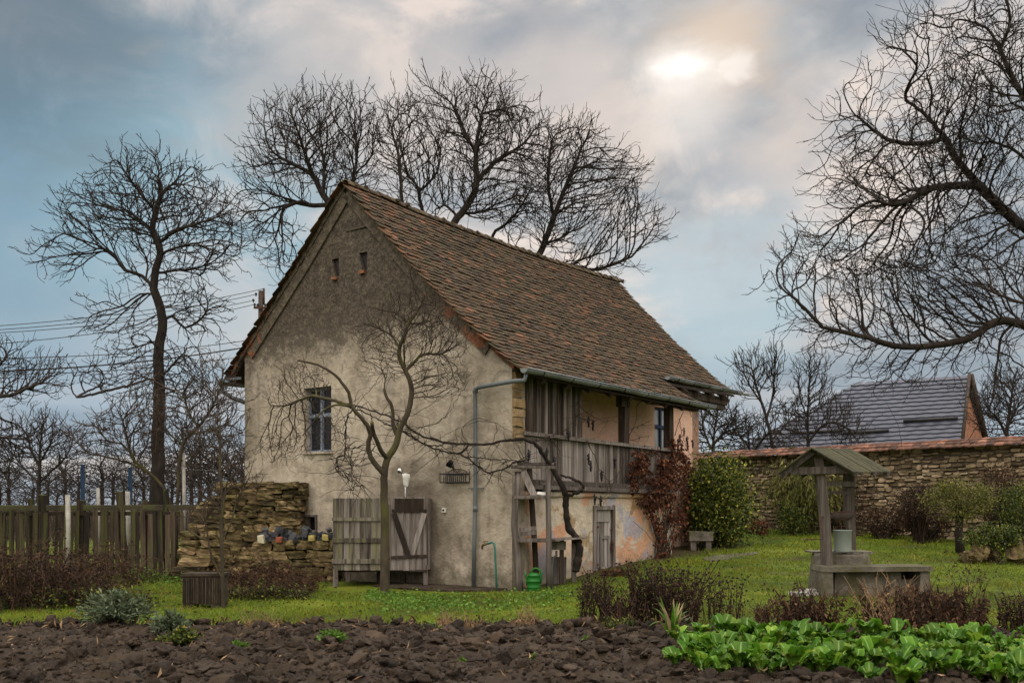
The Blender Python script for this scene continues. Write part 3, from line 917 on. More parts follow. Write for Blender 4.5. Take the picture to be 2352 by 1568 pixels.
# crack ledge across the tip
lg = MB(); a, b2 = gp(797, 532), gp(880, 508)
lg.tube([(a.x, -.01, a.z), ((a.x + b2.x) / 2, -.02, (a.z + b2.z) / 2 - .01), (b2.x, -.01, b2.z)], [.012, .022, .012], 6)
lg.build('ledge', 'band', house, True)
for s in (slotL, slotR):
    sb = MB()
    cx = sum(q[0] for q in s) / 4; zb = min(q[1] for q in s)
    sb.box((cx - .02, .04, zb - .03), (.17, .2, .055), jit=.012)
    sb.build('slot_sill', 'brick', house, True)
k = MB(); k.box((-4.4, .085, 6.85), (1.6, .03, .9)); k.build('slot_shade_sheet', 'grape', house, True)  # dark sheet added behind the slots, stands in for the shade of the attic

# the other walls
w = MB()
lw = [(-.85, -.4), (6.62, -.4), (6.62, 1.95), (-.85, 1.95)]
pass
cw = MB()
cw.wall([(.42, -.4), (6.62, -.4), (6.62, 1.88), (5.4, 1.90), (4.2, 1.86), (2.9, 1.93), (1.6, 1.86), (.42, 1.9)], [[(2.95, -.39), (3.86, -.39), (3.86, 1.60), (2.95, 1.60)]],
        lambda u, v, d: (-d, u, v), .35)
cw.box((-.5, 6.62 - .15, .75), (.9, .3, 2.3))
# rounded bulging top edge of the cellar wall
cw.tube([(.0, u, 1.84 + .035 * mnoise.noise(Vector((u * 2, 0, 0)))) for u in np.linspace(.45, 6.6, 30)], .07, 8)
fix_normals(cw.build('cellar_wall', 'cellar', house, True))
pw = MB()
win2 = [(7.42, 3.0), (8.45, 3.0), (8.45, 4.16), (7.42, 4.16)]
pw.wall([(.42, 1.9), (6.3, 1.9), (6.3, -.4), (10.0, -.4), (10.0, 4.82), (.42, 4.82)], [win2], lambda u, v, d: (-.9 - d, u, v), .4)
fix_normals(pw.build('pink_wall', 'pink', house, True))
bw = MB()
bw.wall([(-7.87, -.4), (-.9, -.4), (-.9, roof_h(-.9) - .15), (-4.44, 8.3), (-7.87, 5.0)], [], lambda u, v, d: (u, 10 - d, v), .4)
bw.wall([(.42, -.4), (10, -.4), (10, 5.05), (.42, 5.05)], [], lambda u, v, d: (-7.87 + d, u, v), .4)
bw.box((-4.3, 5.2, 4.75), (6.2, 9.0, .12))
bw.box((-.45, 3.55, 1.98), (.88, 6.2, .10))
bw.box((-4.4, 5.2, 1.9), (6.1, 9.0, .1))
fix_normals(bw.build('rear_wall', 'cellar', house, True))
# exposed corner stones on the end of the gable wall
cs = MB(); h = 2.86
while h < 4.12:
    hh = R.uniform(.10, .2); ww = R.uniform(.26, .38)
    cs.box((-.02 + R.uniform(-.02, .035), .02 + ww / 2 , h + hh / 2), (.16, ww, hh - .02), rnd=R.random(), jit=.02)
    h += hh
cs.box((-.05, .2, 3.2), (.06, .38, 2.0), rnd=.1)
cs.build('corner_stones', mottled('corner_stone', [(.14, .09, .04), (.30, .20, .10), (.42, .30, .17)], 3, .93, 12, .9, .03, .5), house, True)

# roof tiles
def tile_field(mb, side):
    prof = []       # polyline from ridge down
    xs = np.linspace(-4.44, .40, 60) if side > 0 else np.linspace(-4.44, -8.5, 50)
    acc = 0; prof.append((0, xs[0]))
    for a, b in zip(xs, xs[1:]):
        acc += math.hypot(b - a, roof_h(b) - roof_h(a)); prof.append((acc, b))
    Ltot = acc
    def at(u):
        for (u0, x0), (u1, x1) in zip(prof, prof[1:]):
            if u <= u1: return x0 + (x1 - x0) * (u - u0) / (u1 - u0)
        (u0, x0), (u1, x1) = prof[-2:]; return x0 + (x1 - x0) * (u - u0) / (u1 - u0)
    exp, tl, tw = .150, .34, .185
    rows = int(Ltot / exp) + 1
    for r in range(rows):
        ub = min(Ltot, (r + 1) * exp + R.uniform(-.006, .006)); ut = max(0.0, ub - tl)
        off = (r % 2) * tw * .5 + R.uniform(-.01, .01)
        n = int(11.75 / tw) + 2
        xb0 = at(ub)
        wave = R.uniform(0, 6)
        for k in range(n):
            y = -.10 + off + k * tw + R.uniform(-.006, .006)
            if y > 11.55: break
            if side > 0 and xb0 > -.50:
                lim = 7.15 + (xb0 + .5) / .9 * .85
                if y > lim: continue
            db = R.uniform(-.016, .016) + (R.uniform(.03, .07) if R.random() < .012 else 0) + .012 * math.sin(y * 1.3 + wave)
            xb, xt = at(ub + db), at(ut)
            hb, ht = roof_h(xb) + sag(xb, y), roof_h(xt) + sag(xt, y)
            dx, dh = xb - xt, hb - ht; L = math.hypot(dx, dh) or 1e-6
            dx, dh = dx / L, dh / L
            nx, nz = (-dh, dx) if side > 0 else (dh, -dx)
            if nz < 0: nx, nz = -nx, -nz
            lift = .056 + R.uniform(-.008, .012)
            B = Vector((xb + nx * lift, y, hb + nz * lift)); T = Vector((xt + nx * .006, y, ht + nz * .006))
            hwid = tw * .49; Y = Vector((0, 1, 0)); D = (B - T).normalized(); rot = R.uniform(-.03, .03)
            Y = (Y + D * rot).normalized(); N = Vector((nx, 0, nz)) * .014
            ol = [T - Y * hwid, T + Y * hwid, B + Y * hwid - D * .05, B + Y * hwid * .62 - D * .012, B, B - Y * hwid * .62 - D * .012, B - Y * hwid - D * .05]
            vs = ol + [q - N for q in ol]
            m = len(ol)
            fs = [tuple(range(m)), tuple(range(m, 2 * m))[::-1]] + [(i, i + m, (i + 1) % m + m, (i + 1) % m) for i in range(1, m)]
            rnd = R.random()
            if (y < .35 and R.random() < .5): rnd = R.uniform(.8, 1)
            mb.add(vs, fs, rnd)
rt = MB(); tile_field(rt, 1); tile_field(rt, -1)
roof = rt.build('roof', 'tile', house, True)
# verge boards of mortar and sheathing below the tiles
sh = MB()
def sheet(xs, y0, y1f):
    for a, b in zip(xs, xs[1:]):
        ys0 = np.linspace(y0, y1f((a + b) / 2), 14)
        for c, d in zip(ys0, ys0[1:]):
            q = [(x, y, roof_h(x) + sag(x, y) - dd) for dd in (.015, .05) for x, y in ((a, c), (b, c), (b, d), (a, d))]
            sh.add(q, [(0, 1, 2, 3), (7, 6, 5, 4), (0, 4, 5, 1), (1, 5, 6, 2), (2, 6, 7, 3), (3, 7, 4, 0)])
sheet(list(np.linspace(-8.48, -4.44, 12)), .03, lambda x: 11.5)
sheet(list(np.linspace(-4.44, -.5, 12)), .03, lambda x: 11.5)
sheet(list(np.linspace(-.5, .38, 5)), -.02, lambda x: 7.1 + (x + .5) / .9 * .85)
for y in np.arange(.6, 11.4, .85):       # rafter tails
    xe = .34 if y < 7.2 else -.42
    sh.beam((xe, y, roof_h(xe) + sag(xe, y) - .11), (-1.4, y, roof_h(-1.4) + sag(-1.4, y) - .11), .1, .12)
    sh.beam((-8.4, y, roof_h(-8.4) + sag(-8.4, y) - .11), (-7.2, y, roof_h(-7.2) + sag(-7.2, y) - .11), .1, .12)
sh.box((-2.2, 10.75, 4.62), (3.2, 1.3, .08)); sh.box((-.85, 9.6, 4.58), (.5, 3.3, .2)); sh.box((-.75, 8.9, 4.42), (.22, 4.6, .16))
sh.build('sheathing', 'wood_dark', roof, True)
rd = MB(); y = -.08
while y < 11.6:
    L = .38; hz = 8.60 + sag(-4.44, y + .2) + R.uniform(-.008, .012)
    vs = []; K = 8
    for i, (yy, rr) in enumerate(((y, .125), (y + L, .105))):
        for k in range(K):
            a = PI * k / (K - 1)
            for r2 in (rr, rr - .018):
                vs.append((-4.44 + r2 * math.cos(a) * 1.15, yy, hz - .05 + r2 * math.sin(a) + (i == 0) * .012))
    fs = []
    ix = lambda i, k, q: (i * K + k) * 2 + q
    for k in range(K - 1):
        fs += [(ix(0, k, 0), ix(0, k + 1, 0), ix(1, k + 1, 0), ix(1, k, 0)), (ix(0, k, 1), ix(1, k, 1), ix(1, k + 1, 1), ix(0, k + 1, 1)),
               (ix(0, k, 0), ix(0, k, 1), ix(0, k + 1, 1), ix(0, k + 1, 0))]
    rd.add(vs, fs, R.random()); y += .33
    rd.box((-4.44 + R.uniform(-.08, .08), y - .1, hz + .02), (.2, .1, .06), rnd=R.random() * .4, jit=.02)
fix_normals(rd.build('ridge', 'ridge', roof, True))

# gutters
def gutter(mb, x, y0, y1, h0, h1, r):
    n = 14; K = 10; vs = []
    for i in range(n + 1):
        y = y0 + (y1 - y0) * i / n; hh = h0 + (h1 - h0) * i / n + .01 * math.sin(i * 1.3)
        for q in (r, r - .006):
            for k in range(K):
                a = PI + PI * k / (K - 1); vs.append((x + q * math.cos(a), y, hh + q * math.sin(a)))
    fs = []; W = 2 * K
    for i in range(n):
        for k in range(K - 1):
            a = i * W + k; fs.append((a, a + 1, a + W + 1, a + W)); a += K; fs.append((a + 1, a, a + W, a + W + 1))
        for k in (0, K - 1): a = i * W + k; fs.append((a, a + K, a + W + K, a + W))
    mb.add(vs, fs, smooth=True)
    for yy, hh in ((y0, h0), (y1, h1)):
        mb.add([(x + r * math.cos(PI + PI * k / (K - 1)), yy, hh + r * math.sin(PI + PI * k / (K - 1))) for k in range(K)], [tuple(range(K))])
    mb.tube([(x + r + .004, y0, h0 + .004), (x + r + .004, y1, h1 + .004)], .012, 6)
def brackets(parent, x, y0, y1, h0, h1, r, n):
    for i in range(n):
        mb = MB(); f = (i + .55) / n; y = y0 + (y1 - y0) * f; hh = h0 + (h1 - h0) * f
        mb.tube([(x + (r + .008) * math.cos(PI + PI * k / 10), y, hh + (r + .008) * math.sin(PI + PI * k / 10)) for k in range(11)], .011, 5)
        mb.build('gutter_bracket', 'black', parent, True)
g1 = MB(); gutter(g1, .47, -.27, 7.98, 4.16, 4.12, .085); go = fix_normals(g1.build('gutter', 'zinc', house, True))
brackets(go, .47, -.27, 7.98, 4.16, 4.12, .085, 8)
g1 = MB(); gutter(g1, -.42, 7.2, 11.75, 4.86, 4.88, .08); g1.tube([(-.42, 11.72, 4.86), (-.28, 12.0, 4.83)], .05, 10); go = fix_normals(g1.build('gutter', 'zinc', house, True))
brackets(go, -.42, 7.2, 11.75, 4.86, 4.88, .08, 5)
g1 = MB(); gutter(g1, -8.58, -.25, 11.0, 4.58, 4.58, .08); fix_normals(g1.build('gutter', 'zinc', house, True))
d = MB(); d.tube([(-8.58, -.12, 4.54), (-8.55, -.12, 4.36), (-8.2, -.1, 4.18), (-7.95, .2, 4.05)], .052, 10)
d.box((-8.2, -.16, 4.62), (.75, .05, .06)); d.build('downpipe', 'pipe_grey', house, True)
d = MB()
pts = [(.42, -.12, 4.1), (.40, -.14, 3.96), (.2, -.16, 3.96), (-.72, -.14, 3.90), (-.79, -.13, 3.85), (-.80, -.12, 3.7), (-.81, -.10, 2.0), (-.83, -.10, 1.2), (-.86, -.10, -.04)]
d.tube(pts, .042, 12); d.tube([(-.812, -.10, 1.50), (-.816, -.10, 1.60)], .050, 12); d.tube([(-.80, -.12, 3.80), (-.79, -.12, 3.90)], .052, 12)
d.box((-.82, -.07, 1.95), (.36, .06, .022)); d.build('downpipe', 'pipe_grey', house, True)

# windows
def window(rect, y, axis_fn, mat, cols_x, rows, bar=.05, pane='glass', cw_=.042):
    (u0, v0), _, (u1, v1), _ = rect
    f = MB()
    def bar_(a0, b0, a1, b1, dep=.05, dd=0.0):
        q = [axis_fn(u, v, dp) for dp in (y - dep / 2 - dd, y + dep / 2) for u, v in ((a0, b0), (a1, b0), (a1, b1), (a0, b1))]
        f.add(q, [(0, 1, 2, 3), (7, 6, 5, 4), (0, 4, 5, 1), (1, 5, 6, 2), (2, 6, 7, 3), (3, 7, 4, 0)], R.random())
    e = .002
    bar_(u0 + e, v0 + e, u0 + cw_, v1 - e); bar_(u1 - cw_, v0 + e, u1 - e, v1 - e)
    bar_(u0 + cw_, v1 - cw_, u1 - cw_, v1 - e); bar_(u0 + cw_, v0 + e, u1 - cw_, v0 + cw_)
    for c in cols_x: bar_(c - bar, v0 + cw_, c + bar, v1 - cw_, .06, .006)
    for r in rows: bar_(u0 + cw_, r - bar * .9, u1 - cw_, r + bar * .9, .07, .012)
    for c0, c1 in zip([u0 + cw_] + [c + bar for c in cols_x], [c - bar for c in cols_x] + [u1 - cw_]):   # sash edges
        for r0, r1 in zip([v0 + cw_] + [r + bar for r in rows], [r - bar for r in rows] + [v1 - cw_]):
            s = .018
            bar_(c0, r0, c0 + s, r1, .03); bar_(c1 - s, r0, c1, r1, .03); bar_(c0 + s, r0, c1 - s, r0 + s, .03); bar_(c0 + s, r1 - s, c1 - s, r1, .03)
    o = fix_normals(f.build('window', mat, house, True))
    p = MB(); p.add([axis_fn(u, v, y + .012) for u, v in ((u0 + .01, v0 + .01), (u1 - .01, v0 + .01), (u1 - .01, v1 - .01), (u0 + .01, v1 - .01))], [(0, 1, 2, 3)])
    p.build('pane', pane, o, True)
    return o
wo = window(winh, .16, lambda u, v, d: (u, d, v), 'frame_blue', [-5.38], [3.62], .034)
k = MB(); k.box((-5.36, .06, 2.785), (.98, .22, .05), jit=.01); k.build('sill', 'gable', wo, True)
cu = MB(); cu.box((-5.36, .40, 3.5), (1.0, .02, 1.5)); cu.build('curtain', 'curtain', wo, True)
co = MB(); co.box((-5.625, .22, 1.21), (.41, .02, .30)); co.build('cellar_shade_panel', 'curtain', house, True)  # dark panel filling the hole, stands in for shade inside the cellar
fr = MB()
for c, s in (((-5.855, -.015, 1.22), (.05, .05, .38)), ((-5.395, -.015, 1.22), (.05, .05, .38)), ((-5.625, -.015, 1.385), (.42, .05, .05))): fr.box(c, s, jit=.008)
fr.build('cellar_frame', 'wood_post', house, True)
window(win2, .12, lambda u, v, d: (-.9 - d, u, v), 'frame_navy', [7.93], [3.66], .035, 'pane')

# balcony
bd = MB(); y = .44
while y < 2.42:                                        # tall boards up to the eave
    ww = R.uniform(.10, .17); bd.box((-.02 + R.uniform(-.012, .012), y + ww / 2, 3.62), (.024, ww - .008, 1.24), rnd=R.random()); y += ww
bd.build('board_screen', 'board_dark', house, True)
bl = MB(); y = .46
while y < 6.6:
    ww = R.uniform(.12, .21); bl.box((-.01 + R.uniform(-.012, .012), y + ww / 2, 2.53 + R.uniform(-.01, .01)), (.026, ww - .009, .86), rnd=R.random()); y += ww
bl.build('balustrade', 'wood_grey', house, True)
rl = MB(); rl.beam((.03, .3, 3.005), (.03, 6.68, 2.955), .14, .07, .5, jit=.008); rl.build('handrail', 'wood_grey', house, True)
fb = MB(); fb.beam((.055, .4, 2.06), (.055, 6.66, 2.03), .09, .11, .3, jit=.01); fb.beam((.08, .4, 1.965), (.08, 6.66, 1.935), .12, .085, .7, jit=.012)
for y in np.arange(.9, 6.5, 1.1): fb.box((.11, y, 2.02), (.05, .12, .05), rnd=R.random(), jit=.01)
fb.build('floor_beam', 'wood_post', house, True)
for y, ww in ((4.35, .21), (6.52, .19)):
    p = MB(); p.box((-.04, y, 3.55), (.17, ww, 1.2), jit=.008); p.build('post', 'wood_dark', house, True)
bx = MB(); bx.box((.02, 4.13, 4.0), (.16, .22, .34), jit=.01); bx.box((.03, 4.36, 4.0), (.12, .12, .3), jit=.01); bx.build('bracket_box', 'wood_dark', house, True)
eb = MB(); eb.beam((.02, .3, 4.20), (.02, 7.9, 4.10), .16, .17, jit=.01); eb.beam((-.6, 6.6, 4.2), (.25, 6.9, 4.04), .12, .14)
eb.build('eave_beam', 'wood_dark', house, True)
# cellar door
dr = MB()
dr.mat = 0
dr.box((-.10, 3.40, .87), (.05, .78, 1.42), rnd=.6)
for i, yy in enumerate((3.07, 3.22, 3.38, 3.55, 3.71)): dr.box((-.065, yy + .02, .92), (.03, .135, 1.3), rnd=R.random(), jit=.004)
dr.box((-.045, 3.40, 1.38), (.03, .62, .24), rnd=.98)
for yy in (3.33, 3.66): dr.box((-.045, yy, .55), (.03, .07, .8), rnd=R.random())
dr.box((-.045, 3.5, .92), (.03, .3, .07), rnd=.2); dr.box((-.045, 3.5, .24), (.03, .3, .07), rnd=.4)
do = dr.build('door', 'wood_pale', house, True)
f = MB()
for yy in (2.99, 3.82): f.box((-.03, yy, .85), (.10, .10, 1.54), rnd=R.random(), jit=.008)
f.box((-.03, 3.405, 1.565), (.10, .73, .08), jit=.006); f.build('door_frame', 'wood_grey', do, True)
for c_, s_ in (((-.01, 3.06, 1.15), .26), ((-.01, 3.06, .33), .24), ((-.01, 3.79, 1.1), .12)): hg = MB(); hg.box(c_, (.02, s_, .05)); hg.build('hinge', 'rust', do, True)
hl = MB(); hl.box((-.005, 3.76, .72), (.04, .05, .2)); hl.tube([(.0, 3.77, .78), (.05, 3.77, .78), (.05, 3.69, .77)], .012, 6); hl.build('handle', 'rust', do, True)
# ------------------------------------------------------------------ things against the gable
def top_mesh(mb, name, mats, label, cat, loc, group=None):
    o = mb.build(name, mats, None, loc=loc); return props(o, label, cat, group)

# floodlight
fl = thing('floodlight', 'small black floodlight fixed to the gable above the iron planter rack', 'lamp', tuple(hw(*gp(1037, 1075))))
m = MB(); c = hw(*gp(1034, 1064, -.12)); m.box(c, (.12, .09, .13), Matrix.Rotation(.5, 3, 'Y') @ Matrix.Rotation(.5, 3, 'X'), taper=.8); m.build('housing', 'black', fl)
m = MB(); m.tube([hw(*gp(1040, 1068, .02)), hw(*gp(1041, 1076, -.08)), c], .016, 6); m.build('bracket', 'black', fl)
m = MB(); m.box(c + Vector((-.035, -.045, -.03)), (.085, .012, .085), Matrix.Rotation(.5, 3, 'Y') @ Matrix.Rotation(.5, 3, 'X')); m.build('lens', 'glass', fl)
# iron planter rack
pk = thing('planter_rack', 'wrought iron planter rack hung on the gable below the floodlight', 'planter rack', tuple(hw(*gp(1050, 1108))))
m = MB(); a = gp(1024, 1089, -.02); b = gp(1078, 1107, -.02)
for y in (-.02, -.20):
    for z in (a.z, b.z): m.tube([hw(a.x, y, z), hw(b.x, y, z)], .013, 6)
    for i in range(7):
        x = a.x + (b.x - a.x) * i / 6; m.tube([hw(x, y, a.z + .03), hw(x, y, b.z)], .009, 5)
for x in np.linspace(a.x, b.x, 5): m.tube([hw(x, -.02, b.z), hw(x, -.2, b.z)], .008, 5)
m.build('frame', 'black', pk)
m = MB(); cx = (a.x + b.x) / 2; w_ = (b.x - a.x)
m.tube([hw(cx + w_ * .42 * math.cos(t), -.02, a.z + .10 * math.sin(t)) for t in np.linspace(0, PI, 14)], .009, 5)
for s in (-1, 1): m.tube([hw(cx + s * (.05 + .04 * math.cos(t)), -.02, a.z + .04 + .035 * math.sin(t)) for t in np.linspace(0, 5.5, 12)], .006, 5)
for x in (a.x, b.x): m.tube([hw(x, -.02, a.z), hw(x, -.02, a.z + .08)], [.012, .004], 5)
m.build('scroll', 'rust', pk)
# socket
q = gp(1021.5, 1171); so = thing('wall_socket', 'cream electric wall socket on the gable left of the grey downpipe', 'socket', tuple(hw(*q)))
m = MB(); m.box(hw(q.x, -.02, q.z), (.085, .05, .095), Matrix.Rotation(AH, 3, 'Z'), jit=.002); m.build('cover', 'plastic_white', so)
m = MB(); m.tube([hw(q.x, -.04, q.z), hw(q.x, -.052, q.z)], .024, 12); m.build('outlet', 'black', so)
# tap on a bent pipe
tp = thing('water_tap', 'brass garden tap on a bent green standpipe before the gable', 'tap', tuple(hw(*gp(1139, 1357, -.22))))
m = MB(); g_ = lambda x, y: hw(*gp(x, y, -.22))
m.tube([g_(1141, 1358), g_(1139, 1310), g_(1136.5, 1258), g_(1135, 1248), g_(1130, 1245), g_(1118, 1248.5)], .021, 10); m.build('pipe', 'pipe_green', tp)
m = MB(); m.tube([g_(1119, 1248), g_(1110, 1250.5), g_(1107.5, 1254), g_(1107.5, 1261)], [.024, .028, .022, .018], 8); m.tube([g_(1113, 1250), g_(1113, 1243)], .012, 6)
m.tube([g_(1109, 1243.5), g_(1121, 1242)], .012, 6); m.build('valve', 'brass', tp)
# shower
sb_ = hw(*gp(931, 1343, -.3)); sh_ = thing('shower', 'chrome hand shower on a thin pole above the plank cubicle', 'shower', tuple(sb_))
g_ = lambda x, y, d=-.3: hw(*gp(x, y, d))
m = MB(); m.tube([sb_, g_(931, 1141), g_(931, 1098)], .011, 8); m.tube([g_(931, 1107), g_(928, 1095), g_(922, 1085)], .019, 8); m.build('pole', 'chrome', sh_)
m = MB(); c = g_(919, 1081); m.lathe(c, [(.012, -.05), (.05, -.02), (.062, .005), (.058, .018), (0.001, .02)], 18, M=Matrix.Rotation(-1.1, 3, 'X') @ Matrix.Rotation(-.6, 3, 'Y')); m.build('shower_head', 'chrome', sh_)
bg = MB(); c = g_(933, 1098); pr = [(.015, .12), (.075, .10), (.078, .03), (.062, -.05), (.05, -.12), (.03, -.15), (.002, -.16)]
bg.lathe(c + Vector((0, .0, -.02)), pr, 12, M=Matrix.Diagonal((1, .35, 1)))
bg.v = [tuple(Vector(v) + .012 * mnoise.noise_vector(Vector(v) * 18)) for v in bg.v]
top_mesh(bg, 'plastic_bag', 'plastic_white', 'crumpled white plastic bag hung on the shower pole', 'bag', c)

# plank shower cubicle
ZF = 19.7
cu0 = P(873, 1348, ZF); cu0.z = gz(cu0.x, ZF)
cub = thing('shower_cubicle', 'weathered plank shower cubicle with braced door standing before the gable', 'cubicle', tuple(cu0))
def planks(mb, x0, x1, z0, z1, y, n, dx=0, yaw=0.0, th=.024):
    w = (x1 - x0) / n
    for i in range(n):
        cx = x0 + (i + .5) * w
        mb.box((cx, y + R.uniform(-.006, .006) + yaw * (cx - x0), (z0 + z1) / 2 + R.uniform(-.006, .006)), (w - .006, th, z1 - z0), rnd=R.random(), jit=.003)
xl, xr = P(765, 0, ZF).x, P(876, 0, ZF).x
zt, zb = P(0, 1144, ZF).z, P(0, 1309, ZF).z
m = MB(); planks(m, xl, xr, zb, zt, ZF, 9); m.build('plank_wall', 'wood_green', cub)
m = MB()
for py, hh in ((1192, .07), (1240, .085), (1288, .095)):
    z = P(0, py, ZF).z; m.box(((xl + xr) / 2, ZF - .03, z), (xr - xl + .03, .035, hh), rnd=R.random(), jit=.004)
m.build('batten', 'wood_green', cub)
dl, drr = P(897, 0, ZF).x, P(982, 0, ZF + .2).x
zt2, zb2 = P(0, 1141, ZF + .1).z, P(0, 1309, ZF + .1).z
m = MB(); planks(m, dl, drr, zb2, zt2, ZF + .08, 6, yaw=.18); d_ = m.build('door', 'wood_grey', cub)
yb = lambda x: ZF + .045 + .18 * (x - dl)
m = MB(); pz = lambda py: P(0, py, ZF + .1).z
m.beam((dl + .02, yb(dl), pz(1172)), (drr - .02, yb(drr), pz(1172)), .03, .055, .05)
m.box(((dl + drr) / 2, yb((dl + drr) / 2) , pz(1157)), (drr - dl - .14, .022, .22), Matrix.Rotation(.18, 3, 'Z'), rnd=.05)
m.beam((dl + .0, yb(dl), pz(1279)), (drr, yb(drr), pz(1276)), .03, .055, .1)
xm = dl + (drr - dl) * .47
m.beam((dl + .06, yb(dl + .06), pz(1178)), (xm, yb(xm), pz(1274)), .028, .11, .02); m.build('brace', 'wood_dark', d_)
m = MB(); m.beam((drr - .06, yb(drr - .06), pz(1178)), (xm + .07, yb(xm + .07), pz(1274)), .028, .10, .9); m.box((xm + .0, yb(xm) + .004, pz(1225)), (.05, .02, .78), rnd=.97); m.build('brace', 'wood_grey', d_)
m = MB()   # side walls behind the front
planks(m, xr - .02, dl + .02, zb, zt - .12, ZF + .1, 2)
m.build('front_filler', 'wood_grey', cub)
for a_, b_ in (((xl + .02, ZF + .02), (xl + .02, ZF + 1.9)), ((drr + .02, ZF + .24), (drr + .05, ZF + .62))):
    m = MB(); m.beam((*a_, (zb + zt) / 2), (*b_, (zb + zt) / 2), .03, zt - zb); m.build('side_wall', 'wood_grey', cub)

m = MB(); m.beam((xl, ZF + .7, zb - .02), (drr, ZF + .7, zb - .02), 1.1, .04, .2); m.build('floor', 'wood_dark', cub)
for x, y in ((xl + .05, ZF + .03), (drr - .04, ZF + .22), (xl + .05, ZF + 1.5), (-2.75, ZF + .9)):
    m = MB(); m.box((x, y, (zb - .15) / 2 + .02), (.09, .09, zb + .3), rnd=R.random(), jit=.004); m.build('leg', 'wood_grey', cub)
# stone slab apron before the gable
ap = MB(); n = 18
ol = [hw(-2.1, -.02, 0), hw(-.1, -.02, 0), hw(-.15, -.55, 0), hw(-.7, -1.0, 0), hw(-1.6, -1.15, 0), hw(-2.7, -1.0, 0), hw(-3.0, -.2, 0)]
ap.add([(p.x, p.y, .035) for p in ol] + [(p.x, p.y, -.2) for p in ol], [tuple(range(7))] + [(i + 7, (i + 1) % 7 + 7, (i + 1) % 7, i) for i in range(7)])
props(fix_normals(ap.build('pavement', 'soil')), kind='structure')

# open shelf rack at the house corner
def S_(px, py, Z): return P(px, py, Z)
rk = thing('shelf_rack', 'rough timber shelf rack with crooked log post at the house corner', 'rack', tuple(P(1222, 1357, 18.8)))
m = MB(); m.tube([P(x, y, 18.72) for x, y in ((1193, 1360), (1192, 1330), (1189, 1285), (1185, 1240), (1181, 1205), (1183, 1170), (1187, 1130), (1190, 1082))], [.085, .072, .07, .066, .068, .062, .06, .062], 9); m.build('post', 'wood_post', rk)
m = MB(); m.tube([P(x, y, 18.72) for x, y in ((1262, 1358), (1260, 1300), (1261, 1240), (1259, 1150), (1259, 1076))], [.062, .055, .052, .05, .05], 8); m.build('post', 'wood_post', rk)
m = MB(); m.tube([P(x, y, 19.35) for x, y in ((1233, 1345), (1228, 1250), (1222, 1160), (1216, 1076))], .055, 8); m.build('post', 'wood_dark', rk)
m = MB(); m.beam(P(1174, 1071, 18.7), P(1274, 1073, 18.75), .13, .055, .4, jit=.008); m.beam(P(1176, 1064, 19.2), P(1272, 1065, 19.25), .12, .05, .2, jit=.008); m.box(P(1187, 1080, 18.7), (.17, .15, .05), rnd=.8)
m.build('top_beam', 'wood_post', rk)
for py in (1141, 1240):
    m = MB(); m.beam(P(1186 if py > 1200 else 1180, py + 1, 18.68), P(1265, py, 18.70), .05, .065, .5, jit=.006)
    for k in range(4): m.beam(P(1184, py - 2, 18.78 + k * .15), P(1263, py - 3, 18.8 + k * .15), .135, .028, R.random())
    m.build('shelf', 'wood_post', rk)
m = MB()
for py in (1222, 1212): m.beam(P(1192, py + 4, 18.95), P(1231, py, 18.98), .03, .075, R.random())
m.build('slat', 'wood_grey', rk)
m = MB(); m.beam(P(1202, 1083, 18.95), P(1228, 1140, 18.85), .03, .13, .95, up=(1, 0, .5)); top_mesh(m, 'plank', 'plastic_white' if False else 'wood_grey', 'pale loose board leaning on the upper shelf of the rack', 'board', P(1228, 1140, 18.85))
m = MB(); c = P(1246, 1133, 18.85); m.box(c, (.20, .14, .05), Matrix.Rotation(.1, 3, 'Y'), jit=.01); top_mesh(m, 'paper_packet', 'plastic_white', 'white packet lying on the upper shelf of the rack', 'packet', c)
m = MB(); c = P(1253, 1121, 19.05); m.box(c, (.1, .1, .13), jit=.008, taper=.9); top_mesh(m, 'tin_box', 'black', 'black box standing at the back of the upper shelf', 'box', c)
# work table with sink
wt = thing('work_table', 'narrow wooden work table built between the rack and the vine trunk', 'table', tuple(P(1300, 1335, 19.4)))
m = MB(); m.beam(P(1264, 1239, 19.25), P(1337, 1234, 19.55), .42, .03, .7, jit=.004); m.build('table_top', 'wood_grey', wt)
for px, py, Z in ((1290, 1342, 19.45), (1318, 1331, 19.6)):
    m = MB(); p = P(px, py, Z); m.beam((p.x, Z, gz(p.x, Z) - .05), (p.x, Z, P(0, 1238, Z).z), .085, .085, R.random(), jit=.006); m.build('leg', 'wood_post' if px > 1300 else 'wood_dark', wt)
m = MB(); m.box(P(1281, 1252, 19.5), (.30, .28, .17), taper=1.05, jit=.006); m.build('sink', 'wood_green', wt)
m = MB(); m.tube([P(1278, 1264, 19.45), P(1278, 1275, 19.45), P(1271, 1280, 19.45), P(1268, 1300, 19.45), P(1268, 1345, 19.45)], .022, 8); m.build('waste_pipe', 'pipe_grey', wt)
m = MB(); m.box(P(1283, 1310, 19.75), (.30, .04, .55), jit=.01); m.build('back_board', 'wood_grey', wt)

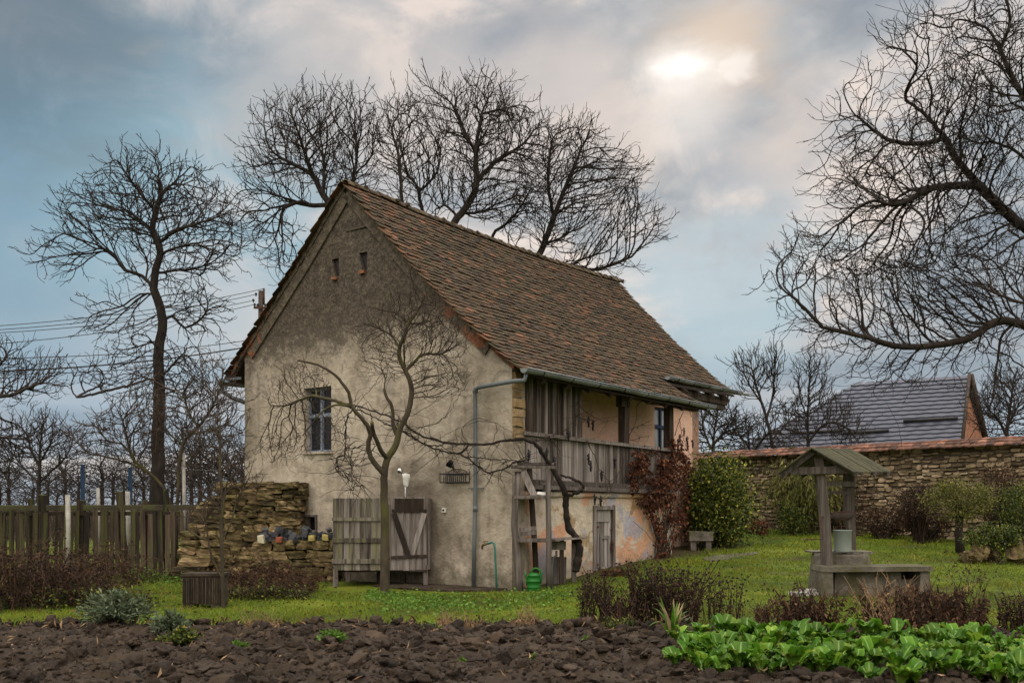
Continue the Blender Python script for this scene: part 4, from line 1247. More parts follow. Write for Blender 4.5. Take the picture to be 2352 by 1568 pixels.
# watering can
wc0 = P(1226, 1355, 18.55); wc = thing('watering_can', 'green plastic watering can standing under the shelf rack', 'watering can', (wc0.x, wc0.y, wc0.z))
m = MB(); m.lathe(wc0, [(.001, 0), (.125, 0), (.13, .015), (.122, .06), (.126, .065), (.122, .07), (.122, .16), (.128, .165), (.128, .18), (.120, .19), (.112, .27), (.118, .275), (.112, .285), (.085, .32), (.06, .33), (.055, .325), (.05, .30)], 24); m.build('body', 'can', wc)
m = MB(); m.tube([wc0 + Vector((-.115, 0, .10)), wc0 + Vector((-.125, 0, .18)), wc0 + Vector((-.15, 0, .28)), wc0 + Vector((-.172, 0, .345))], [.03, .022, .016, .019], 10); m.build('spout', 'can', wc)
m = MB(); m.tube([wc0 + Vector((x, 0, z)) for x, z in ((-.055, .30), (-.04, .365), (.01, .41), (.07, .405), (.125, .36), (.148, .28), (.14, .2), (.115, .13))], .02, 9); m.build('handle', 'can', wc)

# ------------------------------------------------------------------ stacked stones
def stone_proto(seed, name, amp=.18):
    import bmesh
    bm = bmesh.new(); bmesh.ops.create_cube(bm, size=1.0); bmesh.ops.subdivide_edges(bm, edges=bm.edges, cuts=3, use_grid_fill=True)
    rr = random.Random(seed); sk = [rr.uniform(-.16, .16) for _ in range(6)]
    for v in bm.verts:
        c = v.co.copy(); ln = max(abs(q) for q in c)
        s = c.normalized() * .62
        c = c.lerp(s, .22)
        c.x += sk[0] * c.z + sk[1] * c.y; c.z += sk[2] * c.x * .6 + sk[3] * c.y * .5
        c.x *= 1 + sk[4] * c.z * 1.2; c.z *= 1 + sk[5] * c.x * 1.2
        c += amp * mnoise.noise_vector(c * 1.6 + Vector((seed * 5.3, 0, 0))) * .8 + amp * .35 * mnoise.noise_vector(c * 5 + Vector((seed * 2.3, 4, 0)))
        v.co = c
    bmesh.ops.recalc_face_normals(bm, faces=bm.faces)
    me = bpy.data.meshes.new(name); bm.to_mesh(me); bm.free()
    return me
ST = [stone_proto(i, 'field_stone') for i in range(9)]
for s in ST: s.materials.append(MT['stone'])
BK = [stone_proto(30 + i, 'paving_block', .12) for i in range(5)]
for s in BK: s.materials.append(MT['block'])
def put_stone(me, name, c, size, label, group, cat='stone', rot=(0, 0, 0)):
    o = bpy.data.objects.new(name, me); col.objects.link(o); o.location = c; o.scale = size; o.rotation_euler = rot
    return props(o, label, cat, group)
LB1 = 'mossy tan field stone in the tall dry stack beside the house'
LB2 = 'mossy flat field stone in the low dry stack beside the plank cubicle'
def stack(x0, x1, Zf, z0, topf, hr, wr, dep, label, group, leftf=None):
    z = z0
    while True:
        hh = R.uniform(*hr)
        xa = leftf(z) if leftf else x0
        x = xa + R.uniform(-.1, .05); any_ = False
        while x < x1:
            w_ = R.uniform(*wr); hs = hh * R.uniform(.72, 1.12)
            if x + w_ > x1 + .12: w_ = max(.14, x1 + .04 - x)
            zc = z + hh / 2 + R.uniform(-.012, .012)
            if zc + hh * .2 < topf(x + w_ / 2):
                any_ = True
                put_stone(R.choice(ST), 'field_stone', (x + w_ / 2, Zf + dep / 2 + R.uniform(-.07, .07), zc), (w_ * 1.04, dep * R.uniform(.85, 1.1), hs * 1.03),
                          label, group, rot=(R.uniform(-.06, .06), R.uniform(-.07, .07), R.uniform(-.12, .12)))
            x += w_ * .97
        z += hh * .93
        if not any_ or z > 3: break
def topA(x):    # outline of the tall stack (world x -> top height)
    pts = [(425, 1225), (440, 1200), (452, 1180), (470, 1140), (495, 1120), (520, 1103), (560, 1101), (600, 1103), (640, 1108), (684, 1104), (700, 1104)]
    px = CX + x * F / 22.0
    for (a, b), (c, d) in zip(pts, pts[1:]):
        if px <= c: return P(0, b + (d - b) * max(0, (px - a)) / (c - a), 22.0).z
    return P(0, 1104, 22.0).z
stack(P(418, 0, 22).x, P(688, 0, 22).x, 22.0, -.05, topA, (.10, .19), (.18, .44), .5, LB1, 'stones of the tall dry stack')
stack(P(590, 0, 21.2).x, P(765, 0, 21.2).x, 21.2, -.05, lambda x: P(0, 1244, 21.2).z, (.13, .23), (.22, .5), .55, LB2, 'stones of the low dry stack')
# added dark core: blocks light, makes the gaps between stones read as shade
core = MB(); xa, xb = P(470, 0, 22.4).x, P(684, 0, 22.4).x
core.box(((xa + xb) / 2, 22.42, .9), (xb - xa - .15, .3, 1.8)); core.box((P(680, 0, 21.6).x, 21.62, .35), (1.4, .3, .75))
top_mesh(core, 'dark_core', 'void', 'dark core added inside the dry stacks as shade for the gaps', 'rubble', ((xa + xb) / 2, 22.42, 0))
for (px, py, w_, h_) in ((415, 1312, .55, .22), (420, 1292, .5, .2)):
    p = P(px, py, 21.6); put_stone(ST[2], 'step_stone', (p.x + .25, 21.6 + (1312 - py) * .015, p.z), (w_ * 1.3, .5, h_), 'mossy long stone step at the left foot of the tall stack' if py > 1300 else 'upper mossy stone step left of the tall stack', None)
# dark paving blocks on the low stack
for k in range(72):
    t = R.random(); px = 592 + 170 * t; lay = R.choice((0, 0, 1, 1, 2, 3))
    zt_ = P(0, 1244, 21.3).z; p = P(px, 0, 21.3)
    maxl = 3.4 if px > 690 else 2.6
    if lay > maxl: continue
    s = R.uniform(.10, .17)
    put_stone(R.choice(BK), 'paving_block', (p.x, 21.32 + R.uniform(-.05, .35), zt_ + .04 + lay * .09 + R.uniform(-.02, .03)), (s, s * .9, s * .85),
              'dark grey paving block tipped on top of the low stone stack', 'dark paving blocks on the low stack', 'block', rot=(R.uniform(-.6, .6), R.uniform(-.6, .6), R.uniform(0, 3)))
for px, py, mt, lb in ((600, 1237, 'plastic_white', 'cream pot standing at the left end of the dark paving blocks'), (716, 1235, 'yellow', 'yellow stone lying among the dark paving blocks'), (747, 1234, 'yellow', 'pale yellow flat stone at the right end of the dark blocks'),
                       (642, 1239, 'redb', 'small red brick piece between the dark paving blocks')):
    m_ = {'yellow': ('yellow_stone', [(.42, .33, .10), (.55, .45, .18)]), 'redb': ('red_piece', [(.25, .07, .04), (.32, .10, .06)]), 'plastic_white': ('cream_pot', [(.45, .42, .28), (.6, .55, .4)])}[mt]
    if m_[0] not in MT: MT[m_[0]] = mottled(m_[0], m_[1], 4, .9, 15, .5, .02, .2)
    me = stone_proto(60 + px, 'loose_piece', .1); me.materials.append(MT[m_[0]])
    put_stone(me, m_[0].replace('piece', 'brick'), P(px, py, 21.18), (.13, .13, .16 if mt == 'plastic_white' else .12), lb, None, 'pot' if mt == 'plastic_white' else 'stone')

# ribbed dark box on the grass
rb0 = on_ground(463, 1396); rb = thing('ribbed_box', 'dark ribbed concrete box on two feet standing in the grass', 'box', tuple(rb0))
Zr = rb0.y; s = Zr / F
m = MB(); w_, h_ = 88 * s, 66 * s
m.box(rb0 + Vector((0, .2, .06 + h_ / 2)), (w_, .38, h_), jit=.006)
for i in range(22): m.box(rb0 + Vector((-w_ / 2 + (i + .5) * w_ / 22, 0, .06 + h_ / 2 - .01)), (w_ / 22 * .5, .025, h_ - .05), rnd=R.random(), jit=.003)
MT['dark_box'] = mottled('dark_mossy_concrete', [(.016, .012, .009), (.035, .026, .018), (.06, .045, .03)], 5, .95, 25, .8, .01, .5)
m.build('body', 'dark_box', rb)
m = MB(); m.box(rb0 + Vector((0, .2, .07 + h_)), (w_ + .05, .44, .045), jit=.006); m.build('lid', 'dark_box', rb)
for sx in (-1, 1): m = MB(); m.box(rb0 + Vector((sx * w_ * .38, .2, .02)), (.14, .38, .12), jit=.01); m.build('foot', 'dark_box', rb)

# ------------------------------------------------------------------ left fence and posts
fz = 22.6
MT['fence_rail'] = mottled('mossy_fence_rail', [(.03, .026, .015), (.06, .052, .03), (.085, .075, .045)], 3, .92, 25, .6, .01, .3, moss=((.06, .068, .018), 1.5, .5, .6))
fe = thing('picket_fence', 'old dark wooden picket fence with mossy rail left of the stones', 'fence', (P(200, 0, fz).x, fz, 0))
x = P(-80, 0, fz).x; xe = P(418, 0, fz).x
pts = []
while x < xe:
    w_ = R.uniform(.075, .12); gap = R.uniform(.015, .05) if R.random() < .85 else .11
    hh = 1.50 + R.uniform(-.06, .07) + .05 * math.sin(x * 1.9)
    m = MB(); y = fz - .04
    m.box((0, 0, hh / 2), (w_, .022, hh), rnd=R.random(), jit=.006)
    M_ = Matrix.Translation((x + w_ / 2, y, -.02)) @ Matrix.Rotation(R.gauss(0, .018), 4, 'Y')
    m.v = [tuple(M_ @ Vector(v)) for v in m.v]; m.build('picket', 'fence', fe)
    x += w_ + gap
for z in (.45, 1.42):
    m = MB(); m.beam((P(-90, 0, fz).x, fz + .02, z), (xe, fz + .02, z + .02), .06, .09, .3, jit=.01); m.build('rail', 'fence', fe)
m = MB(); m.beam((P(-90, 0, fz).x, fz + .08, 1.55), (xe + .6, fz + .08, 1.57), .05, .12, .3, jit=.01); m.build('rail', 'fence_rail', fe)
for px, w_, top in ((72, .10, 1145), (100, .16, 1136), (187, .12, 1148), (282, .13, 1128), (335, .12, 1150), (382, .10, 1124)):
    m = MB(); p = P(px, top, fz + .1); m.beam((p.x + (.07 if px == 282 else 0), fz + .1, -.1), (p.x - (.07 if px == 282 else 0), fz + .1, p.z), w_, w_, R.random(), jit=.02); m.build('post', 'fence', fe)
for px, top, bot, Z, r, lb in ((155, 1136, 1245, 22.3, .055, 'short white concrete post standing before the picket fence'), (293, 1128, 1180, 24.5, .06, 'white concrete post behind the leaning fence post'),
                               (421, 1040, 1330, 23.2, .045, 'tall thin white post by the end of the picket fence'), (225, 1120, 1165, 30, .05, 'far white post standing in the orchard behind the fence')):
    p = P(px, top, Z); m = MB(); m.tube([(p.x, Z, -.1), (p.x + .02, Z, p.z * .6), (p.x, Z, p.z)], r, 8)
    top_mesh(m, 'white_post', 'white_post', lb, 'post', (p.x, Z, 0))
for px, top, Z, lb in ((190, 1068, 27, 'left blue steel post of the wire fence'), (299, 1074, 29, 'middle blue steel post of the wire fence'), (505, 1090, 31, 'right blue steel post of the wire fence near the stones')):
    p = P(px, top, Z); m = MB(); m.box((p.x, Z, p.z / 2), (.085, .085, p.z), jit=.003); m.box((p.x, Z, p.z), (.10, .10, .03))
    top_mesh(m, 'steel_post', 'blue_paint', lb, 'post', (p.x, Z, 0))
for py, lb in ((1074, 'upper wire strung between the blue steel posts'), (1119, 'lower wire strung between the blue steel posts')):
    m = MB(); m.tube([P(-60, py, 24), P(190, py, 27), P(299, py + 1, 29), P(505, py + 6, 31)], .008, 4); top_mesh(m, 'fence_wire', 'black', lb, 'wire', P(190, py, 27))

# utility pole and lines
zp = 46
up = thing('utility_pole', 'dark wooden utility pole rising behind the left roof verge', 'utility pole', (P(599, 0, zp).x, zp, 0))
m = MB(); m.tube([(P(599, 0, zp).x, zp, -.2), P(599, 668, zp)], [.17, .11], 10); m.build('pole', 'wood_dark', up)
m = MB(); m.beam(P(583, 706, zp - .15), P(616, 707, zp - .15), .09, .11); m.tube([P(606, 662, zp), P(606, 700, zp)], .05, 6); m.build('crossarm', 'rust', up)
for px, py in ((585, 700), (592, 701), (609, 701), (615, 701), (588, 676), (582, 690)):
    m = MB(); m.lathe(P(px, py, zp - .15), [(.02, -.1), (.03, -.03), (.06, -.02), (.06, .03), (.04, .07), (.001, .09)], 8); m.build('insulator', 'black', up)
for i, (a, b, r, lb) in enumerate((((606, 663), (0, 748), .014, 'topmost power line running left from the utility pole'), ((588, 676), (0, 757), .014, 'second power line from the top running left from the pole'),
                                   ((582, 690), (0, 764), .014, 'third power line from the top running left from the pole'), ((585, 699), (0, 789), .014, 'power line leaving the left end of the crossarm'),
                                   ((605, 776), (0, 822), .016, 'thin power line low on the pole above the pair of cables'), ((605, 790), (0, 852), .030, 'thick lower cable strung left from the utility pole'),
                                   ((603, 812), (0, 860), .014, 'lowest thin line strung left below the thick cable'))):
    A_ = P(a[0], a[1], zp); B_ = P(b[0], b[1], 38); m = MB(); q = []
    for k in range(15):
        t = k / 12; p = A_.lerp(B_, t); p.z -= .35 * 4 * t * (1 - t) * .6 if t <= 1 else 0; q.append(p)
    m.tube(q, r, 4); top_mesh(m, 'power_line', 'black', lb, 'cable', A_)

# ------------------------------------------------------------------ boundary wall, right
wl0, wl1 = P(1560, 0, 36.4), P(2420, 0, 26.6)
A_ = Vector((wl0.x, wl0.y)); B_ = Vector((wl1.x, wl1.y)); B_ = A_ + (B_ - A_) * 1.25
d2 = (B_ - A_).normalized(); n2 = Vector((d2.y, -d2.x)); LW = (B_ - A_).length
if n2.y > 0: n2 = -n2
WT = 3.30
sw = thing('boundary_wall', 'long rubble stone wall capped with red tiles behind the lawn', 'wall', (A_.x, A_.y, gz(A_.x, A_.y)))
def wp(s, d, z): q = A_ + d2 * s + n2 * d; return Vector((q.x, q.y, z))
m = MB(); z = .15
WM = Matrix(((d2.x, -n2.x, 0), (d2.y, -n2.y, 0), (0, 0, 1)))
while z < WT:
    hh = R.uniform(.07, .17); s = R.uniform(-.3, 0)
    while s < LW:
        w_ = R.uniform(.12, .36) * (1.4 if R.random() < .15 else 1)
        hs = hh * R.uniform(.5, 1.3)
        c = wp(s + w_ / 2, R.uniform(-.02, .035), z + hh / 2 + R.uniform(-.03, .03))
        # chamfered irregular block
        x_, z_ = w_ * .52, hs * .5; vs = []
        for k, (fx, fz_) in enumerate(((-1, -.7), (-.6, -1), (.6, -1), (1, -.6), (1, .6), (.55, 1), (-.55, 1), (-1, .7))):
            vs.append((fx * x_ * R.uniform(.8, 1.02), .10, fz_ * z_ * R.uniform(.8, 1.05)))
        fr_ = [(v[0] * .9, -.03 + R.uniform(-.02, .02), v[2] * .84) for v in vs]
        allv = [WM @ Vector((v[0], v[1], v[2])) + c for v in vs + fr_]
        tlt = R.gauss(0, .06)
        m.add(allv, [tuple(range(8, 16))] + [(i, (i + 1) % 8, (i + 1) % 8 + 8, i + 8) for i in range(8)], R.random())
        s += w_
    z += hh * .92
fix_normals(m.build('masonry', 'wallstone', sw))
m = MB(); c = wp(LW / 2, -.26, WT / 2); m.box(c, (LW + .5, .5, WT), WM); m.build('mortar_core', 'mortar', sw)
m = MB()
for row, (dd, zz) in enumerate(((.20, WT + .0), (.04, WT + .10), )):
    s = -.3
    while s < LW:
        w_ = .24 + R.uniform(-.01, .01)
        vs = []; a0 = dd + .14 + R.uniform(-.015, .015); z0 = zz + R.uniform(-.012, .012); hi = R.uniform(.005, .02)
        for (ss, dq, zq) in ((0, a0, 0), (w_ / 2, a0, hi), (w_ - .008, a0, 0), (w_ - .008, a0 - .30, .13), (w_ / 2, a0 - .30, .13 + hi), (0, a0 - .30, .13)):
            vs.append(wp(s + ss, dq, z0 + zq))
        vs += [v - Vector((0, 0, .035)) for v in vs]
        m.add(vs, [(0, 1, 4, 5), (1, 2, 3, 4), (7, 6, 11, 10), (8, 7, 10, 9), (0, 6, 7, 1), (1, 7, 8, 2), (0, 5, 11, 6), (2, 8, 9, 3)], R.random()); s += w_
m.box(wp(LW / 2, -.22, WT + .12), (LW + .6, .5, .16), WM, rnd=.4)
fix_normals(m.build('coping', 'coping', sw))

# neighbour house with dark metal roof
Zn = 55
nh = thing('neighbour_house', 'brick house with dark grey metal roof beyond the stone wall', 'house', (P(2100, 0, Zn).x, Zn, 0))
ra, rb_ = P(1972, 878, 58.5), P(2225, 862, Zn)
ea, eb_ = P(1660, 1052, 57.0), P(2209, 1022, Zn - 2.6)
m = MB(); nu, nv = 320, 17
def rf(u, v):
    a = ra.lerp(rb_, u); b = ea.lerp(eb_, u); return a.lerp(b, v)
nrm = (rf(1, 0) - rf(0, 0)).cross(rf(0, 1) - rf(0, 0)).normalized()
if nrm.z < 0: nrm = -nrm
vs = []; fs = []
for j in range(nv):
    for side_ in (0, 1):
        v = (j + side_) / nv
        for i in range(nu + 1):
            u = i / nu; L = (rb_ - ra).length * (1 + v * .5)
            wv = .5 + .5 * math.cos(u * L / .30 * 2 * PI * .5)
            vs.append(rf(u, v) + nrm * ((.06 if side_ else 0.0) + .028 * wv))
W = nu + 1
for j in range(nv):
    for i in range(nu):
        a = (j * 2) * W + i; fs.append((a, a + 1, a + W + 1, a + W))
        if j < nv - 1: b = (j * 2 + 1) * W + i; fs.append((b, b + 1, b + W + 1, b + W))
m.add(vs, fs, .5, False)
ob = m.build('roof', 'metalroof', nh)
m = MB()
for (u0, u1, v) in ((.16, .42, .72), (.44, .66, .76), (.70, .97, .64)): m.tube([rf(u0, v) + nrm * .12, rf(u1, v) + nrm * .12], .09, 6)
m.build('snow_guard', 'black', ob)
back = Vector((2.6, 5.0, 0)); gb = P(2262, 1022, Zn + 1.0)
m = MB(); e2 = eb_ + Vector((.2, .2, 0)); 
m.add([rb_ + Vector((-.25, .1, -.1)), gb, (gb.x, gb.y, 0), (e2.x, e2.y, 0), e2], [(0, 1, 2, 3, 4)]); m.build('gable_wall', 'brick', nh)
m = MB(); m.tube([rb_ + Vector((.1, -.05, .05)), gb + Vector((.15, 0, .0))], .14, 6); m.tube([rb_ + Vector((0, -.1, .08)), eb_ + Vector((0, -.05, .05))], .09, 6); m.build('verge_board', 'wood_dark', nh)
m = MB(); m.add([ra, rb_, gb + Vector((.2, 0, 0)), P(1980, 1040, 66)], [(0, 1, 2, 3)]); m.build('rear_roof', 'metalroof', nh)
m = MB(); m.add([(ea.x + 2, ea.y + .3, ea.z - .1), (eb_.x, eb_.y + .3, eb_.z - .1), (eb_.x, eb_.y + .3, 0), (ea.x + 2, ea.y + .3, 0)], [(0, 1, 2, 3)]); m.build('wall', 'brick', nh)

# ------------------------------------------------------------------ draw well
wz = 18.1
w0 = P(1930, 1350, wz); w0.z = gz(w0.x, wz)
we = thing('draw_well', 'roofed garden well with grey posts, windlass and concrete ring', 'well', tuple(w0))
Pn = lambda x, y, Z=wz - .45: P(x, y, Z)
Pf = lambda x, y, Z=wz + .45: P(x, y, Z)
m = MB()   # concrete ring
cx = w0.x; m.lathe((cx, wz, w0.z), [(.60, -.2), (.565, .05), (.50, .62), (.49, .66), (.36, .66), (.36, .1), (.001, .1)], 28)
m.build('well_ring', 'concrete', we)
m = MB(); m.box((cx - .25, wz + .2, w0.z + .685), (.55, .5, .035), jit=.01); m.box((cx + .30, wz + .1, w0.z + .685), (.5, .55, .035), jit=.01); m.build('lid', 'wood_green', we)
def poly_post(pl, pr, Z, dep):
    m = MB(); vs = []
    for (a, b) in zip(pl, pr):
        for Zq in (Z, Z + dep):
            k = 1; vs += [P(a[0], a[1], Z) + Vector((0, Zq - Z, 0)), P(b[0], b[1], Z) + Vector((0, Zq - Z, 0))]
    n = len(pl); fs = []
    for i in range(n - 1):
        a = i * 4; b = a + 4
        fs += [(a, a + 1, b + 1, b), (a + 1, a + 3, b + 3, b + 1), (a + 3, a + 2, b + 2, b + 3), (a + 2, a, b, b + 2)]
    fs += [(0, 2, 3, 1), ((n - 1) * 4, (n - 1) * 4 + 1, (n - 1) * 4 + 3, (n - 1) * 4 + 2)]
    m.add(vs, fs); return m
m = poly_post([(1870, 1052), (1878, 1106), (1883, 1150), (1888, 1200), (1890, 1240), (1892, 1304)], [(1890, 1052), (1899, 1106), (1903, 1150), (1908, 1200), (1910, 1240), (1914, 1304)], wz - .62, .16)
fix_normals(m.build('post', 'wood_post', we))
m = poly_post([(1942, 1076), (1944, 1180), (1951, 1230), (1955, 1268)], [(1963, 1076), (1964, 1180), (1966, 1230), (1967, 1268)], wz + .42, .15)
fix_normals(m.build('post', 'wood_post', we))
# roof: ridge goes from the near gable back to the right
An, Bn = Pn(1863, 1027, wz - .85), Pf(1958, 1031, wz + .75)
rdir = Bn - An
eR = Pn(1961, 1083, wz - .85); eL = Pn(1784, 1087, wz - .85)
m = MB()
def slope(a, e, nb):
    for i in range(nb):
        t0, t1 = i / nb, (i + 1) / nb - .012
        th = Vector((0, 0, -.025)); lf = Vector((0, 0, R.uniform(-.006, .006)))
        q = [a + rdir * t0 + lf, a + rdir * t1 + lf, e + rdir * t1 + lf, e + rdir * t0 + lf]
        m.add(q + [v + th for v in q], [(0, 1, 2, 3), (7, 6, 5, 4), (0, 4, 5, 1), (1, 5, 6, 2), (2, 6, 7, 3), (3, 7, 4, 0)], R.random())
slope(An, eR, 9); slope(An, eL, 9)
MT['well_roof'] = mottled('mossy_roof_board', [(.03, .027, .016), (.06, .054, .032), (.09, .083, .052)], 2.5, .92, 30, .6, .008, .4, (4, 4, 1), moss=((.07, .072, .022), 2, .5, .5))
rfw = fix_normals(m.build('roof', 'well_roof', we))
for f in (.08, .55, .93):
    o_ = rdir * f + Vector((0, 0, -.06))
    for e_ in (eR, eL): m = MB(); m.beam(An + o_, e_ + o_, .05, .07, R.random()); m.build('rafter', 'wood_post', rfw)
m = MB(); m.beam(Pn(1813, 1082, wz - .68), Pn(1950, 1078, wz - .68), .05, .13, .7, jit=.005); m.build('tie_beam', 'wood_post', we)
m = MB(); m.beam(Pf(1815, 1083, wz + .6), Pf(1975, 1081, wz + .6), .05, .12, .4, jit=.005); m.build('tie_beam', 'wood_post', we)
m = MB(); m.beam(Pn(1895, 1110, wz - .5), Pf(1963, 1111, wz + .45), .06, .085, .8, jit=.005); m.build('brace', 'wood_post', we)
m = MB(); m.beam(Pn(1898, 1130, wz - .4), Pf(1950, 1132, wz + .45), .05, .05, .3, jit=.005); m.build('brace', 'wood_post', we)
m = MB(); a = Pn(1903, 1187, wz - .45); b = Pf(1958, 1182, wz + .45); m.tube([a.lerp(b, t) for t in (0, .12, .13, .5, .87, .88, 1)], [.04, .04, .078, .072, .078, .04, .04], 12); wlss = m.build('windlass', 'wood_dark', we)
m = MB()
m.tube([a.lerp(b, .2 + .6 * k / 120) + Vector((.082 * math.cos(k * .7), 0, .082 * math.sin(k * .7))) for k in range(121)], .009, 5); m.tube([a.lerp(b, .5) + Vector((.0, 0, -.1)), P(1936, 1248, wz - .3)], .007, 5); m.build('chain', 'rust', wlss)
m = MB(); m.tube([P(1890, 1186, wz - .6), P(1886, 1187, wz - .8), P(1888, 1238, wz - .82), P(1850, 1238, wz - .9), P(1848, 1245, wz - .9)], .014, 6); m.tube([P(1964, 1227, wz + .55), P(1982, 1228, wz + .5)], .02, 6); m.build('crank', 'rust', we)
# bucket
bk0 = P(1935, 1301, wz - .32); bk0.z = w0.z + .70
bu = thing('bucket', 'pale enamel bucket standing on the well lid', 'bucket', tuple(bk0))
m = MB(); m.lathe(bk0, [(.001, .003), (.150, .0), (.152, .02), (.158, .37), (.166, .375), (.166, .39), (.156, .39), (.150, .03), (.001, .03)], 26); m.build('body', 'enamel', bu)
m = MB(); m.tube([bk0 + Vector((.16 * math.cos(t), .05 * math.sin(t), .36 + .10 * math.sin(t))) for t in np.linspace(0, PI, 12)], .006, 5); m.build('handle', 'rust', bu)
# trough
tz = 17.15
tr = thing('stone_trough', 'mossy concrete trough bench in front of the well', 'trough', (P(2016, 0, tz).x, tz, gz(6.3, tz)))
x0, x1 = P(1889, 0, tz).x, P(2143, 0, tz).x; ztp = P(0, 1300, tz).z; zbt = gz(6.3, tz) - .1
m = MB(); m.box(((x0 + x1) / 2, tz + .35, ztp - .045), (x1 - x0, .75, .09), jit=.012); m.build('slab', 'concrete', tr)
m = MB(); m.box(((x0 + x1) / 2 - .1, tz + .45, (ztp - .10 + zbt) / 2), (x1 - x0 - .75, .5, ztp - .10 - zbt), jit=.015); m.box(((x0 + x1) / 2 + .1, tz + .46, (ztp - .24 + zbt) / 2), (x1 - x0 - .35, .46, ztp - .24 - zbt), jit=.01); m.box((x1 - .45, tz + .66, (ztp - .1 + zbt) / 2), (.6, .06, ztp - .1 - zbt))
m.box((x1 - .12, tz + .35, (ztp - .09 + zbt) / 2), (.20, .7, ztp - .09 - zbt), jit=.012, taper=.9); m.box((x0 + .1, tz + .35, (ztp - .09 + zbt) / 2), (.18, .68, ztp - .09 - zbt), jit=.012)
m.build('basin', 'concrete', tr)
# stone bench and slabs at the right house end
p = P(1607, 1268, 25.6); p.z = gz(p.x, 25.6)
be = thing('stone_bench', 'grey stone bench under the ivy bush by the house end', 'bench', tuple(p))
m = MB(); m.box(p + Vector((0, 0, .36)), (.62, .5, .24), jit=.012); m.build('seat', 'concrete', be)
for sx in (-.2, .2): m = MB(); m.box(p + Vector((sx, 0, .12)), (.14, .4, .26), jit=.012); m.build('leg', 'concrete', be)
ol = [on_ground(*q) for q in ((1612, 1283), (1640, 1275), (1738, 1268), (1742, 1272), (1690, 1281), (1630, 1290))]
m = MB(); m.add([(q.x, q.y, q.z + .02) for q in ol] + [(q.x, q.y, q.z - .1) for q in ol], [tuple(range(6))] + [(i, (i + 1) % 6, (i + 1) % 6 + 6, i + 6) for i in range(6)])
fix_normals(m.build('path', 'concrete')); bpy.data.objects['path']['kind'] = 'structure'
q = on_ground(1845, 1366); m = MB(); m.box(q + Vector((0, 0, .03)), (.45, .25, .06), Matrix.Rotation(.2, 3, 'Z'), jit=.02); m.box(q + Vector((.1, .1, .08)), (.3, .12, .05), Matrix.Rotation(.1, 3, 'Z'), jit=.01)
top_mesh(m, 'broken_slab', 'white_post', 'broken whitish slab lying in the grass beside the trough', 'slab', q)
# ------------------------------------------------------------------ plants
def bezier(a, b, c, n):
    return [a * (1 - t) ** 2 + b * 2 * t * (1 - t) + c * t * t for t in np.linspace(0, 1, n)]

def dry_clump(label, px0, px1, pyb, pyt, n, mat='dry_dark', heads=True, lean=.22, leafn=6, leafmat=None, seed=0, name='dried_plant', group=None, rad=.007, lsize=.06, depth=.5, cat='plant'):
    rg = np.random.default_rng(seed)
    b0 = on_ground((px0 + px1) / 2, pyb); Z = b0.y; s = Z / F
    H = (pyb - pyt) * s; W = (px1 - px0) * s
    t = thing(name, label, cat, tuple(b0), group=group)
    st = MB(); hd = MB(); L = []; D = []
    for i in range(int(n * 1.8)):
        x = b0.x + rg.uniform(-.5, .5) * W; y = Z + rg.uniform(-.5, .5) * depth
        z = gz(x, y) - .03 if Z > 13.8 else soil_z(x, y) if y < 13.3 else gz(x, y)
        h = H * rg.uniform(.55, 1.05)
        a = Vector((x, y, z)); dx, dy = rg.normal() * lean * h, rg.normal() * lean * h
        b = a + Vector((dx * .3, dy * .3, h * .55)); c = a + Vector((dx, dy, h))
        pts = bezier(a, b, c, 6); r = rad * rg.uniform(.7, 1.3)
        st.tube(pts, [r, r * .95, r * .85, r * .75, r * .6, r * .45], 4, rg.uniform(), caps=False)
        tops = [c]
        for _ in range(rg.integers(0, 4)):
            p = pts[rg.integers(2, 5)]; e = p + Vector((rg.normal() * .09, rg.normal() * .09, rg.uniform(.05, .22)))
            st.tube([p, (p + e) / 2 + Vector((rg.normal() * .01, 0, -.01)), e], [r * .6, r * .5, r * .35], 3, rg.uniform(), caps=False); tops.append(e)
        if heads:
            for q in tops:
                k = rg.uniform(.012, .022); V = ICO1[0] * k * np.array([1, 1, .8]) + np.array(q)
                hd.add([tuple(v) for v in V], [tuple(f) for f in ICO1[1]], rg.uniform())
        for _ in range(int(leafn * 1.6)):
            p = pts[rg.integers(1, 5)].lerp(pts[rg.integers(1, 6)], .5); L.append(p); D.append((rg.normal() * .5, rg.normal() * .5, -1 + rg.uniform(-.2, .9)))
    if hd.v:
        b_ = len(st.v); st.v += hd.v; st.f += [[b_ + i for i in f] for f in hd.f]; st.r += hd.r; st.sm += hd.sm; st.mi += [1] * len(hd.f)
    st.build('stems', [mat, 'dry_dark'], t)
    if L: leaves('dead_leaves', np.array(L), lsize, rg, leafmat or mat, t, tip=np.array(D), aspect=.4)
    return t
dry_clump('dark dried coneflower clump with round seed heads at the left of the row', 1332, 1395, 1428, 1312, 26, seed=1, leafn=5)
dry_clump('short dark brown dried clump standing before the seed head row', 1395, 1445, 1442, 1350, 20, seed=2, heads=False, leafn=16, lsize=.07)
dry_clump('large dense clump of black seed head stalks before the creeper', 1452, 1525, 1432, 1298, 46, seed=3, leafn=8)
dry_clump('tall dense clump of dry stalks and heads right of the black clump', 1520, 1600, 1436, 1290, 44, seed=4, leafn=9)
dry_clump('thin airy clump of dried flower heads left of the well', 1618, 1700, 1428, 1328, 20, seed=5, leafn=4, rad=.005)
dry_clump('small brown dried tuft between the flower heads and the well', 1735, 1775, 1432, 1385, 14, mat='dry', seed=6, heads=False, leafn=8, lsize=.05)
dry_clump('broad brown withered clump before the left end of the trough', 1795, 1915, 1465, 1345, 44, mat='dry', seed=7, heads=False, leafn=18, lean=.28, lsize=.07)
dry_clump('dark withered stems rising before the middle of the trough', 1975, 2050, 1455, 1345, 22, mat='dry', seed=8, heads=False, leafn=12, lean=.2)
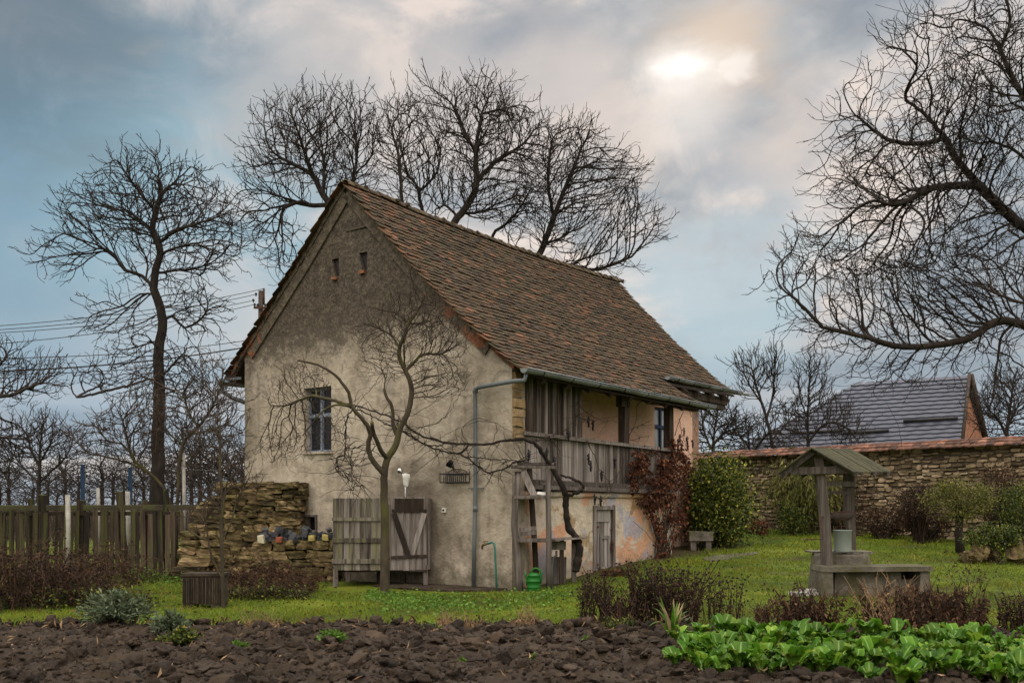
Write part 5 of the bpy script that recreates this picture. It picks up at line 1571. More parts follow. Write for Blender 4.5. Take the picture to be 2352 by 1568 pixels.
dry_clump('leaning straw coloured stalks before the trough', 2000, 2090, 1462, 1330, 26, mat='straw', seed=9, heads=False, leafn=4, lean=.33, rad=.006)
dry_clump('dark reddish brown dried clump right of the straw stalks', 2080, 2250, 1478, 1352, 70, mat='dry', seed=10, heads=False, leafn=18, lean=.13, lsize=.08)
dry_clump('low tangled brown stems at the foot of the straw stalks', 2040, 2200, 1482, 1420, 44, mat='dry', seed=11, heads=False, leafn=16, lean=.5, lsize=.08)
dry_clump('dark dried stalks at the right edge above the leafy greens', 2300, 2360, 1450, 1350, 22, seed=12, heads=False, leafn=10)
dry_clump('wispy tall dried weed behind the trough end', 2195, 2245, 1372, 1265, 8, mat='dry', seed=13, leafn=3, lean=.3, rad=.004)
dry_clump('short green brown herb tuft in front of the dry coneflowers', 1395, 1450, 1452, 1418, 20, mat='dry', leafmat='ivy_leaf', seed=14, heads=False, leafn=8)
for i, (a, b, c, d) in enumerate(((1060, 1100, 1452, 1424), (1010, 1040, 1450, 1428), (1180, 1230, 1452, 1420), (560, 640, 1452, 1430))):
    dry_clump(('orange straw stubble tuft at the bed edge below the green tap', 'small straw stubble tuft at the bed edge left of the tap', 'reddish straw stubble tuft at the bed edge below the watering can',
               'low straw stubble tuft at the bed edge right of the ribbed box')[i], a, b, c, d, 26, mat='straw', seed=20 + i, heads=False, leafn=2, lean=.3, rad=.004, name='stubble_tuft', depth=.25, group='stubble tufts along the bed edge')

# leafy garden greens
def leaf_blade(mb, base, dirv, up, L, W, curl, rnd, pet=.3):
    side = dirv.cross(up).normalized(); n = 8; vs = []
    for i in range(n + 1):
        t = i / n
        out_ = L * (t * math.cos(curl * t * .6)); hgt = L * (math.sin(min(1.5, 1.15 * t + .15)) * .8 - curl * t * t * .55)
        c = base + dirv * out_ * .42 + up * hgt
        w_ = .08 * W if t < pet else W * (.10 + math.sin(PI * min(1, ((t - pet) / (1 - pet)) ** .8)) ** .8 * .5)
        if i == n: w_ = .03 * W
        rip = .10 * W * math.sin(t * 14 + rnd * 9)
        for q in (-1, -.5, 0, .5, 1):
            vs.append(c + side * w_ * q + up * (abs(q) * w_ * .45 + (rip * (abs(q) == 1))))
    fs = []
    for i in range(n):
        for k in range(4): a = i * 5 + k; fs.append((a, a + 1, a + 6, a + 5))
    mb.add(vs, fs, rnd, True)
    q = []
    for i in range(n):
        c = vs[i * 5 + 2]; w_ = .011 * (1 - i / n) + .002; q += [c - side * w_ + up * .003, c + side * w_ + up * .003]
    mb.mat = 1; mb.add(q, [(2 * i, 2 * i + 1, 2 * i + 3, 2 * i + 2) for i in range(n - 1)], rnd, True); mb.mat = 0
GP = []
for k in range(6):
    t = thing('leafy_plant', 'broad leaved bright green plant in the garden bed', 'plant', (0, 0, 0), group='leafy green plants in the garden bed')
    m = MB(); y_ = MB(); nl = R.randint(10, 15)
    for i in range(nl):
        a = i * 2.4 + R.uniform(-.3, .3); el = R.uniform(.15, 1.0)
        d_ = Vector((math.cos(a) * el, math.sin(a) * el, .15)).normalized()
        old = (i == 0 and k in (1, 3, 4))
        (y_ if old else m).cur = 0; 
        leaf_blade(y_ if old else m, Vector((math.cos(a) * .02, math.sin(a) * .02, 0)), Vector((d_.x, d_.y, 0)).normalized(), Vector((0, 0, 1)), R.uniform(.17, .34), R.uniform(.065, .115), R.uniform(.05, .55) if not old else 1.0, R.random(), R.uniform(.22, .36))
    m.build('leaves', ['green_leaf', 'midrib'], t, True)
    if y_.v: y_.build('withered_leaf', ['pale_leaf', 'pale_leaf'], t, True)
    GP.append(t)
nput = 0; used = []
rg = np.random.default_rng(77)
tries = 0
while nput < 215 and tries < 9000:
    tries += 1
    px = rg.uniform(1535, 2400); f = (px - 1535) / 800
    if rg.uniform() > .35 + .65 * sstep(1530, 1640, px): continue
    top = 1474 + 20 * f + 8 * math.sin(px * .02); bot = 1562 + 26 * f
    q = on_ground(px, rg.uniform(top, bot)); q.z = soil_z(q.x, q.y)
    if any((q - u).length < .105 for u in used): continue
    used.append(q.copy())
    o = GP[nput % 6] if nput < 6 else copy_tree(GP[int(rg.integers(0, 6))])
    o.location = q; o.rotation_euler = (rg.normal() * .1, rg.normal() * .1, rg.uniform(0, 6.28)); k = rg.uniform(.65, 1.25); o.scale = (k, k, k)
    nput += 1
# variegated strap leaved plant
q = on_ground(1545, 1462); q.z = soil_z(q.x, q.y); t = thing('strap_leaf_plant', 'yellowing strap leaved plant at the top left of the leafy greens', 'plant', tuple(q))
m = MB(); m2 = MB()
for i in range(22):
    a = R.uniform(0, 6.28); d_ = Vector((math.cos(a), math.sin(a), 0)); b = q + d_ * R.uniform(0, .12)
    L = R.uniform(.25, .48); n = 7; vs = []; cu_ = R.uniform(.1, .9); sd = d_.cross(Vector((0, 0, 1)))
    for j in range(n + 1):
        u = j / n; c = b + d_ * L * u * (.35 + cu_ * u * .5) + Vector((0, 0, L * (u - cu_ * u * u * .9)))
        w_ = .018 * (1 - u ** 3) + .002
        vs += [c - sd * w_, c + sd * w_]
    (m if i % 2 else m2).add(vs, [(2 * j, 2 * j + 1, 2 * j + 3, 2 * j + 2) for j in range(n)], R.random(), True)
m.build('leaves', 'pale_leaf', t); m2.build('leaves', 'green_leaf', t)
q2 = on_ground(1572, 1448); m = MB()
for i in range(3): leaf_blade(m, Vector((0, 0, 0)), Vector((math.cos(i * 2 - .4), math.sin(i * 2 - .4), 0)), Vector((0, 0, 1)), .28, .15, .7, R.random(), .15)
m.v = [tuple(Vector(v) + q2) for v in m.v]
top_mesh(m, 'broad_leaf_plant', ['silver_leaf', 'midrib'], 'small plant with broad pale grey leaves beside the strap leaves', 'plant', q2)

# silvery herb and its low neighbours
def herb(label, px, py, w_, h_, n, mat, seed, size=.09, name='herb_bush', cat='plant', stems='dry', upl=.8, aspect=.28):
    rg = np.random.default_rng(seed); b = on_ground(px, py)
    if b.y < 13.2: b.z = soil_z(b.x, b.y)
    s = b.y / F; t = thing(name, label, cat, tuple(b)); C = []; D = []; st = MB()
    for i in range(n):
        a = rg.uniform(0, 6.28); r = rg.uniform() ** .6
        e = Vector((math.cos(a) * r * w_ * s * .5, math.sin(a) * r * w_ * s * .4, h_ * s * (1 - .55 * r * r) * rg.uniform(.5, 1.05)))
        pts = bezier(b, b + Vector((e.x * .4, e.y * .4, e.z * .8)), b + e, 6)
        st.tube(pts, [.006, .005, .005, .004, .003, .002], 3, rg.uniform(), caps=False)
        for k in range(14):
            u = rg.uniform(.35, 1); j = min(4, int(u * 5)); C.append(pts[j].lerp(pts[j + 1], u * 5 - j)); d = (pts[j + 1] - pts[j]).normalized()
            D.append((d.x * upl + rg.normal() * .7, d.y * upl + rg.normal() * .7, d.z * upl + rg.normal() * .5))
    st.build('stems', stems, t); leaves('leaves', np.array([tuple(c) for c in C]), size, rg, mat, t, tip=np.array(D), aspect=aspect)
    return t
herb('silvery green feathery herb bush at the edge of the dug bed', 265, 1452, 190, 78, 110, 'silver_leaf', 31)
herb('smaller silvery herb tuft right of the large feathery herb', 388, 1462, 90, 52, 50, 'silver_leaf', 32)
herb('dark olive low plant under the silvery tuft', 420, 1490, 120, 40, 60, 'ivy_leaf', 33, .06, upl=.5, aspect=.5)
herb('small green leafy weed in the soil below the cubicle', 760, 1492, 70, 28, 26, 'weed', 34, .06, name='weed_plant', upl=.5, aspect=.5)
herb('pale green weed tuft in the soil left of the leafy weed', 545, 1508, 50, 26, 18, 'weed', 35, .08, name='weed_plant', aspect=.2)
for i, (x, y) in enumerate(((860, 1480), (1060, 1530), (1350, 1478), (1230, 1545), (700, 1475))):
    herb(('tiny weed sprouting left in the dug soil under the tree', 'tiny weed low in the middle of the dug soil', 'tiny weed in the soil before the dark dried clump', 'tiny weed near the lower edge right of the middle', 'reddish tiny weed at the top of the dug soil')[i],
         x, y, 26, 14, 7, 'weed', 40 + i, .04, name='weed_plant', upl=.5, aspect=.5)

# brown bramble thicket, left
def bramble(label, px, py, w_, h_, n, seed, leafmat, nl, name='bramble_bush', mat='dry', lsize=.06, depth=1.0, cat='bush', arch=1.0, rad=.006):
    rg = np.random.default_rng(seed); b = on_ground(px, py); s = b.y / F; t = thing(name, label, cat, tuple(b)); st = MB(); C = []
    for i in range(n):
        x = b.x + rg.uniform(-.5, .5) * w_ * s; y = b.y + rg.uniform(-.5, .5) * depth; a = Vector((x, y, gz(x, y) - .03))
        h = h_ * s * (rg.uniform(.3, .85) if rg.uniform() < .8 else rg.uniform(.8, 1.2)) * (1 - .5 * (abs(x - b.x) / (w_ * s * .55)) ** 2); dx, dy = rg.normal() * .35 * h * arch, rg.normal() * .35 * h
        pts = bezier(a, a + Vector((dx * .2, dy * .2, h * 1.35)), a + Vector((dx * 1.5, dy * 1.5, h * rg.uniform(.45, .95))), 8)
        pts = [p + Vector((rg.normal(), rg.normal(), rg.normal())) * .02 for p in pts]
        r = rad * rg.uniform(.6, 1.3); st.tube(pts, [r * (1 - .09 * k) for k in range(8)], 3, rg.uniform(), caps=False)
        for _ in range(3):
            k = rg.integers(2, 7); p = pts[k]; st.tube([p, p + Vector((rg.normal() * .12, rg.normal() * .12, rg.uniform(-.05, .2)))], [r * .5, r * .25], 3, rg.uniform(), caps=False)
        for _ in range(nl): k = rg.integers(0, 7); C.append(tuple(pts[k].lerp(pts[k + 1], rg.uniform()) + Vector((rg.normal(), rg.normal(), rg.normal())) * .03))
    st.build('stems', mat, t); leaves('leaves', np.array(C), lsize, rg, leafmat, t, aspect=.6)
    return t
bramble('tall brown bramble thicket filling the left edge before the fence', 40, 1392, 200, 165, 230, 51, 'dry_dark', 14, depth=2.2)
bramble('brown bramble thicket in the middle before the picket fence', 150, 1384, 190, 128, 210, 52, 'dry_dark', 12, depth=1.8)
bramble('reddish bramble bush leaning on the fence near the mossy pickets', 255, 1345, 150, 100, 120, 53, 'dry', 8, depth=1.2)
bramble('low dark green undergrowth at the foot of the bramble thicket', 190, 1394, 330, 55, 170, 54, 'ivy_leaf', 9, name='undergrowth', depth=.9, mat='dry_dark')
bramble('low green weeds along the base of the left fence', 350, 1335, 150, 34, 90, 55, 'weed', 7, name='undergrowth', depth=.8)
bramble('heap of dry brown plant waste before the low stone stack', 605, 1362, 215, 72, 330, 56, 'dry', 13, name='plant_heap', depth=1.3, arch=1.7, cat='heap')
bramble('low green and brown edge of the plant heap beside the ribbed box', 600, 1374, 215, 45, 200, 57, 'ivy_leaf', 7, name='undergrowth', depth=.7, arch=1.4)
bramble('dead leaves and stems in the corner between the stacks', 560, 1310, 110, 60, 110, 58, 'dry', 9, name='plant_heap', depth=.6, arch=1.7, cat='heap')
bramble('reddish low growth under the shelf table by the cellar door', 1420, 1322, 90, 22, 60, 60, 'creeper_leaf', 6, name='undergrowth', depth=.4)

# leaf bushes
def bush(label, px, py, Z, rx, ry, n, mat, seed, size=.08, ncl=90, name='bush', cat='bush', cl=.28, fill=.9, trunk=None, stems=30, base_y=None, aspect=.65, stemmat='twig_brown', dz=1.0, hang=0.0):
    rg = np.random.default_rng(seed); c = P(px, py, Z); s = Z / F; rx *= s; ry *= s
    zb = gz(c.x, c.y); t = thing(name, label, cat, (c.x, c.y, zb))
    d = rg.normal(size=(ncl, 3)); d /= np.linalg.norm(d, axis=1, keepdims=True)
    rad = rg.uniform(.45, 1.0, ncl) ** .6 * rg.uniform(.88, 1.14, ncl)
    cc = np.array(c) + d * rad[:, None] * np.array([rx, min(rx, ry) * dz, ry])
    k = rg.integers(0, ncl, n); C = cc[k] + rg.normal(size=(n, 3)) * cl * min(rx, ry) * rg.uniform(.5, 1.2, ncl)[k][:, None]
    C = C[C[:, 2] > zb + .02]
    tip = rg.normal(size=C.shape) + (C - np.array(c)) / max(rx, ry) * .8; tip[:, 2] -= .35 + hang
    leaves('crown' if trunk else 'leaves', C, size, rg, mat, t, tip=tip, aspect=aspect)
    m = MB()
    for i in range(stems):
        e = Vector(cc[rg.integers(0, ncl)]); a = Vector((c.x + rg.normal() * rx * .12, c.y + rg.normal() * .1, zb - .05))
        if trunk: a = Vector((c.x, c.y, c.z - ry * .7))
        m.tube(bezier(a, a.lerp(e, .5) + Vector((0, 0, ry * .2)), e, 6), [.014, .012, .01, .008, .006, .004], 4, rg.uniform(), caps=False)
    m.build('branches', stemmat, t)
    if trunk:
        m = MB(); m.tube([(c.x + .03, c.y, zb - .05), (c.x - .02, c.y, zb + (c.z - zb) * .4), (c.x, c.y, c.z - ry * .5), (c.x, c.y, c.z)], [trunk * 1.3, trunk, trunk * .9, trunk * .5], 8); m.build('trunk', 'bark', t)
    return t
bush('large rounded ivy bush growing at the right end of the cottage', 1650, 1158, 26.6, 68, 104, 15000, 'bush_leaf', 61, .085, 230, 'ivy_bush', fill=1, stems=40)
bush('dense dark purple leafless shrub left of the clipped globe tree', 2110, 1160, 27.5, 40, 38, 4200, 'dry_dark', 62, .05, 60, 'shrub', stems=130, stemmat='dry_dark')
bush('clipped yellow green globe tree on a short trunk before the wall', 2204, 1150, 24.5, 68, 44, 6500, 'yellow_leaf', 63, .05, 110, 'globe_tree', 'tree', trunk=.10, stems=70)
bush('tall brown leafless shrub between the globe tree and the right edge', 2295, 1140, 26.5, 50, 70, 3800, 'dry', 64, .05, 70, 'shrub', stems=150)
bush('dark green shrub at the right edge before the wall', 2340, 1170, 25.5, 42, 55, 4200, 'ivy_leaf', 65, .055, 70, 'shrub', stems=40)
bush('low dark evergreen shrub at the wall left of the well', 1818, 1192, 30, 32, 32, 3800, 'ivy_leaf', 66, .06, 50, 'evergreen_shrub', stems=20)
bush('drooping olive weeping shrub hanging on the wall left of the well', 1850, 1125, 30.5, 75, 50, 3000, 'yellow_leaf', 67, .24, 80, 'weeping_shrub', stems=220, aspect=.05, hang=2.2, cl=.5)
bush('brown weeping shrub behind the well posts', 1930, 1150, 31, 55, 60, 3200, 'dry', 68, .12, 60, 'weeping_shrub', stems=110, aspect=.12, hang=1.2)
bush('low rusty brown shrub at the foot of the wall right of the well', 2030, 1195, 29, 70, 28, 3200, 'dry', 69, .06, 60, 'shrub', stems=110)
bush('orange brown withered shrub at the wall right of the ivy bush', 1740, 1215, 30, 28, 16, 900, 'creeper_leaf', 70, .07, 24, 'shrub', stems=40)
bush('low brown brushwood along the wall below the dark shrub', 2130, 1205, 28, 60, 26, 2600, 'dry', 71, .06, 50, 'shrub', stems=120)
bush('ivy growing over the rock heap by the right edge', 2290, 1234, 22.3, 66, 26, 4200, 'ivy_leaf', 72, .055, 50, 'ivy', 'ivy', stems=20)
for k in range(15):
    px = R.uniform(2222, 2360); py = R.uniform(1225, 1262); q = P(px, py, 22.4 + R.uniform(-.2, .4)); s_ = R.uniform(.14, .42)
    q.z = gz(q.x, q.y) + R.uniform(.02, .3)
    put_stone(R.choice(ST), 'rock', q, (s_, s_ * .9, s_ * .75), 'mossy grey rock in the ivy covered heap by the right edge', 'rocks of the ivy covered heap', 'rock', (R.uniform(-1.2, 1.2), R.uniform(-1.2, 1.2), R.uniform(0, 3)))

# red creeper
rg = np.random.default_rng(81)
poly = [(1452, 1040), (1500, 1036), (1538, 1040), (1546, 985), (1556, 1000), (1572, 1045), (1590, 1085), (1600, 1120), (1588, 1150), (1592, 1195), (1572, 1228), (1548, 1250), (1535, 1292), (1504, 1292), (1512, 1240), (1505, 1205), (1478, 1160), (1458, 1130), (1448, 1090)]
def inside(x, y, pl):
    c = False; j = len(pl) - 1
    for i in range(len(pl)):
        (xi, yi), (xj, yj) = pl[i], pl[j]
        if (yi > y) != (yj > y) and x < (xj - xi) * (y - yi) / (yj - yi) + xi: c = not c
        j = i
    return c
cr0 = hw(.12, 6.0, gz(5, 23.8)); cr = thing('virginia_creeper', 'dark red creeper hanging over the right end of the balcony', 'creeper', tuple(cr0))
C = []
while len(C) < 5200:
    px, py = rg.uniform(1440, 1610), rg.uniform(980, 1300)
    if not inside(px + rg.normal() * 5, py + rg.normal() * 6, poly): continue
    dn = mnoise.noise(Vector((px * .035, py * .03, 2))) + .6 * mnoise.noise(Vector((px * .1, py * .09, 7)))
    if rg.uniform() > (.55 if py < 1150 else .30) + 1.5 * dn: continue
    off = abs(rg.normal()) * .10 + .05
    v = sp(px, py, off if px < 1553 else -.88 + off + .55 * sstep(1600, 1553, px))
    C.append(tuple(hw(v.x, v.y, v.z)))
C = np.array(C); tip = rg.normal(size=C.shape) * .6; tip[:, 2] -= .9; tip[:, 1] -= .3
leaves('leaves', C, .085, rg, 'creeper_leaf', cr, tip=tip, aspect=.75)
m = MB()
for k in range(26):
    px = rg.uniform(1506, 1534); py = 1295; q = []
    tx, ty = rg.uniform(1455, 1595), rg.uniform(1020, 1200)
    for i in range(9):
        u = i / 8; x = px + (tx - px) * u ** 1.3 + rg.normal() * 2.5; y = py + (ty - py) * u; v = sp(x, y, .05 + .05 * rg.uniform()); 
        if x >= 1553: v = sp(x, y, -.75 + .45 * sstep(1600, 1553, x))
        q.append(hw(v.x, v.y, v.z))
    m.tube(q, [.014 - .0012 * i for i in range(9)], 4, rg.uniform(), caps=False)
m.build('stems', 'twig_brown', cr)

# grape vine
vn = thing('grape_vine', 'old grapevine with twisted trunk and long canes along the wall', 'vine', tuple(P(1322, 1312, 19.35)))
Zv = lambda px: 18.75 + (1176 - px) * .0016 if px < 1176 else 18.8 + (px - 1176) * .0042
def vp(l, dz=0.0): return [P(a, b, Zv(a) + dz) for a, b in l]
def smooth_poly(pts, n=6, wig=0.0):
    t = Tree(); t.chain(pts, None, 99 if n <= 0 else max(.02, (Vector(pts[0]) - Vector(pts[-1])).length / (len(pts) * n)), wig); return [Vector(q) for q in t.p]
def limb(mb, pts, r0, r1, sides=8, wig=.008):
    q = smooth_poly(pts, 5, wig); k = len(q); mb.tube(q, [(r0 + (r1 - r0) * i / (k - 1)) * R.uniform(.85, 1.18) for i in range(k)], sides, R.random())
    return q
m = MB()
limb(m, [P(x, y, Z) for x, y, Z in ((1322, 1312, 19.4), (1329, 1280, 19.4), (1331, 1255, 19.4), (1320, 1230, 19.45), (1305, 1207, 19.45), (1299, 1166, 19.4), (1302, 1137, 19.35))], .075, .06)
limb(m, [P(x, y, Z) for x, y, Z in ((1302, 1140, 19.35), (1288, 1110, 19.3), (1272, 1081, 19.25), (1254, 1053, 19.15), (1232, 1022, 19.0), (1203, 1008, 18.85), (1168, 1011, 18.75))], .055, .03)
limb(m, [P(x, y, Z) for x, y, Z in ((1302, 1138, 19.35), (1325, 1131, 19.25), (1340, 1119, 19.2), (1332, 1106, 19.2), (1310, 1098, 19.2), (1288, 1090, 19.2))], .035, .02)
m.build('trunk', 'bark', vn)
m = MB(); ends = []
for l, r0, r1 in (([(1190, 1008), (1130, 1018), (1077, 1020), (1021, 1016), (964, 998), (917, 967), (866, 947), (818, 930), (790, 925)], .030, .012),
                  ([(1077, 1022), (1049, 1042), (993, 1028), (950, 1005), (922, 989), (880, 969), (845, 950), (800, 935)], .020, .010),
                  ([(1049, 1042), (1071, 1050), (1105, 1076), (1125, 1085), (1170, 1071), (1180, 1062), (1205, 1058)], .014, .018),
                  ([(1071, 1049), (1133, 1054), (1176, 1056), (1215, 1062)], .010, .010), ([(1021, 1016), (980, 1022), (930, 990), (900, 985)], .012, .008),
                  ([(818, 932), (799, 955), (793, 992), (793, 1028), (790, 1057)], .015, .008), ([(793, 1028), (815, 1028), (832, 1022)], .012, .008),
                  ([(808, 1035), (806, 1060), (810, 1090), (810, 1120), (812, 1130)], .010, .003), ([(776, 1060), (780, 1085), (795, 1098), (812, 1106), (830, 1112)], .010, .004),
                  ([(790, 1045), (775, 1050), (772, 1075), (778, 1085)], .009, .006), ([(866, 1020), (830, 1060), (806, 1072)], .008, .004)):
    q = limb(m, vp(l), r0, r1, 6, .010); ends += q
for k in range(270):   # side shoots
    p = R.choice(ends); d_ = Vector((R.gauss(0, 1), R.gauss(0, .35), R.gauss(.15, .8))).normalized(); L = R.uniform(.12, .6) * (1.6 if R.random() < .12 else 1); q = [p]
    for i in range(4): d_ = (d_ + Vector((R.gauss(0, .3), R.gauss(0, .15), R.gauss(-.08, .25)))).normalized(); q.append(q[-1] + d_ * L / 4)
    m.tube(q, [.0065, .0055, .0045, .0035, .0025], 4, R.random(), caps=False)
for l in ([(1130, 1018), (1140, 975), (1100, 968), (1040, 990), (1000, 1010)], [(1077, 1020), (1060, 985), (1100, 960), (1165, 985), (1185, 1005)], [(945, 990), (1020, 960), (1060, 900), (1085, 870), (1095, 935)], [(917, 967), (990, 930), (1040, 890), (1075, 845)],
          [(930, 980), (1000, 975), (1035, 930), (1030, 880), (1010, 850)], [(818, 930), (870, 870), (900, 820), (930, 790)]):
    limb(m, vp(l, -.02), .006, .003, 4, .01)
m.build('cane', 'twig', vn)
m = MB(); rgv = np.random.default_rng(5); balc = []
def bal(px, py, off): v = sp(px, py, off); return hw(v.x, v.y, v.z)
for l in ([(1215, 1015), (1260, 1002), (1300, 985), (1322, 955), (1330, 920)], [(1215, 1010), (1262, 1008), (1310, 1000), (1345, 1012)], [(1262, 1003), (1285, 1040), (1268, 1090), (1262, 1110)], [(1325, 955), (1345, 965), (1380, 962), (1420, 955)], [(1325, 930), (1360, 955), (1395, 968)],
          [(1350, 1012), (1362, 1040), (1380, 1080), (1400, 1105)], [(1400, 1105), (1395, 1130), (1375, 1160)], [(1445, 1000), (1460, 970), (1465, 930), (1478, 920)], [(1448, 985), (1475, 975), (1490, 968)], [(1448, 1010), (1470, 1005), (1490, 1000)],
          [(1440, 1040), (1420, 1090), (1395, 1140)], [(1550, 1000), (1575, 930), (1590, 960), (1600, 1000)], [(1560, 960), (1570, 1010), (1590, 1050)]):
    far_ = l[0][0] >= 1548; mm_ = MB() if far_ else m
    limb(mm_, [bal(a, b, .14 + .05 * R.random()) if a < 1548 else bal(a, b, -.6) for a, b in l], .010, .004, 5, .012)
    if far_: mm_.build('cane', 'twig_brown', vn)
    for a, b in l: balc.append((a, b))
for k in range(110):
    a, b = R.choice(balc[:-7]); p = bal(a, b, .14); d_ = Vector((R.gauss(0, 1), R.gauss(0, .6), R.gauss(0, .7))).normalized(); q = [p]; L = R.uniform(.1, .45)
    for i in range(3): d_ = (d_ + Vector((R.gauss(0, .3), R.gauss(0, .3), R.gauss(-.1, .3)))).normalized(); q.append(q[-1] + d_ * L / 3)
    m.tube(q, [.0045, .0035, .003, .002], 3, R.random(), caps=False)
m.build('cane', 'twig_brown', vn)
for px, py, off in ((1306, 992, .16), (1352, 960, .05), (1362, 968, .05), (1256, 1033, .1), (1273, 1052, .12), (1357, 1062, .12), (1352, 1045, .1), (1412, 1055, .12), (1382, 1084, .14), (1366, 1138, .16), (1380, 1142, .16), (1214, 1036, .1),
                    (1562, 1000, -.5), (1566, 1020, -.5), (1558, 1010, -.5), (1578, 1005, -.55), (1580, 1018, -.55), (1591, 1012, -.6), (1516, 1020, .1), (1571, 985, -.5)):
    m = MB(); c = bal(px, py, off); m.tube([c + Vector((0, 0, .04)), c - Vector((0, 0, .19))], .018, 6)
    for i in range(26):
        u = i / 26; p = c + Vector((max(-.03, min(.03, R.gauss(0, .02))) * (1.2 - u), max(-.03, min(.03, R.gauss(0, .02))) * (1.2 - u), -.19 * u)); k = R.uniform(.012, .018)
        m.add([tuple(Vector(v) * k + p) for v in ICO1[0]], [tuple(f) for f in ICO1[1]], R.random())
    m.build('grape_bunch', 'grape', vn)

# ------------------------------------------------------------------ trees
# mossy grafted tree before the gable
ft = bare_tree('fruit_tree', 'mossy grafted fruit tree standing before the gable wall', (884, 1364), 18.5,
  [[(884, 1300), (884, 1200), (882, 1113), (884, 1079), (890, 1052), (909, 1023), (919, 983), (936, 950), (945, 908), (943, 879), (931, 851), (917, 818), (920, 790), (929, 770), (939, 743), (962, 709), (970, 695)],
   [(883, 1090), (868, 1072), (852, 1051), (846, 1020), (851, 994), (843, 976), (832, 962), (818, 945), (807, 932), (801, 902), (784, 877), (765, 857), (735, 840), (717, 834), (683, 827)],
   [(889, 1054), (878, 1040), (866, 1014), (857, 990), (855, 970)], [(912, 1005), (904, 978), (900, 933), (890, 915), (883, 896)],
   [(932, 852), (944, 838), (953, 830), (966, 817), (988, 812), (1009, 814), (1028, 806), (1043, 796)], [(930, 850), (928, 815), (928, 790), (931, 765)],
   [(970, 695), (955, 667), (945, 640), (936, 611)], [(939, 743), (925, 728), (908, 718), (880, 712), (852, 706)], [(917, 800), (900, 772), (880, 760), (858, 750), (835, 743)],
   [(970, 697), (990, 700), (1010, 690)], [(939, 745), (965, 742), (990, 735)],
   [(808, 934), (790, 930), (768, 930), (740, 945), (715, 975), (695, 1000)], [(800, 930), (770, 920), (745, 915), (717, 909), (690, 918), (655, 931), (620, 930)], [(765, 857), (740, 850), (712, 842), (690, 840)], [(700, 985), (685, 1015), (660, 1030)]],
  [(960, 735, 90, 75, 1.5), (1010, 790, 65, 55, 1.2), (880, 770, 70, 50, .9), (945, 640, 30, 45, .6), (1000, 870, 70, 60, .7), (680, 925, 75, 45, .9), (660, 1010, 75, 50, .8), (700, 880, 70, 50, .6), (880, 840, 60, 50, .5), (745, 985, 45, 50, .4)], 3000, 0.052, 0.0026, 0.046, 0.014, 101, cen_at=(900, 930), lr={1: (.055, .016), 2: (.045, .034), 3: (.036, .026), 4: (.034, .012), 7: (.02, .01), 8: (.018, .01), 11: (.02, .01), 12: (.022, .01)}, tr=(0.094, 0.028, 0.95), ram=(0.16, 5, 0.8),
  dz=.8, kill=1.4, infl=5, twig=.5, tseg=.9, flare=1.15, spread=.12, mats=('bark_moss', 'twig_brown'), expo=2.2, lift=.06)
m = MB(); m.tube([P(851, 997, 18.5), P(849, 990, 18.5), P(846, 982, 18.5)], [.045, .05, .043], 9); m.build('graft_band', 'wood_post', ft)
# tall tree left
bare_tree('walnut_tree', 'tall bare tree with dark trunk behind the picket fence', (358, 1168), 29,
  [[(360, 1120), (364, 1060), (362, 1013), (366, 908), (364, 803), (374, 750), (366, 700), (353, 662), (358, 618), (369, 585), (364, 560), (350, 529), (358, 486), (369, 444), (364, 407), (366, 370)],
   [(352, 662), (327, 634), (285, 618), (264, 587), (237, 571), (184, 576), (140, 598), (100, 612)], [(335, 640), (337, 592), (300, 560), (270, 540)], [(349, 529), (322, 510), (295, 486), (260, 478), (237, 470), (205, 440)],
   [(369, 590), (401, 571), (453, 560), (500, 585)], [(364, 556), (395, 535), (422, 523), (474, 507), (530, 488)], [(360, 624), (400, 622), (443, 618), (480, 605)],
   [(374, 735), (395, 726), (412, 742), (425, 752), (455, 738), (480, 710)], [(354, 672), (330, 674), (306, 676), (264, 692), (240, 722), (200, 745)],
   [(364, 868), (340, 872), (306, 882), (270, 892), (248, 892), (210, 876), (184, 855), (160, 842)], [(248, 891), (215, 905), (175, 912)], [(364, 905), (400, 898), (440, 890)], [(364, 800), (345, 780), (325, 750)], [(364, 875), (395, 840), (430, 800)], [(364, 400), (355, 365), (362, 335)], [(358, 486), (320, 440), (290, 400), (275, 370)], [(369, 444), (410, 410), (440, 380)]],
  [(330, 480, 125, 108, 1.4), (400, 488, 125, 98, 1.1), (150, 590, 85, 45), (210, 500, 80, 70), (490, 540, 75, 95), (440, 720, 85, 65, .8), (260, 720, 65, 45, .8), (215, 870, 80, 40, .7), (390, 850, 80, 80, .5), (320, 820, 60, 90, .4), (390, 610, 110, 60, .6), (355, 395, 52, 40, .8)], 4300, 0.15, 0.0078, 0.11, 0.05, 102, cen_at=(362, 640), tr=(0.25, 0.07, 0.95), ram=(0.26, 4, 0.65),
  dz=.8, kill=1.3, infl=5, twig=.6, spread=.6, lift=.05)
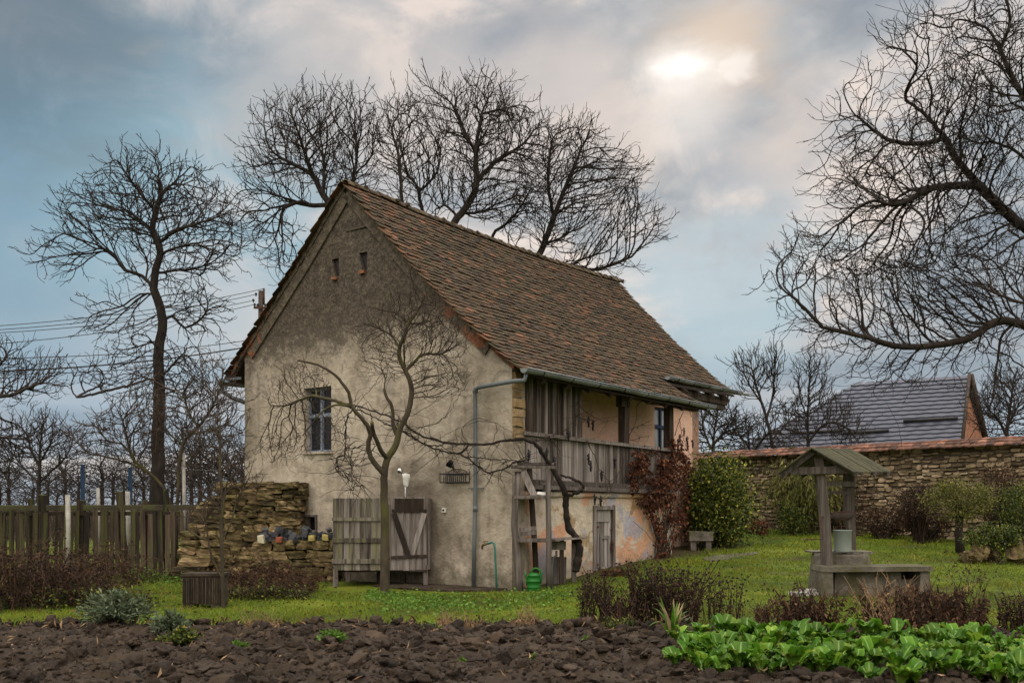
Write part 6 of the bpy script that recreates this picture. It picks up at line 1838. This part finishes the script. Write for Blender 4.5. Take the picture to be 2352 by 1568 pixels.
# trees behind the house
bare_tree('walnut_tree', 'bare spreading tree rising behind the left slope of the roof', (790, 1160), 37,
  [[(790, 900), (785, 640), (770, 520), (757, 471), (737, 440), (719, 404), (675, 378), (640, 360)], [(742, 448), (744, 400), (744, 369), (738, 330), (737, 300), (745, 260)], [(786, 620), (750, 560), (724, 538), (693, 520), (660, 516), (626, 516), (590, 505)], [(765, 500), (800, 440), (815, 390), (820, 330)],
   [(719, 404), (700, 350), (680, 290), (660, 240)], [(757, 471), (700, 470), (640, 460)], [(790, 560), (830, 480), (850, 420)]],
  [(690, 335, 110, 108, 1.3), (780, 330, 95, 115, 1.2), (620, 410, 65, 70), (620, 520, 65, 60), (650, 590, 45, 55, .5), (800, 430, 70, 70, .8), (560, 480, 30, 50, .5)], 3800, 0.2, 0.009, 0.15, 0.06, 103, cen_at=(770, 560), tr=(0.26, 0.06, 0.95), ram=(0.26, 4, 0.65),
  dz=.9, kill=1.25, infl=5, twig=.55, spread=.9, lift=.08)
bare_tree('walnut_tree', 'tallest bare tree rising behind the middle of the roof ridge', (1030, 1160), 39,
  [[(1030, 900), (1030, 650), (1028, 560), (1045, 510), (1067, 480), (1093, 430), (1093, 342), (1100, 300), (1110, 250), (1128, 215)], [(1029, 600), (985, 530), (969, 489), (960, 431), (935, 395), (920, 330)], [(962, 440), (1004, 395), (1010, 330), (990, 260), (985, 210)], [(1000, 560), (935, 510), (924, 476), (917, 369), (900, 300), (885, 250)],
   [(1050, 500), (1020, 470), (1000, 502)], [(1093, 420), (1140, 370), (1190, 340), (1220, 310)], [(1093, 350), (1060, 290), (1040, 240)], [(1060, 490), (1129, 480), (1174, 450), (1218, 420)], [(1110, 260), (1160, 250), (1200, 240)]],
  [(940, 340, 85, 110, 1.2), (990, 230, 45, 50, .6), (1110, 300, 108, 100, 1.5), (1140, 215, 45, 38, .5), (1190, 330, 80, 95, 1), (1000, 440, 110, 60, .7), (1110, 440, 110, 75, .9), (1200, 430, 75, 65, .6)], 6200, 0.21, 0.009, 0.16, 0.06, 104, cen_at=(1030, 560), tr=(0.27, 0.06, 0.92), ram=(0.26, 4, 0.65),
  dz=.9, kill=1.25, infl=5, twig=.55, spread=1.0, lift=.10)
bare_tree('walnut_tree', 'wide bare tree leaning right behind the far end of the roof', (1215, 1160), 40,
  [[(1215, 900), (1220, 700), (1232, 610), (1250, 560), (1272, 498), (1298, 431), (1320, 380), (1340, 330)], [(1225, 680), (1190, 600), (1129, 551), (1174, 502), (1200, 470), (1215, 440)], [(1228, 640), (1307, 609), (1361, 587), (1430, 570), (1490, 540), (1525, 522)], [(1250, 565), (1300, 540), (1350, 500), (1400, 450), (1440, 400)],
   [(1272, 498), (1260, 430), (1262, 370), (1270, 310)], [(1310, 608), (1360, 620), (1400, 610), (1450, 590)], [(1350, 500), (1420, 490), (1470, 470)]],
  [(1310, 400, 95, 105, 1.1), (1390, 420, 75, 85, 1), (1270, 520, 100, 70, .8), (1420, 500, 75, 65, 1), (1470, 530, 60, 40, .7), (1370, 600, 85, 40, .9), (1200, 490, 60, 70, .6), (1330, 330, 60, 50, .5)], 4800, 0.215, 0.009, 0.15, 0.06, 105, cen_at=(1215, 640), tr=(0.26, 0.06, 0.95), ram=(0.26, 4, 0.65),
  dz=.9, kill=1.25, infl=5, twig=.55, spread=1.0, lift=.07)
# big near tree, trunk outside the frame on the right
bare_tree('walnut_tree', 'large near bare tree reaching in from the right edge of the view', (2640, 1440), 14.5,
  [[(2640, 1200), (2635, 1000), (2620, 900), (2600, 800), (2585, 600), (2560, 300), (2520, 50), (2480, -100)],
   [(2600, 800), (2500, 700), (2430, 655), (2352, 633), (2292, 603), (2240, 592), (2123, 589), (2058, 609), (1982, 592), (1888, 562), (1830, 530)],
   [(2585, 660), (2480, 600), (2352, 521), (2298, 475), (2251, 428), (2200, 370), (2169, 316), (2120, 260), (2080, 230)],
   [(2560, 380), (2460, 320), (2352, 223), (2298, 117), (2263, 64), (2181, 41), (2076, 29), (2010, 10)],
   [(2610, 860), (2480, 780), (2352, 748), (2292, 738), (2216, 779), (2087, 797), (1982, 773), (1888, 750), (1794, 727)],
   [(2625, 940), (2460, 880), (2352, 844), (2310, 814), (2251, 812), (2216, 820), (2158, 803), (2064, 820), (1970, 879), (1900, 880), (1840, 830)],
   [(2600, 780), (2450, 720), (2352, 695), (2298, 686), (2181, 662), (2064, 633), (1990, 660), (1900, 640)],
   [(2585, 560), (2430, 420), (2352, 360), (2287, 328), (2228, 322), (2164, 246), (2076, 176), (1990, 160), (1930, 140)],
   [(2635, 1040), (2480, 1020), (2352, 1019), (2270, 1040), (2208, 1045), (2106, 1058), (2075, 1043), (2065, 985), (2040, 930)],
   [(2530, 120), (2440, 60), (2380, 0), (2340, -60)], [(2300, 120), (2320, 40), (2300, -30)], [(2251, 428), (2150, 430), (2050, 470), (1960, 420), (1910, 380)], [(2169, 316), (2120, 330), (2040, 320), (1960, 260)],
   [(2064, 633), (1960, 690), (1850, 620), (1770, 570)], [(2123, 589), (2050, 520), (1950, 480), (1880, 430)], [(2292, 610), (2280, 500), (2230, 560)], [(1888, 750), (1830, 690), (1790, 660)]],
  [(2130, 430, 210, 130, 1.3), (2230, 270, 160, 150, 1.2), (2300, 100, 110, 130, .8), (2120, 100, 100, 80, .45), (2150, 640, 240, 110, 1.5), (1920, 590, 130, 90, .9), (2000, 740, 180, 80, 1.0), (2250, 740, 130, 90, .8), (1970, 300, 80, 110, .5), (2080, 840, 150, 50, .5), (2300, 480, 90, 150, .8), (1950, 430, 70, 80, .5), (2300, 910, 60, 60, .3), (1820, 640, 60, 70, .4)], 6000, .080, .0036, 0.105, 0.03, 106, cen_at=(2620, 720), tr=(0.2, 0.08, 0.95), ram=(0.2, 5, 0.75),
  dz=1.0, kill=1.3, infl=5, twig=.45, spread=.35, lift=.02)

# fruit trees and orchard on the left
bare_tree('fruit_tree', 'many stemmed bare fruit tree leaning over the fence beside the tall trunk', (408, 1330), 23.2,
  [[(405, 1250), (402, 1190), (375, 1120), (335, 1080), (305, 1050), (290, 1000), (280, 960)], [(404, 1200), (410, 1120), (412, 1060), (425, 1010), (455, 980), (490, 930), (510, 870), (515, 830)], [(340, 1085), (300, 1065), (250, 1050), (205, 1040), (175, 1010), (165, 985)], [(440, 1000), (480, 990), (520, 975), (548, 985)], [(300, 1045), (280, 1020), (245, 1010), (225, 980)], [(455, 980), (430, 940), (420, 900)],
   [(412, 1060), (450, 1040), (490, 1015), (520, 1000)]],
  [(300, 990, 70, 75), (220, 1010, 60, 45), (480, 920, 65, 90, 1.1), (410, 960, 70, 70, .7), (520, 960, 40, 60, .7), (340, 900, 50, 50, .3)], 2600, 0.1, 0.0055, 0.05, 0.02, 111, ram=(0.4, 4, 0.8), kill=1.3, infl=5, twig=.6, spread=.3, mats=('bark_moss', 'twig_brown'), lift=.08)
bare_tree('sapling', 'slim bare sapling standing right of the ribbed box', (513, 1402), 15.5,
  [[(512, 1360), (510, 1300), (508, 1220), (510, 1150), (506, 1080), (505, 1010), (506, 960)], [(511, 1330), (490, 1290), (478, 1240), (470, 1200), (455, 1185)], [(509, 1240), (530, 1200), (545, 1150), (565, 1110)], [(508, 1200), (515, 1150), (525, 1090), (540, 1040)], [(480, 1245), (450, 1230), (430, 1215)]],
  [(500, 1010, 40, 70, .8), (545, 1110, 40, 60, .8), (470, 1180, 45, 50, .6), (440, 1215, 40, 20, .3)], 260, 0.08, 0.004, 0.032, 0.012, 112, kill=1.5, infl=5, twig=.3, spread=.12, mats=('bark_moss', 'twig_brown'))
bare_tree('fruit_tree', 'small bare orchard tree with fan of upright twigs beyond the fence', (88, 1172), 27,
  [[(89, 1130), (90, 1090), (91, 1070), (92, 1030), (95, 990)], [(90, 1120), (60, 1080), (35, 1050), (10, 1020)], [(90, 1115), (120, 1080), (150, 1050), (165, 1020)], [(91, 1070), (70, 1030), (60, 990)], [(91, 1060), (115, 1020), (125, 985)]],
  [(92, 1010, 55, 55), (40, 1030, 45, 40), (140, 1030, 40, 40)], 1100, 0.12, 0.006, 0.06, 0.022, 113, ram=(0.4, 4, 0.8), kill=1.3, infl=5, twig=.6, spread=.3, lift=.12)
bare_tree('fruit_tree', 'bare tree at the left edge with a long branch over the orchard', (-70, 1250), 22,
  [[(-70, 1150), (-68, 1050), (-60, 960), (-50, 900)], [(-65, 1000), (-20, 920), (30, 905), (80, 885), (110, 870), (140, 850)], [(-50, 910), (-10, 850), (20, 810), (30, 790)], [(-66, 1060), (-20, 1010), (20, 1005), (60, 1010)], [(-40, 930), (0, 960), (40, 975)]],
  [(60, 880, 80, 40), (10, 830, 40, 40, .7), (20, 1010, 60, 40), (0, 1060, 50, 50, .7), (110, 850, 45, 35, .6)], 1700, 0.1, 0.005, 0.07, 0.02, 114, tr=(0.1, 0.04, 0.9), ram=(0.4, 4, 0.8), kill=1.3, infl=5, twig=.6, spread=.3, lift=.1)
# bare trees beyond the wall, right
bare_tree('young_tree', 'slender bare tree behind the wall at the left slope of the grey roof', (1775, 1160), 42,
  [[(1775, 1060), (1772, 1010), (1760, 960), (1748, 920), (1735, 880), (1725, 840)], [(1760, 960), (1775, 910), (1778, 860), (1780, 815)], [(1750, 930), (1725, 890), (1705, 850)], [(1772, 1010), (1800, 980), (1815, 960)]],
  [(1730, 870, 35, 55), (1775, 860, 22, 55), (1705, 850, 20, 30, .5), (1805, 960, 25, 30, .4)], 800, 0.17, 0.009, 0.075, 0.03, 115, ram=(0.45, 4.5, 0.75), kill=1.3, infl=5, twig=.5, spread=.4, lift=.25)
bare_tree('young_tree', 'twiggy bare tree before the left part of the grey metal roof', (1858, 1160), 43,
  [[(1858, 1060), (1856, 1010), (1855, 960), (1858, 910), (1860, 860)], [(1857, 1020), (1880, 985), (1910, 970), (1950, 985)], [(1856, 960), (1840, 920), (1835, 880)], [(1857, 1010), (1830, 990), (1815, 1000)]],
  [(1860, 880, 38, 65), (1900, 960, 60, 50), (1840, 960, 40, 60), (1950, 1000, 45, 35)], 1600, 0.17, 0.009, 0.075, 0.03, 116, ram=(0.45, 4.5, 0.75), kill=1.3, infl=5, twig=.6, spread=.4, lift=.12)
bare_tree('young_tree', 'dense dark bare tree just right of the cottage behind the wall', (1640, 1165), 40,
  [[(1640, 1080), (1638, 1040), (1640, 1000), (1645, 960)], [(1639, 1040), (1620, 1000), (1612, 960)], [(1640, 1020), (1665, 990), (1680, 960)]],
  [(1640, 970, 48, 58), (1680, 1000, 40, 45), (1615, 1000, 25, 55)], 2000, 0.16, 0.0095, 0.075, 0.03, 117, ram=(0.45, 4.5, 0.75), kill=1.3, infl=5, twig=.9, spread=.4)
bare_tree('young_tree', 'low bare brush behind the wall between cottage and grey roof', (1725, 1160), 41,
  [[(1725, 1080), (1722, 1040), (1718, 1000), (1712, 970)], [(1724, 1050), (1750, 1010), (1770, 990)], [(1722, 1030), (1700, 1000), (1690, 980)]],
  [(1715, 1000, 45, 40), (1760, 1005, 50, 40), (1800, 1010, 40, 30)], 1300, 0.17, 0.009, 0.075, 0.03, 118, ram=(0.45, 4.5, 0.75), kill=1.3, infl=5, twig=.9, spread=.4)
bare_tree('young_tree', 'bare tree behind the wall at the right edge beside the brick gable', (2315, 1160), 34,
  [[(2315, 1060), (2312, 1000), (2318, 950), (2325, 900)], [(2313, 1000), (2290, 960), (2270, 940)], [(2314, 980), (2340, 930), (2360, 900)]],
  [(2315, 920, 60, 70), (2290, 960, 45, 45), (2345, 960, 40, 60)], 1400, 0.14, 0.007, 0.075, 0.025, 119, ram=(0.45, 4.5, 0.75), kill=1.3, infl=5, twig=.6, spread=.4, lift=.1)
# distant bare trees and hedges beyond the left fence
protos = []
for i in range(4):
    protos.append(bare_tree('bare_tree', 'bare hazy tree far behind the left fence', (500 * i - 700, 1166), 62,
      [[(500 * i - 700, 1130), (500 * i - 702, 1100), (500 * i - 698, 1070)], [(500 * i - 701, 1110), (500 * i - 725, 1085), (500 * i - 735, 1070)], [(500 * i - 700, 1105), (500 * i - 675, 1080), (500 * i - 662, 1065)]],
      [(500 * i - 700, 1085, 40, 45), (500 * i - 730, 1110, 28, 32), (500 * i - 668, 1105, 30, 34), (500 * i - 700, 1135, 45, 25)], 800, .28, .010, .10, .04, 130 + i, ram=(.35, 3.5, .9), kill=1.25, infl=5, twig=.9, spread=.5, group='bare trees far beyond the left fence'))
spots = [(20, 60, 1.0), (75, 66, .8), (130, 58, .75), (180, 64, .9), (235, 60, 1.05), (285, 68, .85), (330, 62, .95), (395, 58, .95), (440, 55, 1.15), (480, 50, 1.1), (530, 48, 1.2), (555, 56, 1.2), (505, 66, 1.25), (460, 68, 1.2), (110, 74, .9), (260, 76, .9), (60, 50, .6), (205, 52, .6), (310, 54, .65), (360, 72, 1.0), (0, 48, .9), (150, 70, 1.0), (420, 74, 1.2), (572, 62, 1.1)]
for i, (px, Z, k) in enumerate(spots):
    o = protos[i] if i < 4 else copy_tree(protos[i % 4])
    q = P(px, 0, Z); o.location = (q.x, Z, -.05); o.rotation_euler = (0, 0, R.uniform(0, 6.28)); k2 = k * Z / 62 ; o.scale = (k2 * 1.15, k2 * 1.15, k2 * 1.0)
rg = np.random.default_rng(99)
C = []; m = MB()
for k in range(5200):
    px = rg.uniform(-120, 640); Z = rg.uniform(44, 80); q = P(px, 0, Z); h = rg.uniform(0, 1) ** 1.3 * (1.5 + 1.1 * mnoise.noise(Vector((px * .02, 1, 0)))) 
    a = Vector((q.x, Z, 0)); d_ = Vector((rg.normal() * .3, rg.normal() * .3, 1)) * max(.3, h)
    m.tube([a, a + d_ * .6 + Vector((rg.normal() * .1, 0, 0)), a + d_ * 1.2], [.016, .012, .007], 3, rg.uniform(), caps=False)
o = m.build('brushwood', 'twig_brown'); props(o, 'brown brushwood growing wild far beyond the left fence', 'brushwood', kind='stuff')
REAR_FILL, ZEN = 3.6, 3.4
# ------------------------------------------------------------------ sky, sun, camera
SUN_AZ, SUN_EL = math.radians(10.3), math.radians(24.0)
wd = bpy.data.worlds.new('World'); sc.world = wd; wd.use_nodes = True
nt = wd.node_tree; nt.nodes.clear(); g = G(nt)
out_ = g.n('ShaderNodeOutputWorld')
dv = g.n('ShaderNodeTexCoord').outputs['Generated']
X, Y, Zc = g.sep(dv)
def dirvec(px, py):
    return Vector(((px - CX) / F, 1, (HY - py) / F)).normalized()
def around(px, py, lo, hi, wob=None, ax=1.0):
    """smooth spot round a sky direction: 1 inside hi, 0 outside lo (radians)"""
    d = dirvec(px, py); nd = g.n('ShaderNodeVectorMath', operation='DOT_PRODUCT')
    g.put(nd.inputs[0], dv); nd.inputs[1].default_value = d
    a = g.math('ARCCOSINE', g.math('MINIMUM', nd.outputs['Value'], 1.0))
    if wob is not None: a = g.math('ADD', a, wob)
    return g.smooth(a, lo, hi)
def dn(scale, sq, loc, rough=.55, dist=.5, detail=6):
    return g.noise(g.mapping(dv, (1, 1, sq), loc=loc), scale, detail, rough, dist)
nA = dn(3.0, 1.9, (3.2, 1.4, .5)); nB = dn(7.0, 1.7, (9.2, 4.4, 2.5), .58, .8); nC = dn(4.6, 2.0, (1.3, .2, .7))
amp_ = lambda n, k: g.math('MULTIPLY', g.math('SUBTRACT', n, .5), k)
nD = dn(15, 1.5, (2.2, 7.4, 4.1), .6, .6)
den = g.math('ADD', g.math('ADD', g.math('ADD', .5, amp_(nA, 1.7)), amp_(nB, 1.15)), amp_(nD, .35))
cloud = g.ramp(den, [(.20, (.225, .265, .31)), (.38, (.33, .365, .395)), (.55, (.485, .475, .475)), (.74, (.73, .635, .575))])
wob = g.math('ADD', amp_(nC, .34), amp_(nB, .16))
# cold open patches
blue = g.mix(g.lin(Zc, .0, .35, 0, 1), (.32, .42, .50), (.135, .275, .37))
pale = g.mix(g.smooth(nB, .42, .62), (.30, .44, .51), (.45, .50, .53))
c = g.mix(g.math('MULTIPLY', around(40, 560, .27, .09, wob), .92), cloud, blue)
c = g.mix(g.math('MULTIPLY', around(500, 520, .21, .04, wob), .8), c, pale)
c = g.mix(g.math('MULTIPLY', around(1640, 640, .13, .03, wob), .85), c, (.41, .52, .575))
c = g.mix(g.math('MULTIPLY', around(20, 30, .17, .02, wob), .75), c, (.14, .18, .215))
c = g.mix(g.math('MULTIPLY', around(1610, 370, .085, .015, wob), .8), c, (.30, .345, .39))
c = g.mix(g.math('MULTIPLY', around(1180, 60, .10, .01, wob), .6), c, (.30, .315, .345))
c = g.mix(g.math('MULTIPLY', around(900, 270, .13, .02, wob), .5), c, (.56, .515, .49))
c = g.mix(g.math('MULTIPLY', around(1480, 420, .07, .0, wob), .7), c, (.70, .59, .515))
c = g.mix(g.math('MULTIPLY', around(1830, 300, .07, .0, wob), .6), c, (.62, .53, .47))
c = g.mix(g.math('MULTIPLY', around(640, 250, .09, .0, wob), .5), c, (.50, .455, .43))
c = g.mix(g.math('MULTIPLY', around(1280, 250, .08, .0, wob), .55), c, (.64, .565, .52))
# low bands near the horizon
bn = g.noise(g.mapping(dv, (1.2, 1.2, 16)), 1.6, 4, .5, .3)
hz = g.smooth(Zc, .19, .04)
band = g.ramp(bn, [(.36, (.20, .275, .36)), (.52, (.34, .41, .49)), (.66, (.56, .54, .54))])
c = g.mix(g.math('MULTIPLY', hz, .8), c, band)
# glow where the sun stands behind the cloud
c = g.mix(g.math('MULTIPLY', around(1600, 230, .20, .0, wob), .35), c, (.70, .61, .55))
c = g.mix(g.math('MULTIPLY', around(1655, 88, .080, .0, g.math('ADD', amp_(nB, .12), amp_(nD, .06))), .62), c, (.76, .58, .42))
c = g.mix(g.math('MULTIPLY', around(1590, 235, .065, .0, amp_(nB, .08)), .6), c, (.86, .79, .73))
sq = g.math('MULTIPLY', g.math('ABSOLUTE', g.math('SUBTRACT', Zc, dirvec(1578, 150).z)), 1.3)
c = g.mix(g.math('MULTIPLY', around(1582, 158, .055, .0, g.math('ADD', g.math('MULTIPLY', sq, .6), g.math('ADD', amp_(nB, .10), amp_(nD, .05)))), .5), c, (.98, .92, .86))
c = g.mix(around(1574, 149, .030, -.012, g.math('ADD', sq, g.math('ADD', amp_(nB, .07), amp_(nD, .05)))), c, (1.15, 1.1, 1.04))
c = g.mix(g.math('MULTIPLY', around(1700, 150, .017, .0, g.math('ADD', amp_(nB, .06), amp_(nD, .04))), .5), c, (.98, .92, .86))
# overcast: brighter towards the zenith; unseen sky behind the viewer boosted to fill the walls
rear = g.math('MULTIPLY', g.smooth(Y, .30, -.45), g.smooth(Zc, .0, .5)); zen = g.smooth(Zc, .50, .85)
amp = g.math('ADD', 1.2, g.math('ADD', g.math('MULTIPLY', rear, REAR_FILL), g.math('MULTIPLY', zen, ZEN)))
c = g.mix(g.smooth(Y, .2, -.4), c, (.53, .49, .44))
bgc = g.n('ShaderNodeBackground'); g.put(bgc.inputs[0], c); g.put(bgc.inputs[1], amp)
sky = g.n('ShaderNodeTexSky'); sky.sky_type = 'NISHITA'; sky.sun_disc = False; sky.sun_elevation = SUN_EL; sky.sun_rotation = SUN_AZ
sky.air_density = 1.2; sky.dust_density = .2
bgs = g.n('ShaderNodeBackground'); g.put(bgs.inputs[0], sky.outputs[0]); bgs.inputs[1].default_value = .05
mx = g.n('ShaderNodeMixShader'); mx.inputs[0].default_value = .94
g.put(mx.inputs[1], bgs.outputs[0]); g.put(mx.inputs[2], bgc.outputs[0]); g.put(out_.inputs[0], mx.outputs[0])

ld = bpy.data.lights.new('sun', 'SUN'); ld.energy = .7; ld.angle = math.radians(14); ld.color = (1, .88, .74)
lo = bpy.data.objects.new('sun', ld); col.objects.link(lo)
sd = Vector((math.sin(SUN_AZ) * math.cos(SUN_EL), math.cos(SUN_AZ) * math.cos(SUN_EL), math.sin(SUN_EL)))
lo.rotation_euler = sd.to_track_quat('Z', 'Y').to_euler(); lo.location = sd * 60

cd = bpy.data.cameras.new('camera'); cam = bpy.data.objects.new('camera', cd); col.objects.link(cam)
cam.location = (0, 0, CAMH); cam.rotation_euler = (math.radians(90), 0, 0)
cd.sensor_width = 36; cd.lens = 36 * F / 2352; cd.shift_y = (HY - 784) / 2352
cd.clip_end = 6000; cd.clip_start = .1
cd.dof.use_dof = True; cd.dof.focus_distance = 20.5; cd.dof.aperture_fstop = 3.2
sc.camera = cam
sc.view_settings.view_transform = 'Standard'; sc.view_settings.look = 'None'
sc.view_settings.exposure = 0.0; sc.view_settings.gamma = 1.0
sc.render.engine = 'CYCLES'
sc.cycles.use_denoising = True
sc.cycles.max_bounces = 6; sc.cycles.diffuse_bounces = 3; sc.cycles.transmission_bounces = 4
